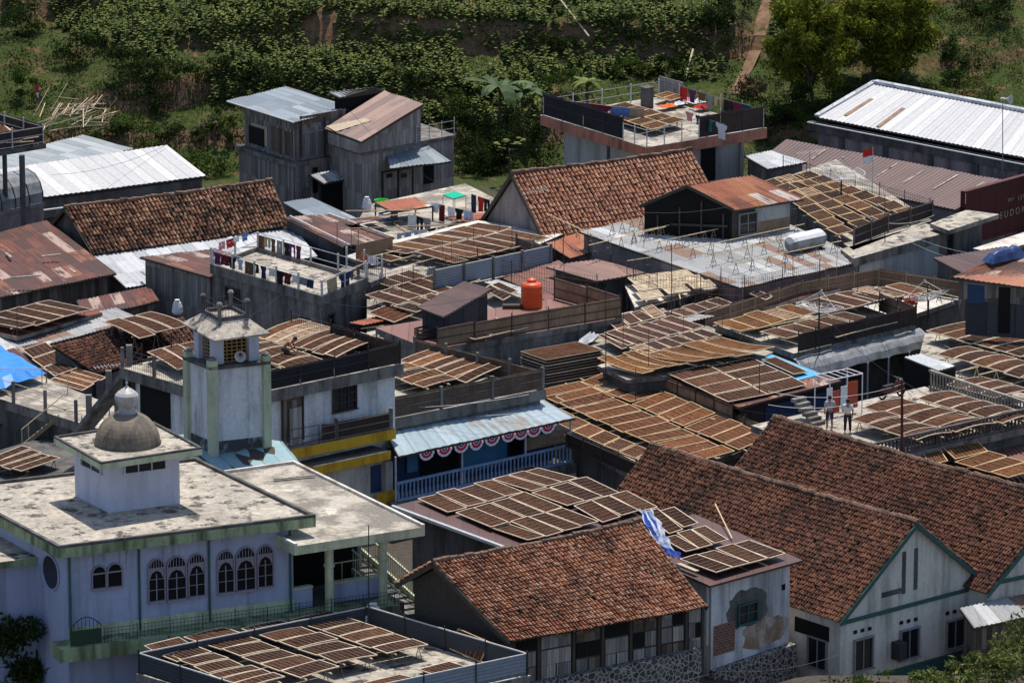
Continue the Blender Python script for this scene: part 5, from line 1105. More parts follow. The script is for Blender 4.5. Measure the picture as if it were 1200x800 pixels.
STAND = dict(pelvis=(0, 0, .90), waist=(0, .01, 1.06), chest=(0, 0, 1.27), neck=(0, .0, 1.42), headb=(0, .02, 1.49), headm=(0, .03, 1.555), headt=(0, .02, 1.63), shl=(-.19, 0, 1.36), ell=(-.25, -.02, 1.08), wrl=(-.22, .10, .86), hal=(-.21, .13, .79), shr=(.19, 0, 1.36), elr=(.25, -.02, 1.08), wrr=(.23, .08, .85), har=(.22, .11, .78), hil=(-.10, 0, .84), knl=(-.11, .02, .46), anl=(-.12, -.02, .08), tol=(-.13, .14, .035), hir=(.10, 0, .84), knr=(.12, .03, .46), anr=(.13, .0, .08), tor=(.15, .16, .035))
person('person seen from behind in white shirt and long dark trousers', P(993, 507, ZD), (.15, 1), dict(STAND, wrl=(-.1, .22, 1.02), hal=(-.03, .25, 1.04)), (.60, .62, .64), (.03, .03, .035))
person('person in white shirt and dark shorts left of the other standing person', P(972, 503, ZD), (-.2, 1), dict(STAND, knl=(-.12, .05, .46), wrr=(.12, .2, 1.0), har=(.05, .24, 1.03)), (.40, .38, .42), (.04, .04, .07), legs=False)
KN = dict(pelvis=(0, 0, .45), waist=(0, .12, .60), chest=(0, .32, .74), neck=(0, .46, .82), headb=(0, .53, .86), headm=(0, .58, .90), headt=(0, .64, .95), shl=(-.19, .38, .78), ell=(-.24, .48, .52), wrl=(-.2, .62, .32), hal=(-.18, .68, .27), shr=(.19, .38, .78), elr=(.24, .48, .52), wrr=(.2, .64, .33), har=(.18, .70, .28), hil=(-.11, .02, .40), knl=(-.15, .34, .12), anl=(-.13, -.08, .08), tol=(-.12, -.22, .04), hir=(.11, .02, .40), knr=(.15, .34, .12), anr=(.13, -.08, .08), tor=(.12, -.22, .04))
person('shirtless person kneeling and bending forward among the trays beside the minaret', P(332, 418, 8.45), (.9, -.2), KN, None, (.05, .035, .03))
# ============================================================ CENTRE: fenced walkway, stacked trays, tank
ZC = 4.6
B27, f27, l27, r27 = deckhouse('flat_house', 'low house with dull red roof terrace carrying an orange water tank', 'house', (505, 410), (440, 384), (730, 372), ZC, 'concrete', 'mred', 'concrete', 0, .15, .3)
fence('long tan bamboo fence in front of the orange water tank terrace', [f27.p(.06, .4), f27.p(.06, f27.lv-.1)], 0, 1.05, 'weavel', 'panel', 'dksteel', 2.3)
fence('bamboo fence right of the orange water tank', [f27.p(.1, f27.lv-.1), P(650, 350, ZC)], 0, 1.15, 'weavel', 'panel', 'dksteel', 2.3)
tk = thing('water_tank', 'weathered orange plastic water tank on the dull red roof terrace', 'water tank', P(623, 360, ZC)); c = Vector(tk['_o'])
m = MB(); m.lathe(c, [(.56, 0), (.58, .1), (.565, .42), (.585, .46), (.565, .5), (.565, .85), (.585, .89), (.565, .93), (.56, 1.18), (.5, 1.30), (.26, 1.40), (.0, 1.42)], 24); m.build('tank_body', K['orange'], tk, True)
m = MB(); m.lathe(c, [(.24, 1.36), (.25, 1.40), (.25, 1.50), (.21, 1.54), (.10, 1.60), (.0, 1.61)], 16); m.build('lid', K['orange'], tk)
m = MB(); m.path([c+Vector((.7, -.1, .1)), c+Vector((.9, -.2, .1)), c+Vector((.9, -.2, -.1))], .035, 5); m.build('pipe', K['galv'], tk)
gs, q, wl = shed('gable_shed', 'small corrugated shed with rust brown sloping roof left of the orange tank', 'shed', ((489, 359), (544, 329), (577, 338), (520, 371)), (ZC+1.5, ZC+1.9, ZC+1.9, ZC+1.35), 'mmaroon', 'mcorr', ZC, .3)
p = P(600, 361, ZC); m = MB(); m.prism([p+Vector((x, y, 0)) for x, y in ((-.5, -.25), (.5, -.25), (.5, .25), (-.5, .25))], ZC, ZC+.2); tb1 = m.build('planter_box', K['beam']); tag(tb1, 'low planter box with green shoots at the foot of the orange tank', 'planter')
# wall under that terrace with stacked trays and white sheet
lo = MB()
stk = P(706, 452, 2.4); u = f6u = (P(706, 452, 2.4)-P(640, 462, 2.4)); 
a, b, d_ = P(640, 462, 2.4), P(706, 450, 2.4), P(622, 452, 2.4)
U_, V_ = (b-a), (P(676, 440, 2.4)-P(706, 450, 2.4))
for k in range(12):
    z = .10+k*.155; rnd = random.Random(k); o = a+Z*z+U_.normalized()*rnd.uniform(-.06, .06); r_ = thing('stacked_tray', 'flat tray of dark tobacco in the tall stack below the bamboo fence' if k < 11 else 'topmost tray in the tall stack below the bamboo fence', 'drying tray', o, 'trays stacked below the bamboo fence' if k < 11 else None)
    m = MB()
    for p_, q_ in ((o, o+U_), (o+U_, o+U_+V_), (o+U_+V_, o+V_), (o+V_, o)): m.bar(p_, q_, .06, .05)
    m.build('bamboo_frame', K['frame'] if k % 3 == 0 else K['bambood'], r_)
    m = MB(); i = .02; m.hexa([o+U_*i+V_*i-Z*.02, o+U_*(1-i)+V_*i-Z*.02, o+U_*(1-i)+V_*(1-i)-Z*.02, o+U_*i+V_*(1-i)-Z*.02], Z*(.10 if k < 11 else .04)); m.build('tobacco_bed', K['weaved'] if k < 11 else K['tobd'], r_)
drape('white_sheet', 'white plastic sheet sagging between posts above the stacked trays', 'sheet', ((632, 414), (655, 414), (675, 410), (698, 394)), (4.0, 3.7, 3.7, 4.15), .8, [(.58, .58, .6)], 8)
trays('dark tobacco tray sheltered under the terrace behind the white sheet', ((640, 398), (690, 386), (700, 396), (652, 408)), 3.7, 2, 1, 'tobp', 'bambood', 0, 4)
platform('low_flat_house', 'low flat house below the bamboo fence with stacked trays on it', ((585, 440), (700, 388), (730, 420), (712, 455), (640, 466)), 2.3, .2, 'darkcon', 'darkcon')
# tray decks around the gable shed
platform('flat_house', 'flat house with dark tray rows behind the small gable shed', ((430, 392), (430, 345), (520, 312), (590, 330), (650, 352), (520, 402)), ZC-.5, .25, 'darkcon', 'roofcon2')
zt_ = ZC+.15
trays('dark tobacco tray in the row behind the small gable shed', ((432, 345), (522, 318), (562, 329), (468, 358)), zt_, 6, 1, 'tobd', 'frame', 0, 4, deck=ZC-.5)
trays('dark tobacco tray in the short row left of the gable shed', ((462, 358), (505, 345), (530, 351), (488, 366)), zt_, 3, 1, 'tobd', 'frame', 0, 4)
trays('dark tobacco tray in the short row right of the gable shed', ((568, 338), (582, 331), (609, 341), (588, 352)), zt_, 2, 1, 'tobd', 'frame', 0, 4)
trays('tray of bare reddish matting left of the gable shed', ((432, 366), (455, 356), (488, 368), (462, 380)), zt_-.2, 1, 1, 'tobr', 'frame', 0, 4)
def pat(w_, px, py): s_, z = w_.sz(px, py); return w_.pt(s_, z, 0)
# corrugated fenced deck
ZE = 4.6
B28, f28, l28, r28 = deckhouse('fenced_deck_house', 'concrete house with tray rows behind a silver corrugated fence', 'house', (500, 344), (428, 316), (648, 312), ZE, 'concrete', 'roofcon', 'concrete', 0, .15, .45)
fence('silver corrugated fence in front of the central tray rows', [f28.p(.1, .6), f28.p(.1, f28.lv-.1)], 0, 1.15, 'mcorrl', 'corr', 'concrete', 2.3, .09)
fence('dark fence at the right end of the central tray rows', [f28.p(.1, f28.lv-.1), f28.p(f28.lu*.55, f28.lv-.1)], 0, 1.0, 'weave', 'panel', 'concrete', 2.3, .06)
fence('thin wire fence standing before the silver corrugated fence', [P(445, 350, ZE-.3), P(560, 322, ZE-.3), P(600, 335, ZE-.3), P(700, 352, ZE-.3)], 0, 1.3, 'rebar', 'wire', 'dksteel', 2.5, .025)
trays('tobacco tray in the row nearest the silver corrugated fence', ((486, 297), (596, 270), (642, 281), (536, 306)), ZE+.55, 7, 1, 'tob', 'frame', 0, 4, deck=ZE)
trays('tobacco tray in the back row beside the hung washing', ((440, 292), (560, 262), (596, 269), (480, 297)), ZE+.55, 7, 1, 'tobg', 'frame', 0, 4, deck=ZE, tobs=['tob'])
platform('low_flat_house', 'low flat house under the back tray row and the hung washing', ((405, 300), (452, 284), (560, 258), (608, 266), (660, 274), (600, 300), (480, 325)), ZE-.1, .2, 'darkcon', 'cream')
m = MB(); a, b = P(417, 313, ZE), P(460, 303, ZE); m.hexa([a, b, b+Z*1.25, a+Z*1.25], Vector((.02, .06, 0))); tag(m.build('bamboo_screen', K['weavel']), 'tan plaited bamboo screen standing left of the tray rows', 'screen')
# pale walkway strip and red roofs right of it
shed('red_roof_shed', 'low shed with dull red sheet roof right of the silver fence', 'shed', ((588, 325), (655, 305), (700, 332), (640, 352)), (4.6, 4.9, 4.5, 4.2), 'mred', 'darkcon', 0)
shed('red_roof_shed', 'open shed with dull red roof and pale patch behind the bamboo fence', 'shed', ((640, 312), (700, 303), (757, 319), (700, 329)), (5.2, 5.3, 4.9, 4.8), 'mred', 'darkcon', 0, .5)
tray_px = ((742, 324), (800, 319), (842, 334), (748, 352))
platform('flat_house', 'flat house under bare pale trays beside the patched metal roof', ((730, 330), (800, 312), (850, 334), (744, 360)), 4.3, .2, 'darkcon', 'cream')
trays('bare pale tray drying empty beside the patched metal roof', tray_px, 4.75, 3, 3, 'empty', 'frame', 0, 4, deck=4.3)
platform('low_flat_house', 'low dark house with scrap edge behind the purple brown trays', ((748, 372), (850, 340), (960, 322), (985, 338), (830, 376), (790, 382)), 3.6, .2, 'darkcon', 'brick')
fence('thin rusty wire fence before the patched metal roof', [P(690, 312, 4.4), P(770, 345, 4.4), P(872, 350, 4.2), P(960, 330, 4.2)], 0, 1.1, 'rebar', 'wire', 'dksteel', 3, .025)
trays('narrow tobacco tray before the patched metal roof', ((860, 337), (868, 333), (905, 347), (897, 351)), 4.2, 1, 2, 'tobp', 'frame', 0, 3)
# ============================================================ PATCHED METAL ROOF and attic
ZM = 4.7
q = [P(679, 271, ZM+.7), P(860, 232, ZM+.9), P(1016, 305, ZM), P(868, 337, ZM-.1)]
pr_ = thing('patched_roof_house', 'low house with wide patched grey metal roof covered in bamboo racks', 'house', P(845, 300, 0)); cc = sum(q, Vector())/4
metal_roof(pr_, q, 'mpatch', nv=5, sag=.1); walls(pr_, [p+(cc-p)*.03 for p in q], 0, [p.z-.12 for p in q], 'mauve')
def rack_row(label, a, b, n, h=.55):
    rt = thing('bamboo_rack', label, 'rack', (a+b)/2); m = MB(); m.tube(a+Z*h, b+Z*h, .028, 5); m.build('rail', K['bamboo'], rt); d = (b-a).normalized()
    for k in range(n):
        p = a.lerp(b, (k+.5)/n); s_ = Vector((-d.y, d.x, 0))
        m = MB(); m.tube(p-d*.22, p+Z*(h+.05), .022, 4); m.tube(p+d*.22, p+Z*(h+.05), .022, 4); m.bar(p-d*.13+Z*.2, p+d*.13+Z*.2, .03, .03); m.build('leg', K['bambood'], rt)
def onq(s_, t): return q[0].lerp(q[1], s_).lerp(q[3].lerp(q[2], s_), t)+Z*.02
for i, t in enumerate((.12, .26, .42, .57, .70, .84)):
    rack_row(['bamboo rack row highest on the patched metal roof', 'bamboo rack row second from the top of the patched roof', 'bamboo rack row just above the middle of the patched roof', 'bamboo rack row just below the middle of the patched roof', 'long bamboo rack row second from the patched roof eave', 'bamboo rack row nearest the eave of the patched roof'][i], onq(.06 if t < .5 else .1, t), onq(.5 if t < .5 else .97, t), 7)
at_ = thing('attic_house', 'small attic with bright rusty roof and pale blue wall above the patched roof', 'house', P(880, 262, 4.6)-Z*4.6); zz = 7.2
A = [P(805, 218, zz+.9), P(880, 205, zz+.9), P(942, 233, zz-.35), P(860, 246, zz-.35)]; metal_roof(at_, A, 'mrustl', nv=3)
hb = [Vector((2*A[0].x-A[3].x, 2*A[0].y-A[3].y, A[3].z)), Vector((2*A[1].x-A[2].x, 2*A[1].y-A[2].y, A[2].z))]
metal_roof(at_, [A[1], A[0], hb[0], hb[1]], 'mmaroon', 'back_roof')
fx_ = [A[3]+(A[2]-A[3])*.04+(A[0]-A[3])*.10, A[2]+(A[3]-A[2])*.12+(A[1]-A[2])*.10]
m = MB(); a, b = fx_; lo_ = 4.6
def dn(p, z): return Vector((p.x, p.y, z))
md = a.lerp(b, .40); m.face([dn(md, 5.9), dn(b, 5.9), dn(b, b.z-.1), dn(md, md.z-.1)]); m.build('pale_wall', K['greyw'], at_)
m = MB(); m.face([dn(md, lo_), dn(b, lo_), dn(b, 5.9), dn(md, 5.9)]); m.build('bamboo_wall', K['weavel'], at_)
m = MB(); m.face([dn(a, lo_), dn(md, lo_), dn(md, md.z-.1), dn(a, a.z-.1)]); m.build('window_wall', K['beam'], at_)
aw2 = Wall(a, b); window(at_, aw2, 866, 886, 250, 273, 2, 2, 'steel', 'glass', .06)
k0, k1 = A[0]+(A[1]-A[0])*.04, hb[0]+(A[0]-hb[0])*.1; k2 = A[3]+(A[0]-A[3])*.1+(A[2]-A[3])*.04
m = MB(); m.face([dn(k2, lo_), k2-Z*.1, k0-Z*.12, Vector((k1.x, k1.y, k1.z-.05)), dn(k1, lo_)]); m.build('gable_shade_sheet', K['dark'], at_)  # near-black sheet; the open gable's inner shade is put into its colour
for s_ in (.15, .4, .65, .9):
    p = k1.lerp(k2, s_)-Vector((0, .12, 0)); m = MB(); m.bar(dn(p, lo_), dn(p, lo_+1.5+1.2*min(s_*1.6, 1, 2.4-2.2*s_)), .09, .09); m.build('gable_post', K['beam'], at_)
m = MB(); a_, b_ = dn(k1.lerp(k2, .3), 5.9)-Vector((0, .14, 0)), dn(k1.lerp(k2, .95), 5.9)-Vector((0, .14, 0)); m.bar(a_, b_, .08, .12); m.build('tie_beam', K['beam'], at_)
m = MB(); m.bar(A[0], A[3], .08, .14); m.build('verge_board', K['beam'], at_); m = MB(); m.bar(A[0], hb[0], .08, .14); m.build('verge_board', K['beam'], at_)
m = MB(); a, b = P(811, 258, 5.4), P(840, 272, 5.2); m.hexa([a-Z*.5, b-Z*.5, b, a], (b-a).orthogonal().normalized()*.02+Vector((.5, .4, 0))); tag(m.build('tin_box', K['mmaroon']), 'low rust brown tin box under the attic gable', 'box')
c = P(944, 293, 4.9); tl_ = thing('wrapped_tank', 'grey tank wrapped in white plastic lying on the patched metal roof', 'tank', c); m = MB(); d = f28.v
N_ = 14; rg = []
for t, r_ in ((-1.3, .01), (-1.28, .42), (-1.1, .52), (-.4, .53), (.4, .52), (1.1, .53), (1.27, .42), (1.3, .01)):
    x = Vector((-d.y, d.x, 0)); rg.append([c+d*t+x*(r_*math.cos(2*math.pi*k/N_))+Z*(.52+r_*math.sin(2*math.pi*k/N_)) for k in range(N_)])
for a_, b_ in zip(rg, rg[1:]):
    for k in range(N_): j = (k+1) % N_; m.face([a_[k], a_[j], b_[j], b_[k]], 1 if .08 < ((k+.5)/N_) < .46 else 0)
m.build('drum', [K['poly'], cloth((.66, .66, .68))], tl_, True)
m = MB()
for t in (-.8, .8): x = Vector((-d.y, d.x, 0)); m.bar(c+d*t-x*.6+Z*.03, c+d*t+x*.6+Z*.03, .1, .08)
m.build('skids', K['beam'], tl_)
# ============================================================ ORANGE TILE HOUSE
zr19 = gable_zr((810, 175), (599, 202), (850, 256), 4.2); print('zr19', zr19)
H19, *_r = tilehouse('orange_tile_house', 'house with bright orange tile roof below the pink edged terrace', (599, 203), (810, 176), (638, 283), (852, 256), 4.2, min(zr19, 8.0), 'tile3', 'mauve', 0, 21, .26, .32, .3)
shed('rust_edge_roof', 'low grey walled shed with rusty edge below the orange tile roof', 'shed', ((640, 285), (690, 268), (718, 290), (668, 302)), (4.6, 4.7, 4.4, 4.2), 'mrustl', 'concrete', 0)
# ============================================================ PINK EDGED TERRACE HOUSE
ZP = 6.6
B20, f20, l20, r20 = deckhouse('pink_edged_house', 'pale house with pink edged roof terrace full of trays and washing', 'house', (757, 173), (633, 135), (899, 150), ZP, 'greyw', 'roofcon2', 'pink', 0, 1.1, .62)
rectw(B20, 'doorway', r20, 821, 838, 174, 212, 'dark', .02, .02); rectw(B20, 'shutter_slit', l20, 712, 715, 168, 190, 'darkcon', .02, .03)
m = MB(); m.tube(r20.pt(r20.L-.15, 0, .12), r20.pt(r20.L-.15, ZP-.6, .12), .12, 8); m.build('corner_pillar', K['cream'], B20)
e = .15
fence('dark shade net on the left edge of the pink edged terrace', [f20.p(f20.lu-e, e), f20.p(2.6, e)], 0, 1.4, 'net', 'panel', 'dksteel', 2.2, .03)
fence('brown slatted fence at the right front of the pink edged terrace', [f20.p(e, 4.2), f20.p(e, f20.lv-e)], 0, 1.35, 'weaved', 'panel', 'dksteel', 1.9, .03)
fence('thin pipe railing at the front corner of the pink edged terrace', [f20.p(2.6, e), f20.p(e, e), f20.p(e, 4.2)], 0, 1.0, 'galv', 'rail', 'galv', 1.4, .04)
fence('wire fence along the back right edge of the pink edged terrace', [f20.p(e, f20.lv-e), f20.p(f20.lu-e, f20.lv-e)], 0, 1.1, 'dksteel', 'wire', 'galv', 2.4, .04)
fence('thin railing along the back of the pink edged terrace', [f20.p(f20.lu-e, f20.lv-e), f20.p(f20.lu-e, e)], 0, 1.0, 'galv', 'rail', 'galv', 2.2, .05)
trays('tobacco tray in the block of trays on the pink edged terrace', ((696, 130), (734, 121), (802, 141), (762, 151)), ZP+.5, 2, 5, 'tob', 'framegold', 0, 4, deck=ZP)
trays('small tobacco tray at the back of the pink edged terrace', ((768, 112), (782, 108), (802, 114), (786, 119)), ZP+.5, 1, 2, 'tobg', 'framegold', 0, 3)
c = P(757, 128, ZP); m = MB(); m.prism([c+f20.u*x+f20.v*y for x, y in ((0, 0), (.6, 0), (.6, .6), (0, .6))], ZP, ZP+1.25); m.prism([c+f20.u*x+f20.v*y for x, y in ((-.08, -.08), (.68, -.08), (.68, .68), (-.08, .68))], ZP+1.252, ZP+1.33); tag(m.build('chimney_block', K['darkcon']), 'dark square concrete chimney on the pink edged terrace', 'chimney')
m = MB(); a, b = P(772, 111, ZP), P(800, 119, ZP); m.hexa([a, b, b+Z*1.2, a+Z*1.2], Vector((.02, .05, 0))); tag(m.build('brown_board', K['woodp']), 'brown board standing at the back of the pink edged terrace', 'board')
laundry_line('on the back right wire of the pink edged terrace', f20.p(f20.lu*.75, f20.lv-.5, 1.25), f20.p(f20.lu*.1, f20.lv-.5, 1.25), ['red', 'purple', 'brown', 'grey', 'tan', 'black', 'maroon', 'navy'], .8, 3)
laundry_line('across the middle of the pink edged terrace', P(803, 129, ZP+1.1), P(850, 146, ZP+1.1), ['pink', 'navy', 'teal', 'white'], .8, 4)
laundry_line('along the tray block of the pink edged terrace', P(668, 118, ZP+1.1), P(760, 128, ZP+1.1), ['purple', 'maroon', 'blue', 'tan'], .7, 5)
for i, (x, y, c_) in enumerate(((790, 124, 'white'), (800, 120, 'pink'), (778, 127, 'orange'), (812, 122, 'white'), (820, 128, 'red'))):
    c0 = P(x, y, ZP+.25); m = MB(); rnd = random.Random(i+40); G = [[c0+f20.u*(a*.12)+f20.v*(b*.16)+Z*(.16*rnd.random()*(1 if 0 < a < 7 and 0 < b < 7 else 0)) for b in range(8)] for a in range(8)]
    for a in range(7):
        for b in range(7): m.face([G[a][b], G[a][b+1], G[a+1][b+1], G[a+1][b]])
    tag(m.build('crumpled_cloth', cloth(COLN[c_])), ['white crumpled cloth left of the pink one on the terrace', 'pink crumpled cloth spread on the terrace behind the trays', 'orange crumpled cloth spread next to the dark chimney', 'white crumpled cloth right of the pink one on the terrace', 'red crumpled cloth spread nearest the right railing'][i], 'laundry')
# ============================================================ RIGHT: maroon roof, white warehouse, container, tray deck
zw = 5.6
wh = thing('warehouse', 'long grey warehouse with bright white ribbed metal roof at upper right', 'warehouse', P(1100, 200, 0)); q = [P(1025, 97, zw+1.1), P(1290, 148, zw+1.1), P(1270, 198, zw), P(957, 137, zw)]
metal_roof(wh, q, 'mwhite', pitch=.36, amp=.022, nv=2, sag=.02); c = sum(q, Vector())/4
k = [p+(c-p)*.012 for p in q]; walls(wh, k, 0, [p.z-.3 for p in k], 'mauve'); 
wq = Wall(q[3], q[2]); a, b = q[3]-(q[2]-q[3])*.03, q[2]; up_ = Vector((0, 0, 1))
m = MB(); m.hexa([a+wq.n*.1-Z*.95, b+wq.n*.1-Z*.95, b+wq.n*.1-Z*.35, a+wq.n*.1-Z*.35], -wq.n*.3); m.build('gutter_beam', K['darkcon'], wh)
m = MB(); m.tube(a+wq.n*.14-Z*.42, b+wq.n*.14-Z*.42, .05, 5); m.build('pipe', K['galv'], wh)
for s_ in (.10, .27, .44, .61, .78): 
    p = q[3].lerp(q[2], s_); m = MB(); m.hexa([wq.pt((p-wq.A).dot(wq.d)-.2, 0, -.02), wq.pt((p-wq.A).dot(wq.d)+.2, 0, -.02), wq.pt((p-wq.A).dot(wq.d)+.2, zw-1, -.02), wq.pt((p-wq.A).dot(wq.d)-.2, zw-1, -.02)], wq.n*.1); m.build('pillar', K['darkcon'], wh)
m = MB(); m.bar(q[0]+Z*.08, q[1]+Z*.08, .5, .18); m.bar(q[0]+Z*.08, q[3]+Z*.08, .35, .12); m.build('ridge_flashing', K['mgrey'], wh)
nrm = (q[1]-q[0]).cross(q[3]-q[0]).normalized(); nrm = nrm if nrm.z > 0 else -nrm
def onw(s_, t): return q[0].lerp(q[1], s_).lerp(q[3].lerp(q[2], s_), t)+nrm*.045
for s0_, t0, t1 in ((.075, .38, .86), (.225, .45, .97)):
    m = MB(); m.face([onw(s0_, t0), onw(s0_+.016, t0), onw(s0_+.016, t1), onw(s0_, t1)]); m.build('translucent_strip', K['weavel'], wh)
mr_ = thing('maroon_roof_house', 'long low house with maroon sheet metal roof before the white warehouse', 'house', P(1040, 240, 0)); q2 = [P(921, 163, 4.9), P(1182, 212, 4.9), P(1120, 246, 3.9), P(880, 195, 3.9)]
metal_roof(mr_, q2, 'mmaroon', pitch=.3, amp=.016, nv=3); c = sum(q2, Vector())/4; k = [p+(c-p)*.02 for p in q2]; walls(mr_, k, 0, [p.z-.15 for p in k], 'mauve')
nrm = (q2[1]-q2[0]).cross(q2[3]-q2[0]).normalized(); nrm = nrm if nrm.z > 0 else -nrm
for s_, t0, t1 in ((.20, .1, .45), (.53, .1, .55), (.66, .15, .6), (.80, .1, .6), (.93, .15, .5)):
    p0 = q2[0].lerp(q2[1], s_).lerp(q2[3].lerp(q2[2], s_), t0)+nrm*.035; p1 = q2[0].lerp(q2[1], s_).lerp(q2[3].lerp(q2[2], s_), t1)+nrm*.035; dd = (q2[1]-q2[0]).normalized()*.06
    m = MB(); m.face([p0-dd, p0+dd, p1+dd, p1-dd]); m.build('pale_seam', K['roofcon'], mr_)
# red container with lettering
cw = Wall(P(1130, 290, 1.6), P(1262, 252, 1.6)); ct = thing('container', 'dark red corrugated steel container with cream lettering at the right edge', 'container', cw.pt(cw.L/2, 1.6)); s1 = cw.L
zt1 = cw.sz(1130, 225)[1]; zb1 = cw.sz(1130, 288)[1]
m = MB(); m.sheet(cw.pt(0, zt1), cw.pt(s1, zt1), cw.pt(s1, zb1), cw.pt(0, zb1), .3, .03); m.build('side_panel', K['contred'], ct)
m = MB(); bk = -cw.n*.35; m.face([cw.pt(0, zt1), cw.pt(s1, zt1), cw.pt(s1, zt1)+bk, cw.pt(0, zt1)+bk]); m.face([cw.pt(0, zb1), cw.pt(0, zt1), cw.pt(0, zt1)+bk, cw.pt(0, zb1)+bk]); m.build('roof', K['contred'], ct)
m = MB(); m.hexa([cw.pt(0, zt1-.1, .0), cw.pt(s1, zt1-.1, .0), cw.pt(s1, zt1+.02, 0), cw.pt(0, zt1+.02, 0)], cw.n*.06); m.hexa([cw.pt(0, zb1, .0), cw.pt(s1, zb1, .0), cw.pt(s1, zb1+.14, 0), cw.pt(0, zb1+.14, 0)], cw.n*.06); m.build('rail', K['contred'], ct)
m = MB()
for s_ in (.3, s1-.3): m.tube(cw.pt(s_, 0, -.3), cw.pt(s_, zb1, -.3), .15, 8)
m.build('support', K['darkcon'], ct)
def text(s, wl, px, py, h, parent, mat, sp=1.0):
    cu = bpy.data.curves.new('lettering', 'FONT'); cu.body = s; cu.size = h*1.38; cu.extrude = .008; cu.space_character = sp; o = bpy.data.objects.new('lettering', cu); S.collection.objects.link(o)
    dg = bpy.context.evaluated_depsgraph_get(); me = bpy.data.meshes.new_from_object(o.evaluated_get(dg)); bpy.data.objects.remove(o); s_, z = wl.sz(px, py); p = wl.pt(s_, z, .055); x = wl.d if (wl.d.x > 0) else -wl.d; y = Z; n_ = x.cross(y)
    me.transform(Matrix((( x.x, y.x, n_.x, 0), (x.y, y.y, n_.y, 0), (x.z, y.z, n_.z, 0), (0, 0, 0, 1)))); og = Vector(parent['_o']); me.transform(Matrix.Translation(p-og)); me.materials.clear(); me.materials.append(K[mat])
    ob = bpy.data.objects.new('lettering', me); S.collection.objects.link(ob); ob.parent = parent; return ob
text('EUDOKE', cw, 1170.5, 256.5, .42, ct, 'paletimber', 1.55); text('SELF', cw, 1180, 236.5, .20, ct, 'paletimber', 1.2); text('LEVEL', cw, 1192, 234.5, .3, ct, 'paletimber', 1.2)
# concrete canopies by the container
platform('concrete_canopy', 'pale flat concrete canopy in front of the red container', ((1090, 262), (1132, 246), (1171, 251), (1112, 270)), 5.4, .25, 'darkcon', 'roofcon', inset=1.2, cat='canopy')
platform('flat_house', 'grey house with long pale concrete ledge right of the patched roof', ((985, 292), (1085, 262), (1114, 271), (1000, 303)), 5.0, .5, 'greyw', 'roofcon', inset=.8, cat='house')
platform('concrete_canopy', 'small curved concrete canopy beside the patched metal roof', ((1010, 300), (1040, 292), (1056, 299), (1050, 306), (1016, 314)), 3.8, .25, 'darkcon', 'roofcon', cat='canopy')
platform('concrete_canopy', 'pale sloping concrete slab below the red container', ((1140, 291), (1200, 272), (1260, 255), (1290, 262), (1165, 296)), 4.2, .2, 'darkcon', 'cream', cat='canopy')
shed('low_shed', 'low maroon sheet roof before the pale sloping slab', 'shed', ((1094, 302), (1180, 288), (1200, 310), (1130, 320)), (4.6, 4.8, 4.5, 4.4), 'mmaroon', 'darkcon', 0)
# tray deck with round dish
ZQ = 5.0
B22, f22, l22, r22 = deckhouse('flat_house', 'flat house with gridded tray deck and big dish before the maroon roof', 'house', (1000, 293), (890, 218), (1092, 258), ZQ, 'concrete', 'roofcon2', 'concrete', 0, .2, .4)
trays('tobacco tray in the gridded block beside the flag and round dish', ((903, 212), (946, 203), (1080, 247), (975, 276)), ZQ+.5, 4, 8, 'tobd', 'framegold', 0, 4, deck=ZQ, tobs=['tob'])
fence('thin iron fence between the gridded trays and the maroon roof', [P(918, 203, ZQ), P(1090, 254, ZQ)], 0, 1.0, 'dksteel', 'wire', 'dksteel', 2.2, .025)
fence('dark mesh fence at the right end of the gridded tray deck', [P(1092, 256, ZQ), P(1040, 272, ZQ), P(1000, 288, ZQ)], 0, 1.0, 'weaved', 'panel', 'concrete', 2.0, .06)
dish('large pale mesh satellite dish standing before the maroon roof', (986, 209), ZQ+1.5, 1.35, (.05, -.1, 1), 1.6)
fl = thing('flag', 'red over white flag on a thin pole before the maroon roof', 'flag', P(1022, 232, ZQ)); b = Vector(fl['_o']); m = MB(); m.tube(b, b+Z*3.0, .022, 5); m.build('flagpole', K['galv'], fl)
m = MB(); n = 8
def fp(i, j): return b+Z*(2.95-.42*j-.10*i/n*1.5)+Vector((-.075*i+.02*math.sin(i), .05*math.sin(i*.9), 0))
for j in range(2):
    for i in range(n): m.face([fp(i, j), fp(i+1, j), fp(i+1, j+1), fp(i, j+1)], j)
m.build('flag_cloth', [cloth((.55, .03, .03)), cloth((.7, .7, .7))], fl)
shed('low_shed', 'small grey shed with white roof edge behind the gridded trays', 'shed', ((872, 182), (905, 176), (945, 190), (900, 198)), (5.2, 5.3, 5.2, 5.0), 'mpale', 'concrete', 0)
_, ptop = pole('tall thin loudspeaker pole at the right edge of the warehouse', (1175, 200), 118, 4.6, .03, 'steel', 'loudspeaker_pole')
horn('grey horn loudspeaker on top of the thin pole at the warehouse', ptop+Vector((.12, -.05, .1)), (.8, -.5, .05), .3, .4)
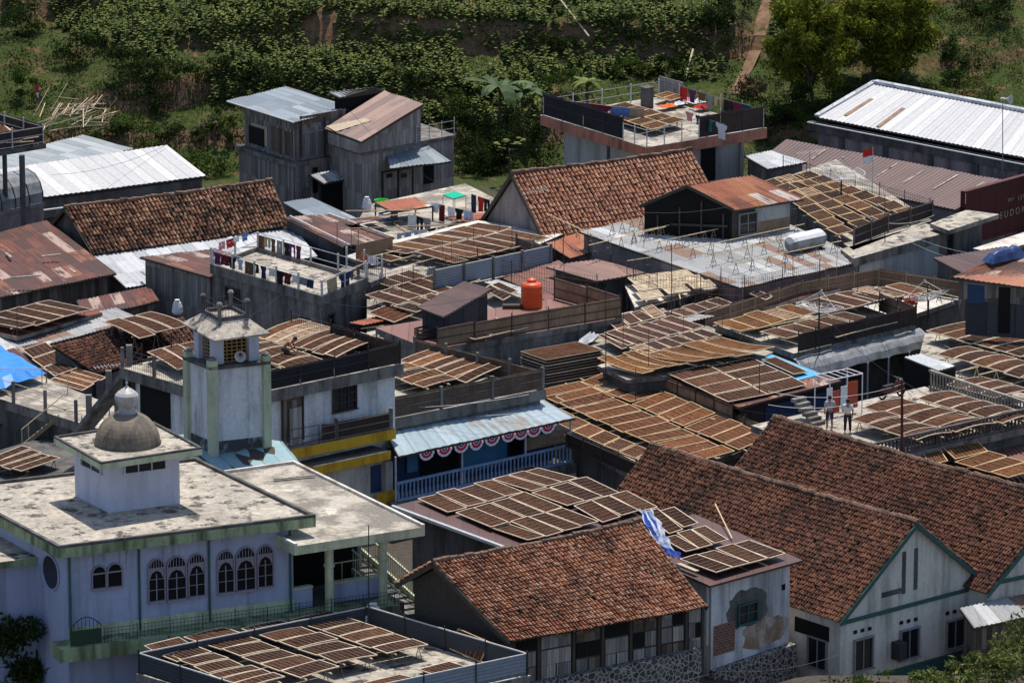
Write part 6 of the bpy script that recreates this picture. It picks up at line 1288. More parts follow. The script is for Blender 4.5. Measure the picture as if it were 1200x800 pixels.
# ============================================================ LEFT SIDE
wr = thing('white_roof_house', 'long shed with gleaming white ribbed roof on the left', 'shed', P(120, 215, 0)); q = [P(-60, 207, 5.0), P(195, 170, 5.0), P(241, 206, 3.9), P(-20, 240, 3.9)]
metal_roof(wr, q, 'mwhite', pitch=.36, amp=.022, nv=2, sag=.02); c = sum(q, Vector())/4; k = [p+(c-p)*.03 for p in q]; walls(wr, k, 0, [p.z-.2 for p in k], 'darkcon')
wq = Wall(q[3], q[2]); a, b = q[3]-Z*.75, q[2]-Z*.75; m = MB(); m.tube(a+wq.n*.25, b+wq.n*.25, .07, 6); m.build('gutter', K['galv'], wr)
m = MB(); m.hexa([a+wq.n*.05-Z*.5, b+wq.n*.05-Z*.5, b+wq.n*.05-Z*.05, a+wq.n*.05-Z*.05], wq.n*.15); m.build('beam', K['mauve'], wr)
shed('grey_roof_shed', 'low shed with bluish grey sheet roof behind the white ribbed roof', 'shed', ((-60, 196), (98, 158), (158, 174), (0, 212)), (5.3, 5.3, 4.7, 4.7), 'mblueg', 'darkcon', 0)
# raised tray deck on a post
td = Fr((-60, 187), (-150, 160), (54, 168), 8.2); tw = thing('raised_platform', 'dark raised tray platform on a post at the left edge', 'platform', P(25, 240, 0)+Vector((0, -1, 0)))
m = MB(); m.prism([td.f(0, 0), td.f(1, 0), td.f(1, 1), td.f(0, 1)], 7.9, 8.2, 0); m.build('deck', K['darkcon'], tw)
p = P(25, 183, 7.9); m = MB(); m.tube(Vector((p.x, p.y+.3, 0)), p+Vector((0, .3, 0)), .17, 8); m.build('post', K['darkcon'], tw)
for u_, v_ in ((.12, .55), (.45, .93), (.85, .9), (.85, .5)):
    p = td.f(u_, v_); m = MB(); m.tube(Vector((p.x, p.y, 0)), Vector((p.x, p.y, 7.9)), .15, 6); m.build('post', K['darkcon'], tw)
fence('dark panel fence round the raised platform at the left edge', [td.p(.1, 0), td.p(.1, td.lv-.1), td.p(td.lu-.1, td.lv-.1)], 0, 1.05, 'weaved', 'panel', 'galv', 2.3, .05)
trays('tobacco tray on the raised dark platform at the left edge', ((-30, 150), (20, 146), (45, 160), (-10, 172)), 8.6, 3, 1, 'tob', 'frame', 0, 4, deck=8.2)
pc = thing('plastic_canopy', 'cloudy plastic canopy on curved ribs below the raised platform', 'canopy', P(20, 250, 0)); A, B = P(-30, 257, 3.6), P(51, 239, 3.6); u = td.u
prof = [(0, 0), (.05, .7), (.35, 1.3), (.9, 1.7), (1.8, 1.85)]; n = 10; G = [[A.lerp(B, k/n)+u*d+Z*h for k in range(n+1)] for d, h in prof]; m = MB()
for i in range(4):
    for k in range(n): m.face([G[i][k], G[i+1][k], G[i+1][k+1], G[i][k+1]])
m.face([B+u*d+Z*h for d, h in prof]+[B+u*1.8]); m.build('plastic_cover', K['poly'], pc, True)
for k in range(0, n+1, 2): m = MB(); m.path([G[i][k]-Vector((u.x, u.y, 0))*.03 for i in range(5)], .03, 4); m.build('rib', K['dksteel'], pc)
m = MB(); m.face([Vector((A.x, A.y, 0)), Vector((B.x, B.y, 0)), B, A]); m.bar(A, B, .15, .25); m.build('lower_wall', K['mauve'], pc)
# blackened tile house
zr23 = gable_zr((318, 211), (75, 242), (340, 264), 3.1); print('zr23', zr23)
H23, *_r = tilehouse('blackened_tile_house', 'house with soot blackened tile roof in front of the white roof', (75, 243), (318, 212), (108, 298), (340, 265), 3.1, min(zr23, 6.6), 'tile4', 'darkcon', 0, 31, .24, .3, .3)
shed('zinc_roof', 'pale zinc lean-to roof along the eave of the blackened tile house', 'roof', ((107, 298), (342, 265), (372, 300), (148, 337)), (3.0, 3.0, 2.5, 2.4), 'mpale', 'darkcon', 0, .2)
rr_, q, wl = shed('rusty_roof_house', 'board walled house with big patchwork of rusty roof sheets at left', 'house', ((-80, 292), (54, 258), (136, 320), (0, 348)), (4.3, 4.3, 3.3, 3.3), 'mrust', 'wood2', 0, .5)
shed('rust_roof_shed', 'tall grey board shed with flat rust red roof beside the washing house', 'shed', ((164, 301), (252, 291), (310, 310), (246, 324)), (4.1, 4.2, 3.9, 3.8), 'mrust', 'wood', 0, .3)
# washing house
ZL = 5.0
B33, f33, l33, r33 = deckhouse('washing_house', 'grey concrete block house with washing hung round its pale roof', 'house', (377, 352), (246, 314), (432, 330), ZL, 'concrete', 'roofcon', 'concrete', 0, .12, .3, .22, 'concrete', .2)
window(B33, l33, 266, 281, 338, 352, 2, 2, 'beam', 'glass', .06); window(B33, l33, 355, 362, 372, 384, 1, 2, 'beam'); window(B33, r33, 385, 390, 368, 380, 1, 2, 'beam')
m = MB(); m.prism([f33.p(-.2, f33.lv), f33.p(3.2, f33.lv), f33.p(3.2, f33.lv+1.6), f33.p(-.2, f33.lv+1.6)], ZL-.3, ZL-.001); m.build('side_balcony', K['concrete'], B33)
fence('pipe railing with cream posts along the front of the washing house roof', [f33.p(f33.lu-.1, .1), f33.p(.1, .1), f33.p(.1, f33.lv-.1)], ZL, 1.05, 'galv', 'rail', 'cream', 2.0, .07, 0)
fence('pipe railing with cream posts along the back of the washing house roof', [f33.p(.1, f33.lv-.1), f33.p(f33.lu-.1, f33.lv-.1), f33.p(f33.lu-.1, .1)], ZL, 1.05, 'galv', 'rail', 'cream', 2.4, .06, 0)
fence('small iron railing on the side balcony of the washing house', [f33.p(0, f33.lv+1.5), f33.p(3.1, f33.lv+1.5)], 0, 1.0, 'dksteel', 'wire', 'cream', 1.6, .06)
h = 1.0
laundry_line('on the front railing of the washing house', f33.p(f33.lu-.3, .05, h), f33.p(.6, .05, h), ['purple', 'maroon', 'black', 'pale blue', 'brown', 'black', 'navy', 'white', 'black', 'maroon', 'white', 'grey', 'navy'], .62, 11)
laundry_line('on the back right railing of the washing house', f33.p(f33.lu-.2, f33.lv-.15, h), f33.p(f33.lu*.58, f33.lv-.15, h), ['brown', 'tan', 'brown', 'grey', 'black', 'purple', 'maroon'], .85, 12)
laundry_line('on the right end railing of the washing house', f33.p(.1, .6, h), f33.p(.1, f33.lv-.6, h), ['tan', 'navy', 'brown'], .7, 13)
laundry_line('on the back left railing of the washing house', f33.p(f33.lu-.1, .8, h+.3), f33.p(f33.lu-.1, f33.lv-1, h+.3), ['pink', 'red', 'white', 'blue'], .4, 14)
laundry_line('on the side balcony of the washing house', f33.p(.3, f33.lv+1.5, h), f33.p(1.9, f33.lv+1.5, h), ['white', 'orange'], .7, 15)
# left tray roofs
platform('low_flat_house', 'low house under the tray row at the left edge above the blue tarpaulin', ((-40, 380), (55, 356), (120, 366), (20, 395)), 2.9, .2, 'darkcon', 'brick')
trays('tobacco tray in the wide row at the left edge above the blue tarpaulin', ((-25, 374), (56, 352), (109, 363), (24, 385)), 3.3, 5, 1, 'tobd', 'frame', 0, 4, deck=2.9)
shed('zinc_roof', 'worn low zinc roof between the left edge trays and blackish tiles', 'roof', ((-30, 398), (135, 360), (165, 374), (0, 418)), (2.7, 2.8, 2.5, 2.4), 'mpatch', 'darkcon', 0)
def tile_lean(name, label, px, zs, tm, seed):
    q = [P(*p, z) for p, z in zip(px, zs)]; c = sum(q, Vector())/4; rt = thing(name, label, 'roof', Vector((c.x, c.y, 0))); m = MB(); m.tiles(q[0], q[1], q[2], q[3], .24, .3, 0, 1, seed, wave=.08); m.build('roof', [K[tm], K['under']], rt)
    walls(rt, [p+(c-p)*.08 for p in q], 0, [p.z-.2 for p in q], 'darkcon'); return rt
tile_lean('dark_tile_roof', 'small dark red tile roof left of the concrete stair', ((60, 404), (137, 384), (158, 424), (112, 440)), (4.2, 4.2, 3.2, 3.0), 'tile2', 41)
tile_lean('dark_tile_roof', 'dark tile roof edge under the arched tray row left of the minaret', ((135, 385), (215, 372), (245, 405), (165, 418)), (4.0, 4.0, 3.3, 3.3), 'tile2', 42)
trays('tobacco tray in the row lying over dark tiles left of the minaret', ((124, 379), (176, 365), (222, 384), (163, 396)), 4.6, 3, 1, 'tob', 'frame', .08, 5, deck=3.6)
shed('rusty_roof', 'narrow rusty roof with trays beside the blue tarpaulin', 'roof', ((-10, 414), (50, 400), (122, 440), (50, 468)), (3.1, 3.1, 2.8, 2.8), 'mrust', 'darkcon', 0)
trays('reddish tobacco tray in the row nearest the concrete stair', ((50, 445), (90, 432), (117, 441), (104, 460)), 3.15, 4, 1, 'tobr', 'frame', 0, 4)
trays('tobacco tray in the row touching the blue tarpaulin', ((28, 410), (52, 404), (92, 430), (62, 442)), 3.2, 1, 3, 'tobd', 'frame', 0, 4)
tp = [P(-50, 392, 4.2), P(2, 404, 4.2), P(54, 431, 4.0), P(-10, 452, 3.9)]; tt = thing('tarpaulin_canopy', 'bright blue tarpaulin canopy stretched on bamboo poles at the left edge', 'tarpaulin', P(10, 440, 2)); m = MB(); n = 12
G = [[tp[0].lerp(tp[1], i/n).lerp(tp[3].lerp(tp[2], i/n), j/n)+Z*(.12*noise.noise(Vector((i*.5, j*.5, 2)))-(.28 if j == n or i == n else 0)) for i in range(n+1)] for j in range(n+1)]
for j in range(n):
    for i in range(n): m.face([G[j][i], G[j][i+1], G[j+1][i+1], G[j+1][i]])
m.build('tarp', K['tarp'], tt, True)
for p in (tp[2], tp[3], tp[1]): m = MB(); m.tube(Vector((p.x, p.y+.1, 0)), p-Z*.2+Vector((0, .1, 0)), .04, 5); m.build('pole', K['bambood'], tt)
wk, wq_ = platform('walkway', 'raised concrete walkway with short posts left of the mosque', ((-40, 455), (128, 506), (150, 482), (40, 438)), 3.2, .5, 'darkcon', 'roofcon2', cat='walkway')
fence('bamboo rails on short concrete posts along the raised walkway', [P(-20, 460, 3.2), P(54, 484, 3.2), P(90, 495, 3.2)], 0, 1.0, 'bamboo', 'rail', 'concrete', 3, .1)
fence('thin bamboo rails at the back of the raised walkway', [P(0, 452, 3.2), P(50, 452, 3.2), P(80, 462, 3.2)], 0, .9, 'bamboo', 'rail', 'bamboo', 1.6, .03)
sa, sb = P(74, 484, 3.2), P(30, 520, 1.5); ss = thing('wooden_steps', 'wooden steps leading down from the raised walkway', 'steps', sb); d = sb-sa; side = Vector((-d.y, d.x, 0)).normalized()*.55
for k in range(8):
    p = sa+d*((k+.5)/8); m = MB(); m.bar(p-side, p+side, .28, .06); m.build('tread', K['paletimber'], ss)
for s_ in (-1, 1):
    m = MB(); m.bar(sa+side*s_, sb+side*s_, .07, .2); m.build('stringer', K['bambood'], ss)
    m = MB(); m.tube(sa+side*s_+Z*.9, sb+side*s_+Z*.9, .03, 5); m.tube(sb+side*s_, sb+side*s_+Z*.9, .03, 5); m.build('handrail', K['bamboo'], ss)
platform('low_flat_house', 'low dark house behind the mosque roof with a tray row on it', ((-60, 545), (50, 512), (110, 530), (60, 562), (-30, 580)), 1.9, .2, 'darkcon', 'darkcon')
trays('tobacco tray in the row just behind the mosque roof at left', ((-20, 541), (27, 524), (70, 538), (24, 553)), 2.4, 1, 4, 'tobd', 'frame', 0, 4, deck=1.9)
cs_a, cs_b = P(78, 517, 3.3), P(148, 431, 7.9); cs = thing('concrete_stair', 'steep concrete stair rising to the white house deck', 'stair', cs_a); m = MB(); sd2 = Vector((.75, .35, 0)); m.hexa([cs_a-Z*.15, cs_a+sd2-Z*.15, cs_b+sd2-Z*.15, cs_b-Z*.15], Z*.3); m.build('flight', K['concrete'], cs)
for s_, x in ((.33, 0), (.66, 0), (1, 0)): p = cs_a.lerp(cs_b, s_); m = MB(); m.prism([p+Vector((a_, b_, 0)) for a_, b_ in ((0, 0), (.28, 0), (.28, .28), (0, .28))], p.z, p.z+1.1); m.build('newel', K['concrete'], cs)
for s_ in (.3, .7): p = cs_a.lerp(cs_b, s_)+sd2*.5; m = MB(); m.tube(Vector((p.x, p.y, 0)), p, .12, 6); m.build('support', K['concrete'], cs)
fence('rusty railing on the steep concrete stair', [cs_a+sd2+Z*.1, cs_b+sd2+Z*.1], 0, .9, 'rebar', 'rail', 'rebar', 1.2, .025)
shed('low_shed', 'low rusty shed behind the raised walkway at the left edge', 'shed', ((-60, 470), (10, 462), (30, 492), (-40, 502)), (2.3, 2.3, 1.9, 1.9), 'mrust', 'wood2', 0)
shed('low_shed', 'low shed with scrap brown roof before the rust red roofed shed', 'shed', ((90, 352), (175, 335), (186, 352), (100, 372)), (2.6, 2.6, 2.3, 2.3), 'mrust', 'wood2', 0)
sack('white crumpled sack against the rust red roofed shed', (208, 368), 3.6, .5)
# ============================================================ BACK: wooden house and neighbours
B24, f24, l24, r24 = deckhouse('wooden_house', 'two storey weathered board house with flat grey zinc roof', 'house', (343, 192), (276, 170), (410, 180), 3.5, 'wood', 'darkcon', 'concrete', 0, .15, .28)
q = [P(266, 118, 6.5), P(336, 101, 6.5), P(414, 126, 6.1), P(345, 143, 6.1)]; metal_roof(B24, q, 'mblueg', nv=4)
k = [f24.p(.45, .45), f24.p(f24.lu-.45, .45), f24.p(f24.lu-.45, f24.lv-.45), f24.p(.45, f24.lv-.45)]; walls(B24, k, 3.505, [6.0, 6.38, 6.38, 6.0], 'wood', 'upper_wall')
ul, ur = Wall(k[0], k[1]), Wall(k[0], k[3])
rectw(B24, 'dark_opening', ul, 292, 312, 150, 170, 'dark', .02, .02); rectw(B24, 'dark_opening', ul, 319, 343, 152, 180, 'wood2', .02, .03); rectw(B24, 'pale_plank', ul, 311, 314, 148, 172, 'paletimber', .03, .03); rectw(B24, 'pale_plank', ul, 296, 312, 146, 149, 'paletimber', .05, .03)
for x in (352, 380, 406): rectw(B24, 'wall_post', ur, x-1, x+1, 136, 182, 'beam', .03, .06)
rectw(B24, 'batten', ur, 352, 406, 151, 153, 'woodp', .02, .04); rectw(B24, 'dark_top_board', ur, 353, 405, 132, 142, 'wood2', .02, .02)
rectw(B24, 'corner_post', r24, 345, 351, 195, 234, 'concrete', .02, .15); rectw(B24, 'dark_opening', r24, 366, 372, 196, 226, 'dark', .02, .02)
m = MB(); m.tube(q[0]-Z*.05, q[3]-Z*.05, .06, 6); m.build('gutter', K['galv'], B24)
B34, f34, l34, r34 = deckhouse('board_house', 'grey board house with rust brown sloping roof and small railed deck', 'house', (424, 178), (372, 160), (534, 158), 4.5, 'woodp', 'concrete', 'concrete', 0, .1, .25)
q = [P(450, 106, 7.0), P(497, 122, 6.9), P(424, 166, 5.3), P(380, 150, 5.4)]; metal_roof(B34, q, 'mbrown', nv=3); 
kk = [q[3]+(q[2]-q[3])*.1, q[2]+(q[3]-q[2])*.08, q[1]+(q[0]-q[1])*.08, q[0]]; walls(B34, kk, 4.5, [p.z-.15 for p in kk], 'woodp', 'upper_wall')
nrm = (q[1]-q[0]).cross(q[3]-q[0]).normalized(); nrm = nrm if nrm.z > 0 else -nrm
m = MB(); m.face([q[3].lerp(q[0], .03)+nrm*.05, q[3].lerp(q[0], .40)+nrm*.05+(q[2]-q[3])*.45, q[3].lerp(q[0], .40)+nrm*.05+(q[2]-q[3])*.62, q[3].lerp(q[0], .0)+nrm*.05+(q[2]-q[3])*.32]); m.build('pale_sheet', K['paletimber'], B34)
fence('silver rail fence on the small deck of the board house', [P(488, 167, 4.5), P(532, 159, 4.5)], 0, .95, 'galv', 'rail', 'galv', 1.2, .03)
door(B34, r34, 448, 465, 201, 234, 'woodp', 'beam'); door(B34, r34, 466, 482, 198, 231, 'woodp', 'beam'); rectw(B34, 'dark_doorway', r34, 496, 508, 193, 215, 'dark', .02, .02)
for x in (455, 472): rectw(B34, 'door_pane', r34, x-3, x+4, 203, 208, 'glass', .075, .01)
q = [P(449, 171, 4.3), P(495, 166, 4.3), P(529, 189, 3.5), P(457, 197, 3.5)]; metal_roof(B34, [q[0], q[1], q[2], q[3]], 'mblueg', 'lean_to_roof')
shed('open_shelter', 'open shelter with rust edged grey roof before the wooden house', 'shelter', ((362, 204), (436, 193), (453, 198), (380, 215)), (2.7, 2.8, 2.5, 2.3), 'mpatch', 'dark', 0, .8)
shed('back_roof', 'pale narrow sheet roof behind the two board houses', 'roof', ((385, 108), (438, 102), (450, 106), (398, 114)), (7.2, 7.3, 7.0, 6.9), 'mpale', 'dark', 0, .4)
SM = {k_: v_ for k_, v_ in STAND.items()}
person('person in pale shirt standing at the railing of the board house deck', P(487, 164.5, 4.5), (.3, -1), dict(SM), (.5, .42, .45), (.05, .05, .12))
shed('zinc_roof', 'light blue grey zinc roof right of the blackened tile house', 'roof', ((332, 237), (366, 231), (424, 258), (384, 267)), (3.2, 3.2, 2.8, 2.8), 'mblueg', 'darkcon', 0)
shed('rusty_roof', 'rusty sheet roof with white pipes left of the tan screen', 'roof', ((332, 254), (388, 251), (462, 278), (402, 289)), (3.7, 3.7, 3.2, 3.2), 'mrust', 'mcorr', 0)
for k_, (a_, b_) in enumerate((((340, 253), (410, 287)), ((385, 250), (458, 277)))): m = MB(); m.tube(P(*a_, 3.85), P(*b_, 3.35), .05, 5); tag(m.build('white_pipe', K['galv']), ['white pipe along the left edge of the rusty sheet roof', 'white pipe along the right edge of the rusty sheet roof'][k_], 'pipe')
# washing yard in the middle
platform('yard_deck', 'pale concrete yard deck full of hung washing before the board house', ((405, 285), (430, 240), (545, 215), (640, 262), (560, 268), (470, 290)), 2.9, .2, 'darkcon', 'roofcon2')
tb_ = thing('rusty_table', 'low shelter with flat rusty sheet top in the washing yard', 'shelter', P(475, 255, 2.9)); q = [P(440, 237, 3.9), P(487, 231, 3.9), P(507, 241, 3.8), P(460, 248, 3.8)]; metal_roof(tb_, q, 'mrustl', 'top')
for p in q: m = MB(); m.tube(Vector((p.x, p.y, 2.9)), p-Z*.1, .05, 5); m.build('leg', K['beam'], tb_)
tq = [P(519, 229, 4.2), P(533, 225, 4.2), P(546, 230, 4.1), P(531, 234, 4.1)]; tt = thing('green_canopy', 'small turquoise green canopy on thin poles in the washing yard', 'canopy', P(533, 248, 2.9)); m = MB(); m.hexa(tq, Z*.06); m.build('top', cloth((.02, .38, .24)), tt)
for p in tq: m = MB(); m.tube(Vector((p.x, p.y, 2.9)), p, .03, 4); m.build('pole', K['galv'], tt)
c = P(447, 241, 2.9); gb = thing('green_basin', 'bright green plastic basin by the door of the board house', 'basin', c); m = MB(); m.lathe(c, [(.28, 0), (.42, .34), (.44, .36), (.40, .34), (.27, .04), (0, .04)], 14); m.build('basin', cloth((.06, .45, .05)), gb, True)
h = 1.25
laundry_line('on the line slanting back right of the washing yard', P(552, 226, 4.0), P(622, 250, 4.0), ['navy', 'red', 'black', 'grey', 'tan', 'black', 'blue', 'pale blue', 'purple'], 1.0, 21)
laundry_line('on the middle line of the washing yard', P(505, 236, 4.0), P(552, 247, 4.0), ['white', 'maroon', 'white', 'black', 'pale blue'], .8, 22)
laundry_line('on the front line of the washing yard', P(465, 273, 3.9), P(558, 258, 3.9), ['white', 'pale blue', 'white', 'maroon', 'white', 'navy', 'white', 'red'], .55, 23)
laundry_line('on the left line of the washing yard', P(478, 250, 3.8), P(506, 256, 3.8), ['white', 'black', 'grey'], .7, 24)
laundry_line('on the right rail of the washing yard', P(570, 250, 3.7), P(600, 258, 3.7), ['white', 'black', 'grey'], .6, 25)
for i, (a_, b_) in enumerate((((405, 247), (490, 246)), ((405, 257), (492, 249)), ((400, 268), (560, 262)))): m = MB(); m.tube(P(*a_, 4.2), P(*b_, 4.2), .035, 5); tag(m.build('bamboo_pole', K['bamboo']), ['topmost horizontal bamboo pole left of the washing yard', 'second horizontal bamboo pole left of the washing yard', 'long low bamboo pole along the front of the washing yard'][i], 'pole')
bn = thing('banner', 'red banner with yellow lettering at the right end of the washing yard', 'banner', P(611, 264, 3.4)); A, B = P(596, 262, 3.6), P(624, 257, 3.6); bw = Wall(A, B); m = MB(); m.hexa([A, B, B+Z*.85, A+Z*.85], Vector((0, .03, 0))); m.build('cloth_panel', cloth((.50, .035, .025)), bn)
text('KOPI AWE', bw, 598.5, 260.5, .36, bn, 'yellow', 1.1)
for i, (px, yt) in enumerate((((710, 440), 338), ((787, 370), 285), ((660, 330), 262), ((1037, 300), 228), ((920, 330), 300))): pole(['thin dark mast left of the purple brown trays', 'thin dark mast before the patched metal roof', 'thin dark mast at the corner of the orange tile roof', 'thin dark mast beside the dark mesh fence', 'thin dark mast before the long mesh fence'][i], px, yt, 4.2, .028)
pole('aerial on a thin mast standing on the orange tile roof', (628, 268), 222, 4.5, .02, 'steel', 'antenna', 'antenna', 0, 'yagi'); pole('aerial on a thin mast before the maroon roof', (949, 218), 176, 5.0, .02, 'steel', 'antenna', 'antenna', 0, 'yagi'); pole('thin aerial mast rising behind the mosque dome', (128, 500), 426, 3.3, .03, 'rebar', 'antenna', 'antenna', 0, 'yagi'); pole('slender black light pole standing before the mosque porch', (432, 740), 615, 3.2, .03, 'dksteel', 'light_pole')
for i, (a_, b_) in enumerate((((320, 485, 5), (700, 472, 5)), ((320, 497, 5), (660, 482, 5)), ((330, 470, 6), (620, 462, 6)), ((900, 458, 6), (1060, 449, 7)), ((900, 474, 6), (1060, 455, 7)), ((1050, 268, 6), (1200, 300, 7)), ((1050, 275, 6), (1210, 318, 7)), ((1010, 252, 6), (1095, 252, 6)))):
    wire(['topmost cable crossing before the screened tray deck', 'lowest cable crossing before the screened tray deck', 'cable crossing above the white house balcony', 'upper cable running to the rusty utility pole', 'lower cable running to the rusty utility pole', 'upper cable strung before the red container', 'lower cable strung before the red container', 'cable strung level with the dark mesh fence'][i], P(*a_), P(*b_), .5, .012)
# ============================================================ small things by the standing people
kk = thing('display_rack', 'white pipe rack hung with red and white cloths beside the standing people', 'rack', P(1000, 492, ZD)); a, b = P(972, 492, ZD), P(1010, 484, ZD); m = MB()
for p in (a, b, a+f12.u*1.2, b+f12.u*1.2): m.tube(p, p+Z*2.0, .03, 5)
for p, q_ in ((a, b), (a+f12.u*1.2, b+f12.u*1.2), (a, a+f12.u*1.2), (b, b+f12.u*1.2)): m.tube(p+Z*2, q_+Z*2, .03, 5)
for k in range(1, 5): p = a.lerp(b, k/5); m.tube(p+Z*2, p+Z*2+f12.u*1.2, .025, 4)
m.build('pipe_frame', cloth((.66, .66, .68)), kk)
d = (b-a)
for i, (s0_, s1_, z0_, z1_, c_) in enumerate(((.02, .2, .3, 1.5, 'white'), (.2, .42, .2, 1.3, 'red'), (.45, .66, .3, 1.45, 'white'), (.66, .98, .85, 1.6, 'red'), (.66, .98, .25, .8, 'red'))):
    m = MB(); p, q_ = a+d*s0_+f12.u*.3, a+d*s1_+f12.u*.3; m.hexa([p+Z*z0_, q_+Z*z0_, q_+Z*z1_, p+Z*z1_], Vector((0, .03, 0))); tag(m.build('hung_cloth', cloth((.40, .085, .05) if c_ == 'red' else COLN['white'])), ['leftmost white cloth on the pipe rack by the standing people', 'left red cloth on the pipe rack by the standing people', 'middle white cloth on the pipe rack by the standing people', 'upper right red cloth on the pipe rack by the people', 'lower right red cloth on the pipe rack by the people'][i], 'cloth')
sp3 = thing('concrete_steps', 'short flight of pale concrete steps left of the standing people', 'steps', P(962, 505, ZD))
for k in range(6): o = P(953, 500, ZD)+f12.u*(k*.3); m = MB(); m.prism([o, o+f12.v*.8, o+f12.v*.8+f12.u*.32, o+f12.u*.32], ZD+.17*k, ZD+.17*(k+1)); m.build('step', K['concrete'], sp3)
mb = thing('motorcycle', 'parked dark motorcycle beside the pale capped balustrade', 'motorcycle', P(1045, 466, ZD)); c = Vector(mb['_o']); d = f12.v
def ring(c_, r_, ax, t_, m_):
    x = d; y = Z
    for k in range(14): a0, a1 = 2*math.pi*k/14, 2*math.pi*(k+1)/14; m_.tube(c_+x*math.cos(a0)*r_+y*math.sin(a0)*r_, c_+x*math.cos(a1)*r_+y*math.sin(a1)*r_, t_, 5)
for s_ in (-.62, .62):
    m = MB(); ring(c+d*s_+Z*.3, .26, None, .05, m); m.build('wheel', K['dark'], mb)
m = MB(); m.bar(c-d*.55+Z*.62, c+d*.1+Z*.66, .24, .12); m.build('seat', K['hair'], mb)
m = MB(); m.bar(c-d*.6+Z*.45, c+d*.35+Z*.42, .2, .22); m.tube(c+d*.62+Z*.3, c+d*.42+Z*.95, .035, 5); m.bar(c+d*.25+Z*.5, c+d*.5+Z*.85, .3, .1); m.build('body', K['contred'], mb)
m = MB(); x = Vector((-d.y, d.x, 0)); m.tube(c+d*.40+Z*.98-x*.33, c+d*.40+Z*.98+x*.33, .02, 5); m.tube(c+d*.5+Z*.8, c+d*.58+Z*.8, .09, 8); m.build('handlebar', K['steel'], mb)
# ============================================================ VEGETATION
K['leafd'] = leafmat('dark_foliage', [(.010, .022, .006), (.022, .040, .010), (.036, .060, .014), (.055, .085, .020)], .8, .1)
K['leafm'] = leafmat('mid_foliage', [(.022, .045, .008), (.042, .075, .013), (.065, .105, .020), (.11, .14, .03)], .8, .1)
K['leafy'] = leafmat('yellow_green_foliage', [(.045, .07, .010), (.10, .13, .015), (.18, .195, .022), (.27, .26, .035), (.05, .08, .012)], .8, .1)
K['leaft'] = leafmat('broad_crop_leaves', [(.045, .075, .016), (.075, .115, .028), (.12, .165, .045), (.20, .23, .075), (.30, .285, .10)], .75, .15)
K['leafp'] = leafmat('reddish_foliage', [(.05, .03, .022), (.08, .05, .04), (.06, .055, .03)], .8, .1)
K['dry'] = leafmat('dry_grass', [(.11, .085, .035), (.17, .13, .055), (.075, .085, .022)], .9, .05)
K['bark'] = plain('bark', (.085, .065, .05), .95, .3, 5)
def leaf(m, p, sz, rnd, up=.35):
    n_ = Vector((rnd.gauss(0, 1), rnd.gauss(0, 1), rnd.gauss(up, .8))).normalized(); x = n_.orthogonal().normalized(); a = rnd.uniform(0, 6.28); y = n_.cross(x); x, y = x*math.cos(a)+y*math.sin(a), y*math.cos(a)-x*math.sin(a)
    l, w_ = sz*rnd.uniform(.7, 1.4), sz*rnd.uniform(.3, .5); uv = (rnd.random()*50, rnd.random()*50)
    m.face([p-x*l, p+y*w_-n_*l*.08, p+x*l, p-y*w_-n_*l*.08], 0, [uv]*4)
def cloud(m, c, rad, n, sz, rnd, clumps=14, fill=.42):
    cs_ = []
    for _ in range(clumps):
        v = Vector((rnd.gauss(0, 1), rnd.gauss(0, 1), rnd.gauss(.25, 1))).normalized()*rnd.uniform(.45, .95); cs_.append((v, rnd.uniform(.2, fill)))
    for i in range(n):
        v, r_ = cs_[i % clumps]; o = Vector((rnd.gauss(0, 1), rnd.gauss(0, 1), rnd.gauss(0, .8))).normalized()*r_*(rnd.random()**.45)
        p = v+o; leaf(m, c+Vector((p.x*rad[0], p.y*rad[1], p.z*rad[2])), sz, rnd)
def tree(name, label, base, h, rad, mat, n=3000, sz=.16, clumps=16, seed=1, lean=(0, 0), group=None, cat='tree', trunk_r=.16, limbs=5, low=.0):
    rnd = random.Random(seed); rt = thing(name, label, cat, base, group); top = base+Vector((lean[0], lean[1], h)); m = MB()
    p1 = base.lerp(top, .45)+Vector((rnd.uniform(-.2, .2), rnd.uniform(-.2, .2), 0)); m.tube(base-Z*.2, p1, trunk_r, 8, 0, trunk_r*.7)
    for k in range(limbs): e_ = top+Vector((rnd.uniform(-.7, .7)*rad[0], rnd.uniform(-.7, .7)*rad[1], rnd.uniform(-.4, .6)*rad[2])); md_ = p1.lerp(e_, .5)+Vector((0, 0, .2)); m.tube(p1, md_, trunk_r*.5, 6, 0, trunk_r*.32); m.tube(md_, e_, trunk_r*.32, 5, 0, trunk_r*.1)
    m.build('trunk', K['bark'], rt); m = MB(); cloud(m, top, rad, n, sz, rnd, clumps, .25 if clumps > 30 else .42); m.build('crown', K[mat], rt); return rt
def bush(label, base, rad, mat, n=700, sz=.13, seed=1, name='shrub', cat='shrub', clumps=9, group=None):
    rnd = random.Random(seed); m = MB(); cloud(m, base+Z*rad[2]*.6, rad, n, sz, rnd, clumps, .55); return tag(m.build(name, K[mat]), label, cat, group)
tree('broad_tree', 'tall tree with olive yellow crown beside the hillside path', PT(955, 128), 4.2, (3.1, 2.8, 3.4), 'leafy', 12000, .19, 60, 1, (-.5, 0), trunk_r=.14, limbs=8)
tree('broad_tree', 'bushy mango like tree with yellow tipped crown behind the white warehouse', PT(1018, 100), 3.8, (4.0, 3.2, 3.0), 'leafy', 15000, .20, 64, 2, (.9, 0), trunk_r=.2, limbs=8)
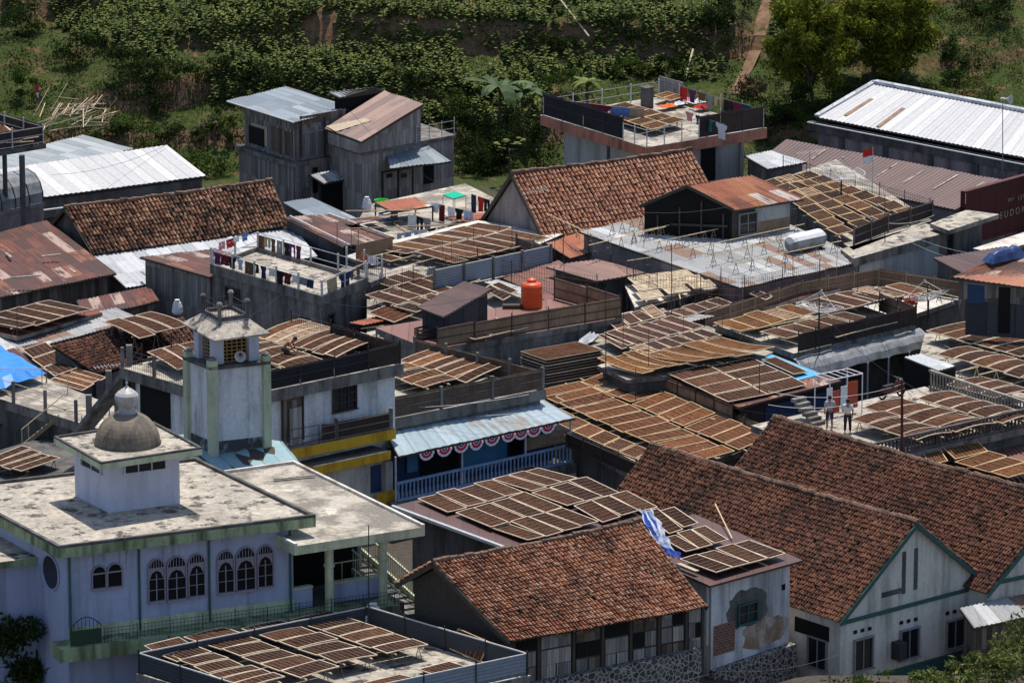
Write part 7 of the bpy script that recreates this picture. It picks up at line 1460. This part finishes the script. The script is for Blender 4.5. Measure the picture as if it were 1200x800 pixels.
rnd = random.Random(99); cg = [( 'dark shrub right of the board houses', (560, 200), (1.7, 1.4, 1.8), 'leafd'), ('dark shrub below the banana palm', (590, 190), (1.8, 1.4, 2.2), 'leafd'), ('dark shrub left of the pink edged house', (625, 196), (1.6, 1.4, 2.4), 'leafd'), ('tall dark shrub thicket above the washing yard', (545, 170), (1.6, 1.2, 1.7), 'leafd'), ('mid green shrub on the slope above the board houses', (520, 130), (1.8, 1.2, 1.0), 'leafm'), ('dark round shrub at the edge of the field above the zinc roof', (255, 112), (1.9, 1.3, 1.5), 'leafd'), ('dark round shrub beside the zinc roof of the wooden house', (300, 112), (1.7, 1.3, 1.3), 'leafd'), ('green shrub against the left wall of the wooden house', (262, 160), (1.1, 1.0, 1.2), 'leafm'), ('dark hedge shrub left of the wooden house', (235, 205), (2.2, 1.3, 1.0), 'leafm'), ('light green shrub behind the white roof gable', (185, 195), (1.5, 1.2, 1.1), 'leafm'), ('light green shrub behind the grey sheet roof', (155, 165), (1.6, 1.2, 1.0), 'leafm'), ('round green shrub above the bamboo stick pile', (30, 115), (1.2, 1.0, 1.2), 'leafm'), ('small green shrub right of the bamboo stick pile', (170, 130), (1.5, 1.2, 1.1), 'leafd'), ('dark tall shrub left of the hillside path', (845, 60), (1.5, 1.3, 2.2), 'leafd'), ('dark shrub at the top of the hillside path', (860, 15), (1.2, 1.2, 1.4), 'leafd'), ('green shrub right of the pink edged terrace', (905, 160), (1.4, 1.2, 1.4), 'leafd'), ('reddish shrub at the foot of the hillside path', (882, 112), (1.2, 1.0, .9), 'leafp'), ('green shrub left of the white warehouse', (925, 155), (1.5, 1.2, 1.2), 'leafm'), ('dark shrub under the olive yellow tree', (940, 135), (1.8, 1.3, 1.2), 'leafd'), ('pale green shrub behind the warehouse roof ridge', (1120, 100), (1.2, 1.0, .8), 'leafm'), ('dark shrub on the grassy slope at upper right', (1115, 75), (1.0, 1.0, 1.1), 'leafd'), ('dark leafy shrub at the top right corner', (1150, 25), (2.2, 1.4, 1.4), 'leafd'), ('dark leafy shrub at the top left corner', (20, 40), (2.6, 1.4, 1.5), 'leafd'), ('dark leafy shrub along the diagonal field edge at left', (90, 70), (2.4, 1.2, 1.2), 'leafd'), ('long dark shrub under the crop field at left', (150, 92), (2.4, 1.2, 1.3), 'leafd'), ('long dark shrub low under the crop field', (205, 105), (2.4, 1.2, 1.3), 'leafd'), ('mid green shrub behind the pink edged terrace', (735, 90), (1.6, 1.2, .9), 'leafm'), ('mid green shrub left behind the pink edged terrace', (655, 110), (1.4, 1.1, 1.1), 'leafm'), ('dark shrub beside the pale hillside stakes', (785, 90), (1.5, 1.2, 1.2), 'leafd'), ('dark shrub patch on the slope right of centre', (750, 45), (2.2, 1.2, .9), 'leafd'), ('dark shrub above the soil bank at top centre', (640, 62), (2.0, 1.0, .8), 'leafd'), ('dark shrub at the right foot of the board house', (556, 206), (1.3, 1.1, 1.7), 'leafd'), ('dark low shrub before the banana thicket', (578, 203), (1.5, 1.1, 1.3), 'leafd'), ('green shrub on the left slope below the stick heap', (120, 168), (1.8, 1.1, .8), 'leafm'), ('dark green shrub on the left slope above the white roof', (215, 170), (1.7, 1.2, .9), 'leafd'), ('dark shrub thicket behind the board house roof', (480, 100), (1.8, 1.2, .9), 'leafd')]
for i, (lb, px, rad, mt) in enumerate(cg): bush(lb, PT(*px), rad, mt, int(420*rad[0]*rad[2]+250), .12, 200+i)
# papaya and banana
def broad(m, p, d, L, wd, droop, rnd, seg=6):
    uv = (rnd.random()*50, rnd.random()*50); d = Vector((d[0], d[1], 0)).normalized(); s_ = Vector((-d.y, d.x, 0)); pr = []
    for i in range(seg+1): t = i/seg; c = p+d*(L*t*(1-.25*t*droop))+Z*(L*(.75*t-1.15*droop*t*t)); w_ = wd*math.sin(math.pi*min(1, .12+t*.88))**.7; pr.append((c-s_*w_-Z*w_*.3, c, c+s_*w_-Z*w_*.3))
    for a, b in zip(pr, pr[1:]): m.face([a[0], b[0], b[1], a[1]], 0, [uv]*4); m.face([a[1], b[1], b[2], a[2]], 0, [uv]*4)
def banana(label, base, h, n, L, seed, name='banana_plant', mat='leafd', r=.13):
    rnd = random.Random(seed); rt = thing(name, label, 'plant', base); m = MB(); m.tube(base-Z*.2, base+Z*h, r, 8, 0, r*.6); m.build('trunk', K['bark'], rt); m = MB()
    for k in range(n): a = 2*math.pi*k/n+rnd.uniform(-.3, .3); broad(m, base+Z*h, (math.cos(a), math.sin(a)), L*rnd.uniform(.8, 1.15), .2*L/1.6, rnd.uniform(.35, .95), rnd)
    m.build('leaves', K[mat], rt)
K['leafb'] = leafmat('banana_leaves', [(.035, .07, .02), (.06, .11, .03), (.10, .15, .05)], .6, .3)
banana('large dark banana plant with long fronds above the dark thicket', PT(586, 165), 3.2, 13, 2.9, 3, mat='leafb'); banana('second dark banana plant with drooping fronds right of the large one', PT(612, 160), 2.6, 11, 2.3, 4, mat='leafb'); banana('banana plant with one upright bright leaf left of the pink terrace', PT(688, 130), 1.8, 8, 1.8, 5, mat='leaft')
def papaya(label, base, h, seed):
    rnd = random.Random(seed); rt = thing('papaya_tree', label, 'tree', base); m = MB(); m.tube(base, base+Z*h, .07, 7, 0, .05); m.build('trunk', K['bark'], rt); m = MB()
    for k in range(16):
        a = 2*math.pi*k/16*2.6; e_ = base+Z*(h+rnd.uniform(.1, .5)); p = e_+Vector((math.cos(a), math.sin(a), rnd.uniform(-.2, .35)))*rnd.uniform(.5, .9)
        for j in range(5): b = a+(j-2)*.5; broad(m, p, (math.cos(b), math.sin(b)), .38, .06, .6, rnd, 3)
    m.build('crown', K['leaft'], rt)
papaya('small papaya tree with palmate leaves before the dark thicket', P(597, 218, 0), 2.3, 6)
# crop field: broad leaved tobacco plants
def crop_mesh(seed, h, n, L):
    rnd = random.Random(seed); m = MB(); m.tube(Vector((0, 0, -.1)), Vector((0, 0, h)), .025, 4, 0)
    for k in range(n): a = k*2.4+rnd.uniform(-.3, .3); z = h*(.12+.85*k/n); l = L*(1.1-.55*k/n)*rnd.uniform(.8, 1.2); broad(m, Vector((0, 0, z)), (math.cos(a), math.sin(a)), l, l*.30, rnd.uniform(.35, .9), rnd, 3)
    o = m.build('crop_plant', K['leaft']); me_ = o.data; og = Vector(o['_o']); me_.transform(Matrix.Translation(og)); bpy.data.objects.remove(o); return me_
CM = [crop_mesh(i, .75+.1*i, 12, .44) for i in range(5)]
def in_field(px, py):
    if py > 125-.0*px and px < 430: return False
    if px < 250 and py > 12+.52*(px-20)*.62+10: return False
    if 855 < px < 905: return False
    if px > 935: return False
    if px > 640 and py > 95: return False
    if px > 430 and py > 150: return False
    if 415 < px < 700 and 22 < py-(px-415)*.075 < 40: return False
    return True
pts = []; rnd = random.Random(5); yy = -8
while yy < 150:
    xx = 10
    while xx < 930:
        px, py = xx+rnd.uniform(-3.5, 3.5), yy+rnd.uniform(-2.5, 2.5)
        nv = noise.noise(Vector((px*.012, py*.02, 9)))
        if in_field(px, py) and rnd.random() < (.96 if px < 640 else .75) and nv > -.42: pts.append((py, px))
        xx += 9.5 if px < 650 else 12
    yy += 5.8
pts.sort(reverse=True); print('plants', len(pts))
st_ = MB()
for i, (py, px) in enumerate(pts):
    p = PT(px, py); me_ = CM[i % 5]; a = rnd.uniform(0, 6.28); s_ = rnd.uniform(.75, 1.3)
    if i < 290:
        o = bpy.data.objects.new('crop_plant', me_); S.collection.objects.link(o); o.location = p; o.rotation_euler = (0, 0, a); o.scale = (s_, s_, s_); tag(o, 'broad leaved green crop plant in the lower rows of the hillside field', 'crop plant', 'crop plants in the lower rows of the hillside field')
    else:
        M_ = Matrix.Translation(p) @ Matrix.Rotation(a, 4, 'Z') @ Matrix.Scale(s_, 4); ul = me_.uv_layers[0].data
        for f in me_.polygons: st_.face([M_ @ me_.vertices[v].co for v in f.vertices], 0, [tuple(ul[l].uv) for l in f.loop_indices])
o = st_.build('crop_field', K['leaft']); o['kind'] = 'stuff'; o['label'] = 'dense rows of broad leaved crops on the upper hillside'
# low ground cover and grass over the slope
def cover(name, label, mat, region, n, sz, seed, h=.25):
    rnd = random.Random(seed); m = MB()
    for _ in range(n):
        px, py = rnd.uniform(region[0], region[2]), rnd.uniform(region[1], region[3]); p = PT(px, py)
        if noise.noise(Vector((p.x*.35, p.y*.35, seed))) < -.1: continue
        if 858 < px-(112-py)*.33 < 876 and py < 115: continue
        for k in range(4): leaf(m, p+Vector((rnd.gauss(0, .18), rnd.gauss(0, .18), rnd.uniform(.02, h))), sz, rnd, .2)
    o = m.build(name, K[mat]); o['kind'] = 'stuff'; o['label'] = label; return o
cover('ground_cover', 'low dark weeds between the shrubs on the slope', 'leafd', (0, -5, 1200, 200), 7000, .12, 3, .3)
cover('ground_cover', 'mid green weeds on the slope at the foot of the hill', 'leafm', (0, 60, 960, 205), 3600, .10, 4, .3)
cover('dry_grass', 'yellowish dry grass on the upper right slope', 'dry', (900, -5, 1200, 125), 1900, .10, 6, .2)
cover('ground_cover', 'green weeds on the upper right slope', 'leafm', (880, -5, 1200, 130), 1900, .11, 7, .3)
cover('grass', 'short grass on the left slope below the crop field', 'dry', (0, 60, 260, 190), 700, .07, 8, .12)
# heap of bleached bamboo sticks
hp = thing('stick_pile', 'tangled heap of bleached bamboo sticks on the left slope', 'sticks', PT(90, 150)); rnd = random.Random(12)
for k in range(60):
    p = PT(rnd.uniform(48, 128), rnd.uniform(128, 158)); a = rnd.uniform(-.5, .5)+(0 if rnd.random() < .6 else 1.2); L = rnd.uniform(1.0, 2.8); d = Vector((math.cos(a), math.sin(a), rnd.uniform(-.1, .55) if rnd.random() < .75 else 1.2)).normalized(); m = MB(); q_ = p+Z*rnd.uniform(.1, .9); m.tube(q_-d*L*.5, q_+d*L*.5, .028, 4); m.build('stick', K['frame'], hp)
m = MB(); p = PT(46, 128); m.tube(p, p+Z*1.6, .02, 4); fl2 = thing('flag', 'small faded red and white flag by the bamboo stick heap', 'flag', p); m.build('flagpole', K['bambood'], fl2); m = MB(); m.face([p+Z*1.6, p+Z*1.6+Vector((-.28, 0, -.1)), p+Z*1.0+Vector((-.22, .05, 0)), p+Z*1.1]); m.face([p+Z*1.1, p+Z*1.0+Vector((-.22, .05, 0)), p+Z*.65+Vector((-.05, .05, 0)), p+Z*.7], 1); m.build('flag_cloth', [cloth((.5, .04, .04)), cloth((.65, .6, .6))], fl2)
for i, (a_, b_) in enumerate((((640, 6), (690, 66)), ((827, 2), (824, 50)), ((812, 75), (803, 96)))): m = MB(); p, q_ = PT(*a_), PT(*b_); m.tube(p+Z*(1.6 if i == 0 else .9), q_+Z*(1.3 if i == 0 else .2), .06, 5); tag(m.build('pale_pole', K['frame']), ['long pale pole leaning across the soil bank at top', 'thin pale pole standing in the shrubs at top right of centre', 'short pale stake behind the pink edged terrace'][i], 'pole')
# foreground vegetation at the bottom corners
rnd = random.Random(77)
tree('leafy_tree', 'dark feathery tree growing beside the mosque at bottom left', P(42, 830, 0), 2.6, (2.4, 1.5, 2.0), 'leafd', 4600, .15, 20, 51, (0, 0), trunk_r=.09, limbs=6)
lb = ['leftmost bright leafy bush at the bottom right corner', 'bright leafy bush second from left at the bottom right corner', 'bright leafy bush before the lean-to shed', 'bright leafy bush below the lean-to shed', 'tallest bright leafy bush at the right edge of the bottom', 'low bright leafy bush at the very bottom right']
for i, (x, y, rx, rz) in enumerate(((1085, 812, 1.0, .7), (1120, 806, 1.1, .9), (1150, 796, 1.2, 1.0), (1178, 784, 1.2, 1.1), (1200, 774, 1.3, 1.4), (1190, 806, 1.5, 1.1))): bush(lb[i], P(x, y, 1.0), (rx, .9, rz), 'leaft', 620, .13, 300+i)
bush('small ragged bush under the wall of the gabled house', P(1010, 806, .9), (1.6, .8, .5), 'leafm', 420, .10, 310)
cab = thing('small_hut', 'small hut with pale tin roof beside the mosque wall at lower left', 'hut', P(-5, 745, 0)); q = [P(-40, 690, 4.6), P(12, 681, 4.6), P(30, 702, 4.4), P(-40, 712, 4.4)]; metal_roof(cab, q, 'mpatch'); c = sum(q, Vector())/4; walls(cab, [p+(c-p)*.12 for p in q], 0, [p.z-.1 for p in q], 'darkcon')
m = MB(); a, b = P(-30, 762, 2.6), P(36, 745, 2.6); m.prism([a, b, b+f26.u*1.5, a+f26.u*1.5], 2.45, 2.6); m.build('ledge', K['cream'], cab)
# ============================================================ clutter of a working village
rnd = random.Random(1234)
def litter(place, spots, z, kind='plank', mat='paletimber', L=(1.0, 2.2), grp=None, dirs=None):
    for i, (x, y) in enumerate(spots):
        c = P(x, y, z); a = rnd.choice(dirs or [0.35, 2.05])+rnd.uniform(-.12, .12); d = Vector((math.cos(a), math.sin(a), 0))*rnd.uniform(*L)/2; m = MB()
        if kind == 'plank': m.bar(c-d+Z*.04, c+d+Z*.06, .16, .05)
        else: m.tube(c-d+Z*.05, c+d+Z*.07, .035, 5)
        tag(m.build({'plank': 'loose_plank', 'pole': 'bamboo_pole'}[kind], K[mat]), ('loose weathered plank lying on the %s' if kind == 'plank' else 'loose bamboo pole lying on the %s') % place, kind, ('planks' if kind == 'plank' else 'poles')+' lying on the '+place)
litter('big rusty roof at the left', [(10, 300), (60, 300), (85, 318), (30, 325)], 4.0, 'plank', 'woodp')
litter('pale zinc lean-to roof', [(170, 322), (230, 300), (300, 290)], 2.95, 'plank', 'woodp')
litter('yard deck among the washing', [(470, 268), (500, 266), (530, 258), (450, 262), (555, 262), (585, 262)], 2.95, 'pole', 'bamboo', (2.0, 3.6))
litter('cream floor of the right edge deck', [(1115, 410), (1150, 462), (1110, 400)], 4.05, 'pole', 'bamboo', (1.5, 2.6))
litter('dark flat house behind the gable shed', [(440, 384), (480, 382), (455, 392)], 4.2, 'pole', 'bamboo', (1.5, 2.6))
litter('dull red roof terrace by the orange tank', [(560, 388), (650, 372), (590, 378)], 4.65, 'plank', 'woodp')
litter('raised concrete walkway at left', [(10, 462), (100, 482), (120, 488)], 3.25, 'pole', 'bamboo', (1.2, 2.2))
litter('porch roof of the mosque', [(345, 560)], 7.2, 'plank', 'woodp')
litter('dark flat house before the patched roof', [(800, 362), (860, 350), (900, 345), (940, 336), (770, 372)], 3.65, 'plank', 'woodp', (1.5, 3))
litter('pink edged terrace floor', [(720, 140), (800, 135), (845, 143)], 6.65, 'pole', 'bamboo', (1.2, 2.2))
# scrap sheets and crates in the yards
def scrap(label, px, z, sx, sy, mat, tilt=.0, name='metal_sheet', cat='sheet'):
    c = P(*px, z); u, v = f28.u, f28.v; q = [c-u*sx-v*sy+Z*tilt, c-u*sx+v*sy+Z*tilt, c+u*sx+v*sy, c+u*sx-v*sy]; m = MB(); m.sheet(q[0], q[1], q[2], q[3], .25, .02); m.face([p-Z*.03 for p in q][::-1]); return tag(m.build(name, K[mat]), label, cat)
scrap('rusty sheet lying in front of the green canopy in the yard', (560, 256), 3.2, 1.2, 1.6, 'mrustl', .3); scrap('dull rusty sheet lying left of the rusty topped shelter', (425, 262), 3.3, 1.2, 1.5, 'mrust', .4); scrap('grey zinc sheet lying before the front washing line', (500, 277), 3.2, 1.0, 1.7, 'mpatch', .3)
scrap('pale grey sheet propped among trays behind the brown screen', (1022, 362), 4.5, .9, .9, 'mpale', .7); scrap('reddish matting sheet lying left of the dark tray rows', (438, 377), 4.3, .8, 1.2, 'mrustl', .2)
scrap('small rusty sheet lying below the bamboo screen', (430, 330), 4.4, 1.0, 1.5, 'mrustl', .2); scrap('long pale sheet strip right of the silver corrugated fence', (600, 338), 4.6, 2.2, .5, 'mpale', .1)
scrap('weathered grey sheet over the gap right of the purple trays', (800, 378), 4.0, 1.0, 1.6, 'mpatch', .3); scrap('rust brown sheet left of the cloudy arched awning', (905, 405), 3.5, .9, 1.2, 'mrust', .2)
def crate(label, px, z, s=.4, mat='blue'):
    c = P(*px, z); rt = thing('plastic_crate', label, 'crate', c); m = MB(); u, v = f28.u, f28.v; q = [c-u*s-v*s*1.4, c+u*s-v*s*1.4, c+u*s+v*s*1.4, c-u*s+v*s*1.4]
    for k in range(4):
        a, b = q[k], q[(k+1) % 4]
        for h in (.06, .24, .42): m.bar(a+Z*h, b+Z*h, .03, .10)
        m.bar(a, a+Z*.46, .06, .06)
    m.face([p+Z*.03 for p in q]); m.build('crate_body', K[mat], rt)
crate('blue plastic crate on the yard deck left of the washing', (455, 258), 2.95, .35, 'blue'); crate('dark crate beside the gable shed door', (500, 394), 4.65, .4, 'beam'); crate('orange crate behind the trays of the awning house', (1063, 357), 4.3, .35, 'orange'); crate('dark crate on the balcony of the blue house', (620, 560), 1.7, .3, 'beam')
sack('white sack lying beside the green basin', (430, 246), 2.95, .5); sack('grey sack leaning in the far corner of the dark tray house', (505, 330), 4.2, .5, (.3, .3, .31)); sack('brown sack on the cream deck beside the trestle', (1145, 400), 4.0, .45, (.3, .22, .14), 'brown_sack')
# slim posts and empty bamboo frames standing over the roofs
for i, (a_, b_, z, n, lb) in enumerate((((690, 300), (780, 278), 5.6, 6, 'empty bamboo rack along the orange tile eave'), ((640, 262), (700, 290), 5.0, 4, 'empty bamboo rack beside the orange tile house'), ((1060, 345), (1125, 362), 4.3, 4, 'empty bamboo rack behind the right hand dish'), ((735, 318), (800, 308), 4.4, 4, 'empty bamboo rack behind the bare pale trays'), ((415, 318), (470, 305), 4.6, 4, 'empty bamboo rack by the tan screen'), ((760, 372), (840, 350), 3.7, 5, 'empty bamboo rack over the scrap edged roof'), ((880, 345), (960, 330), 3.7, 5, 'empty bamboo rack before the long mesh fence'))):
    rack_row(lb, P(*a_, z), P(*b_, z), n, .6)
for i, (px, yt, z, lb) in enumerate((((420, 300), 268, 4.6, 'thin post left of the tan screen'), ((560, 322), 288, 4.4, 'thin post before the silver fence middle'), ((600, 300), 262, 4.6, 'thin post at the right end of the silver fence'), ((745, 335), 300, 4.4, 'thin post left of the bare pale trays'), ((845, 345), 312, 4.2, 'thin post at the patched roof eave'), ((1005, 352), 318, 4.3, 'thin post behind the awning house trays'), ((890, 460), 425, 5, 'thin post on the blue edged roof'), ((745, 470), 430, 3.3, 'thin post between the long tray rows'), ((250, 330), 290, 3.9, 'thin post behind the washing house corner'), ((395, 300), 262, 3.2, 'thin post beside the rusty sheet with white pipes'), ((20, 395), 360, 3, 'thin post at the left edge trays'), ((1090, 470), 430, 4.7, 'thin post beside the pale slatted shelter'))): pole(lb, px, yt, z, .022, 'rebar')
for i, (a_, b_, s_, lb) in enumerate((((128, 426, 7), (330, 345, 9), .8, 'cable from the mosque aerial to the white house'), ((330, 345, 9), (623, 330, 7), 1.0, 'cable from the white house to the orange tank'), ((628, 222, 8), (887, 235, 8), 1.0, 'cable from the roof aerial to the attic'), ((887, 235, 8), (1057, 446, 9), 1.5, 'long cable from the attic to the utility pole'), ((1057, 446, 9), (1200, 470, 8), .7, 'cable from the utility pole to the right edge'), ((1057, 448, 9), (860, 478, 6), .8, 'cable from the utility pole to the blue edged roof'), ((1057, 450, 9), (1240, 590, 8), 1.0, 'cable from the utility pole over the long tile roof'), ((410, 130, 7), (530, 222, 6), .6, 'cable sagging across the board house front'), ((266, 125, 6), (60, 205, 6), 1.0, 'cable from the wooden house to the white roof'), ((835, 785, 4), (1000, 760, 4), .4, 'cable along the wall of the gabled house'), ((600, 800, 4), (830, 790, 4), .5, 'cable low before the stone footing'))): wire(lb, P(*a_), P(*b_), s_, .012, 'dksteel')
# wall stains, small fittings
for i, (px, z) in enumerate((((30, 610), 8.0), ((330, 600), 8.0), ((200, 620), 8.0))): pass
ss_ = random.Random(8)
for k in range(9):
    x = ss_.uniform(95, 330); s_, zt2 = mwf.sz(x, 670); m = MB(); L = ss_.uniform(.4, 1.3); w2 = ss_.uniform(.05, .14); pts_ = [mwf.pt(s_-w2, MZ-.44, .005+.0007*k), mwf.pt(s_+w2, MZ-.44, .005+.0007*k), mwf.pt(s_+w2*.4, MZ-.44-L*.7, .005+.0007*k), mwf.pt(s_, MZ-.44-L, .005+.0007*k), mwf.pt(s_-w2*.5, MZ-.44-L*.6, .005+.0007*k)]; m.face(pts_); m.build('rust_streak', K['lavst'], mosque)
# more drying gear in the middle of the village
trays('tobacco tray in the low row between washing house and tan screen', ((436, 330), (478, 318), (500, 324), (458, 337)), ZC+.1, 3, 1, 'tobd', 'frame', 0, 4)
trays('tobacco tray at the dark corner below the tan plaited screen', ((436, 300), (462, 293), (486, 299), (458, 307)), ZE+.4, 2, 1, 'tob', 'frame', 0, 4)
trays('tobacco tray on the scrap edged house behind the purple brown trays', ((770, 368), (840, 350), (858, 356), (790, 375)), 4.1, 5, 1, 'tobp', 'frame', 0, 4)
trays('tobacco tray in the left row on the red terrace of the tank', ((540, 392), (600, 378), (618, 384), (558, 398)), ZC+.3, 3, 1, 'tobd', 'frame', 0, 4)
trays('tobacco tray in the bare front part of the awning house deck', ((960, 388), (1030, 371), (1050, 378), (980, 395)), ZA+.4, 3, 1, 'tob', 'frame', 0, 5)
trays('tobacco tray beside the left fence of the deck with two people', ((1110, 452), (1150, 442), (1205, 456), (1165, 467)), ZR+.5, 1, 3, 'tob', 'frame', .06, 5)
for i in range(34):
    x, y = [(452, 338), (470, 346), (530, 322), (610, 318), (660, 330), (700, 345), (715, 318), (735, 352), (760, 340), (790, 352), (815, 345), (842, 358), (870, 352), (905, 345), (935, 352), (968, 336), (730, 402), (760, 424), (800, 398), (846, 392), (690, 300), (720, 292), (755, 300), (800, 300), (835, 318), (880, 322), (930, 325), (980, 318), (555, 300), (585, 282), (520, 308), (620, 300), (412, 292), (650, 290)][i]
    b = P(x, y, 4.6); h = rnd.uniform(.9, 2.0); m = MB(); m.tube(b-Z*.6, b+Z*h+Vector((rnd.gauss(0, .06), 0, 0)), .020, 4); tag(m.build('slim_post', K['rebar' if i % 3 else 'bambood']), 'slim upright post standing among the roofs in the middle of the village', 'post', 'slim posts standing among the middle roofs')
print('TRAYS', NTRAY)
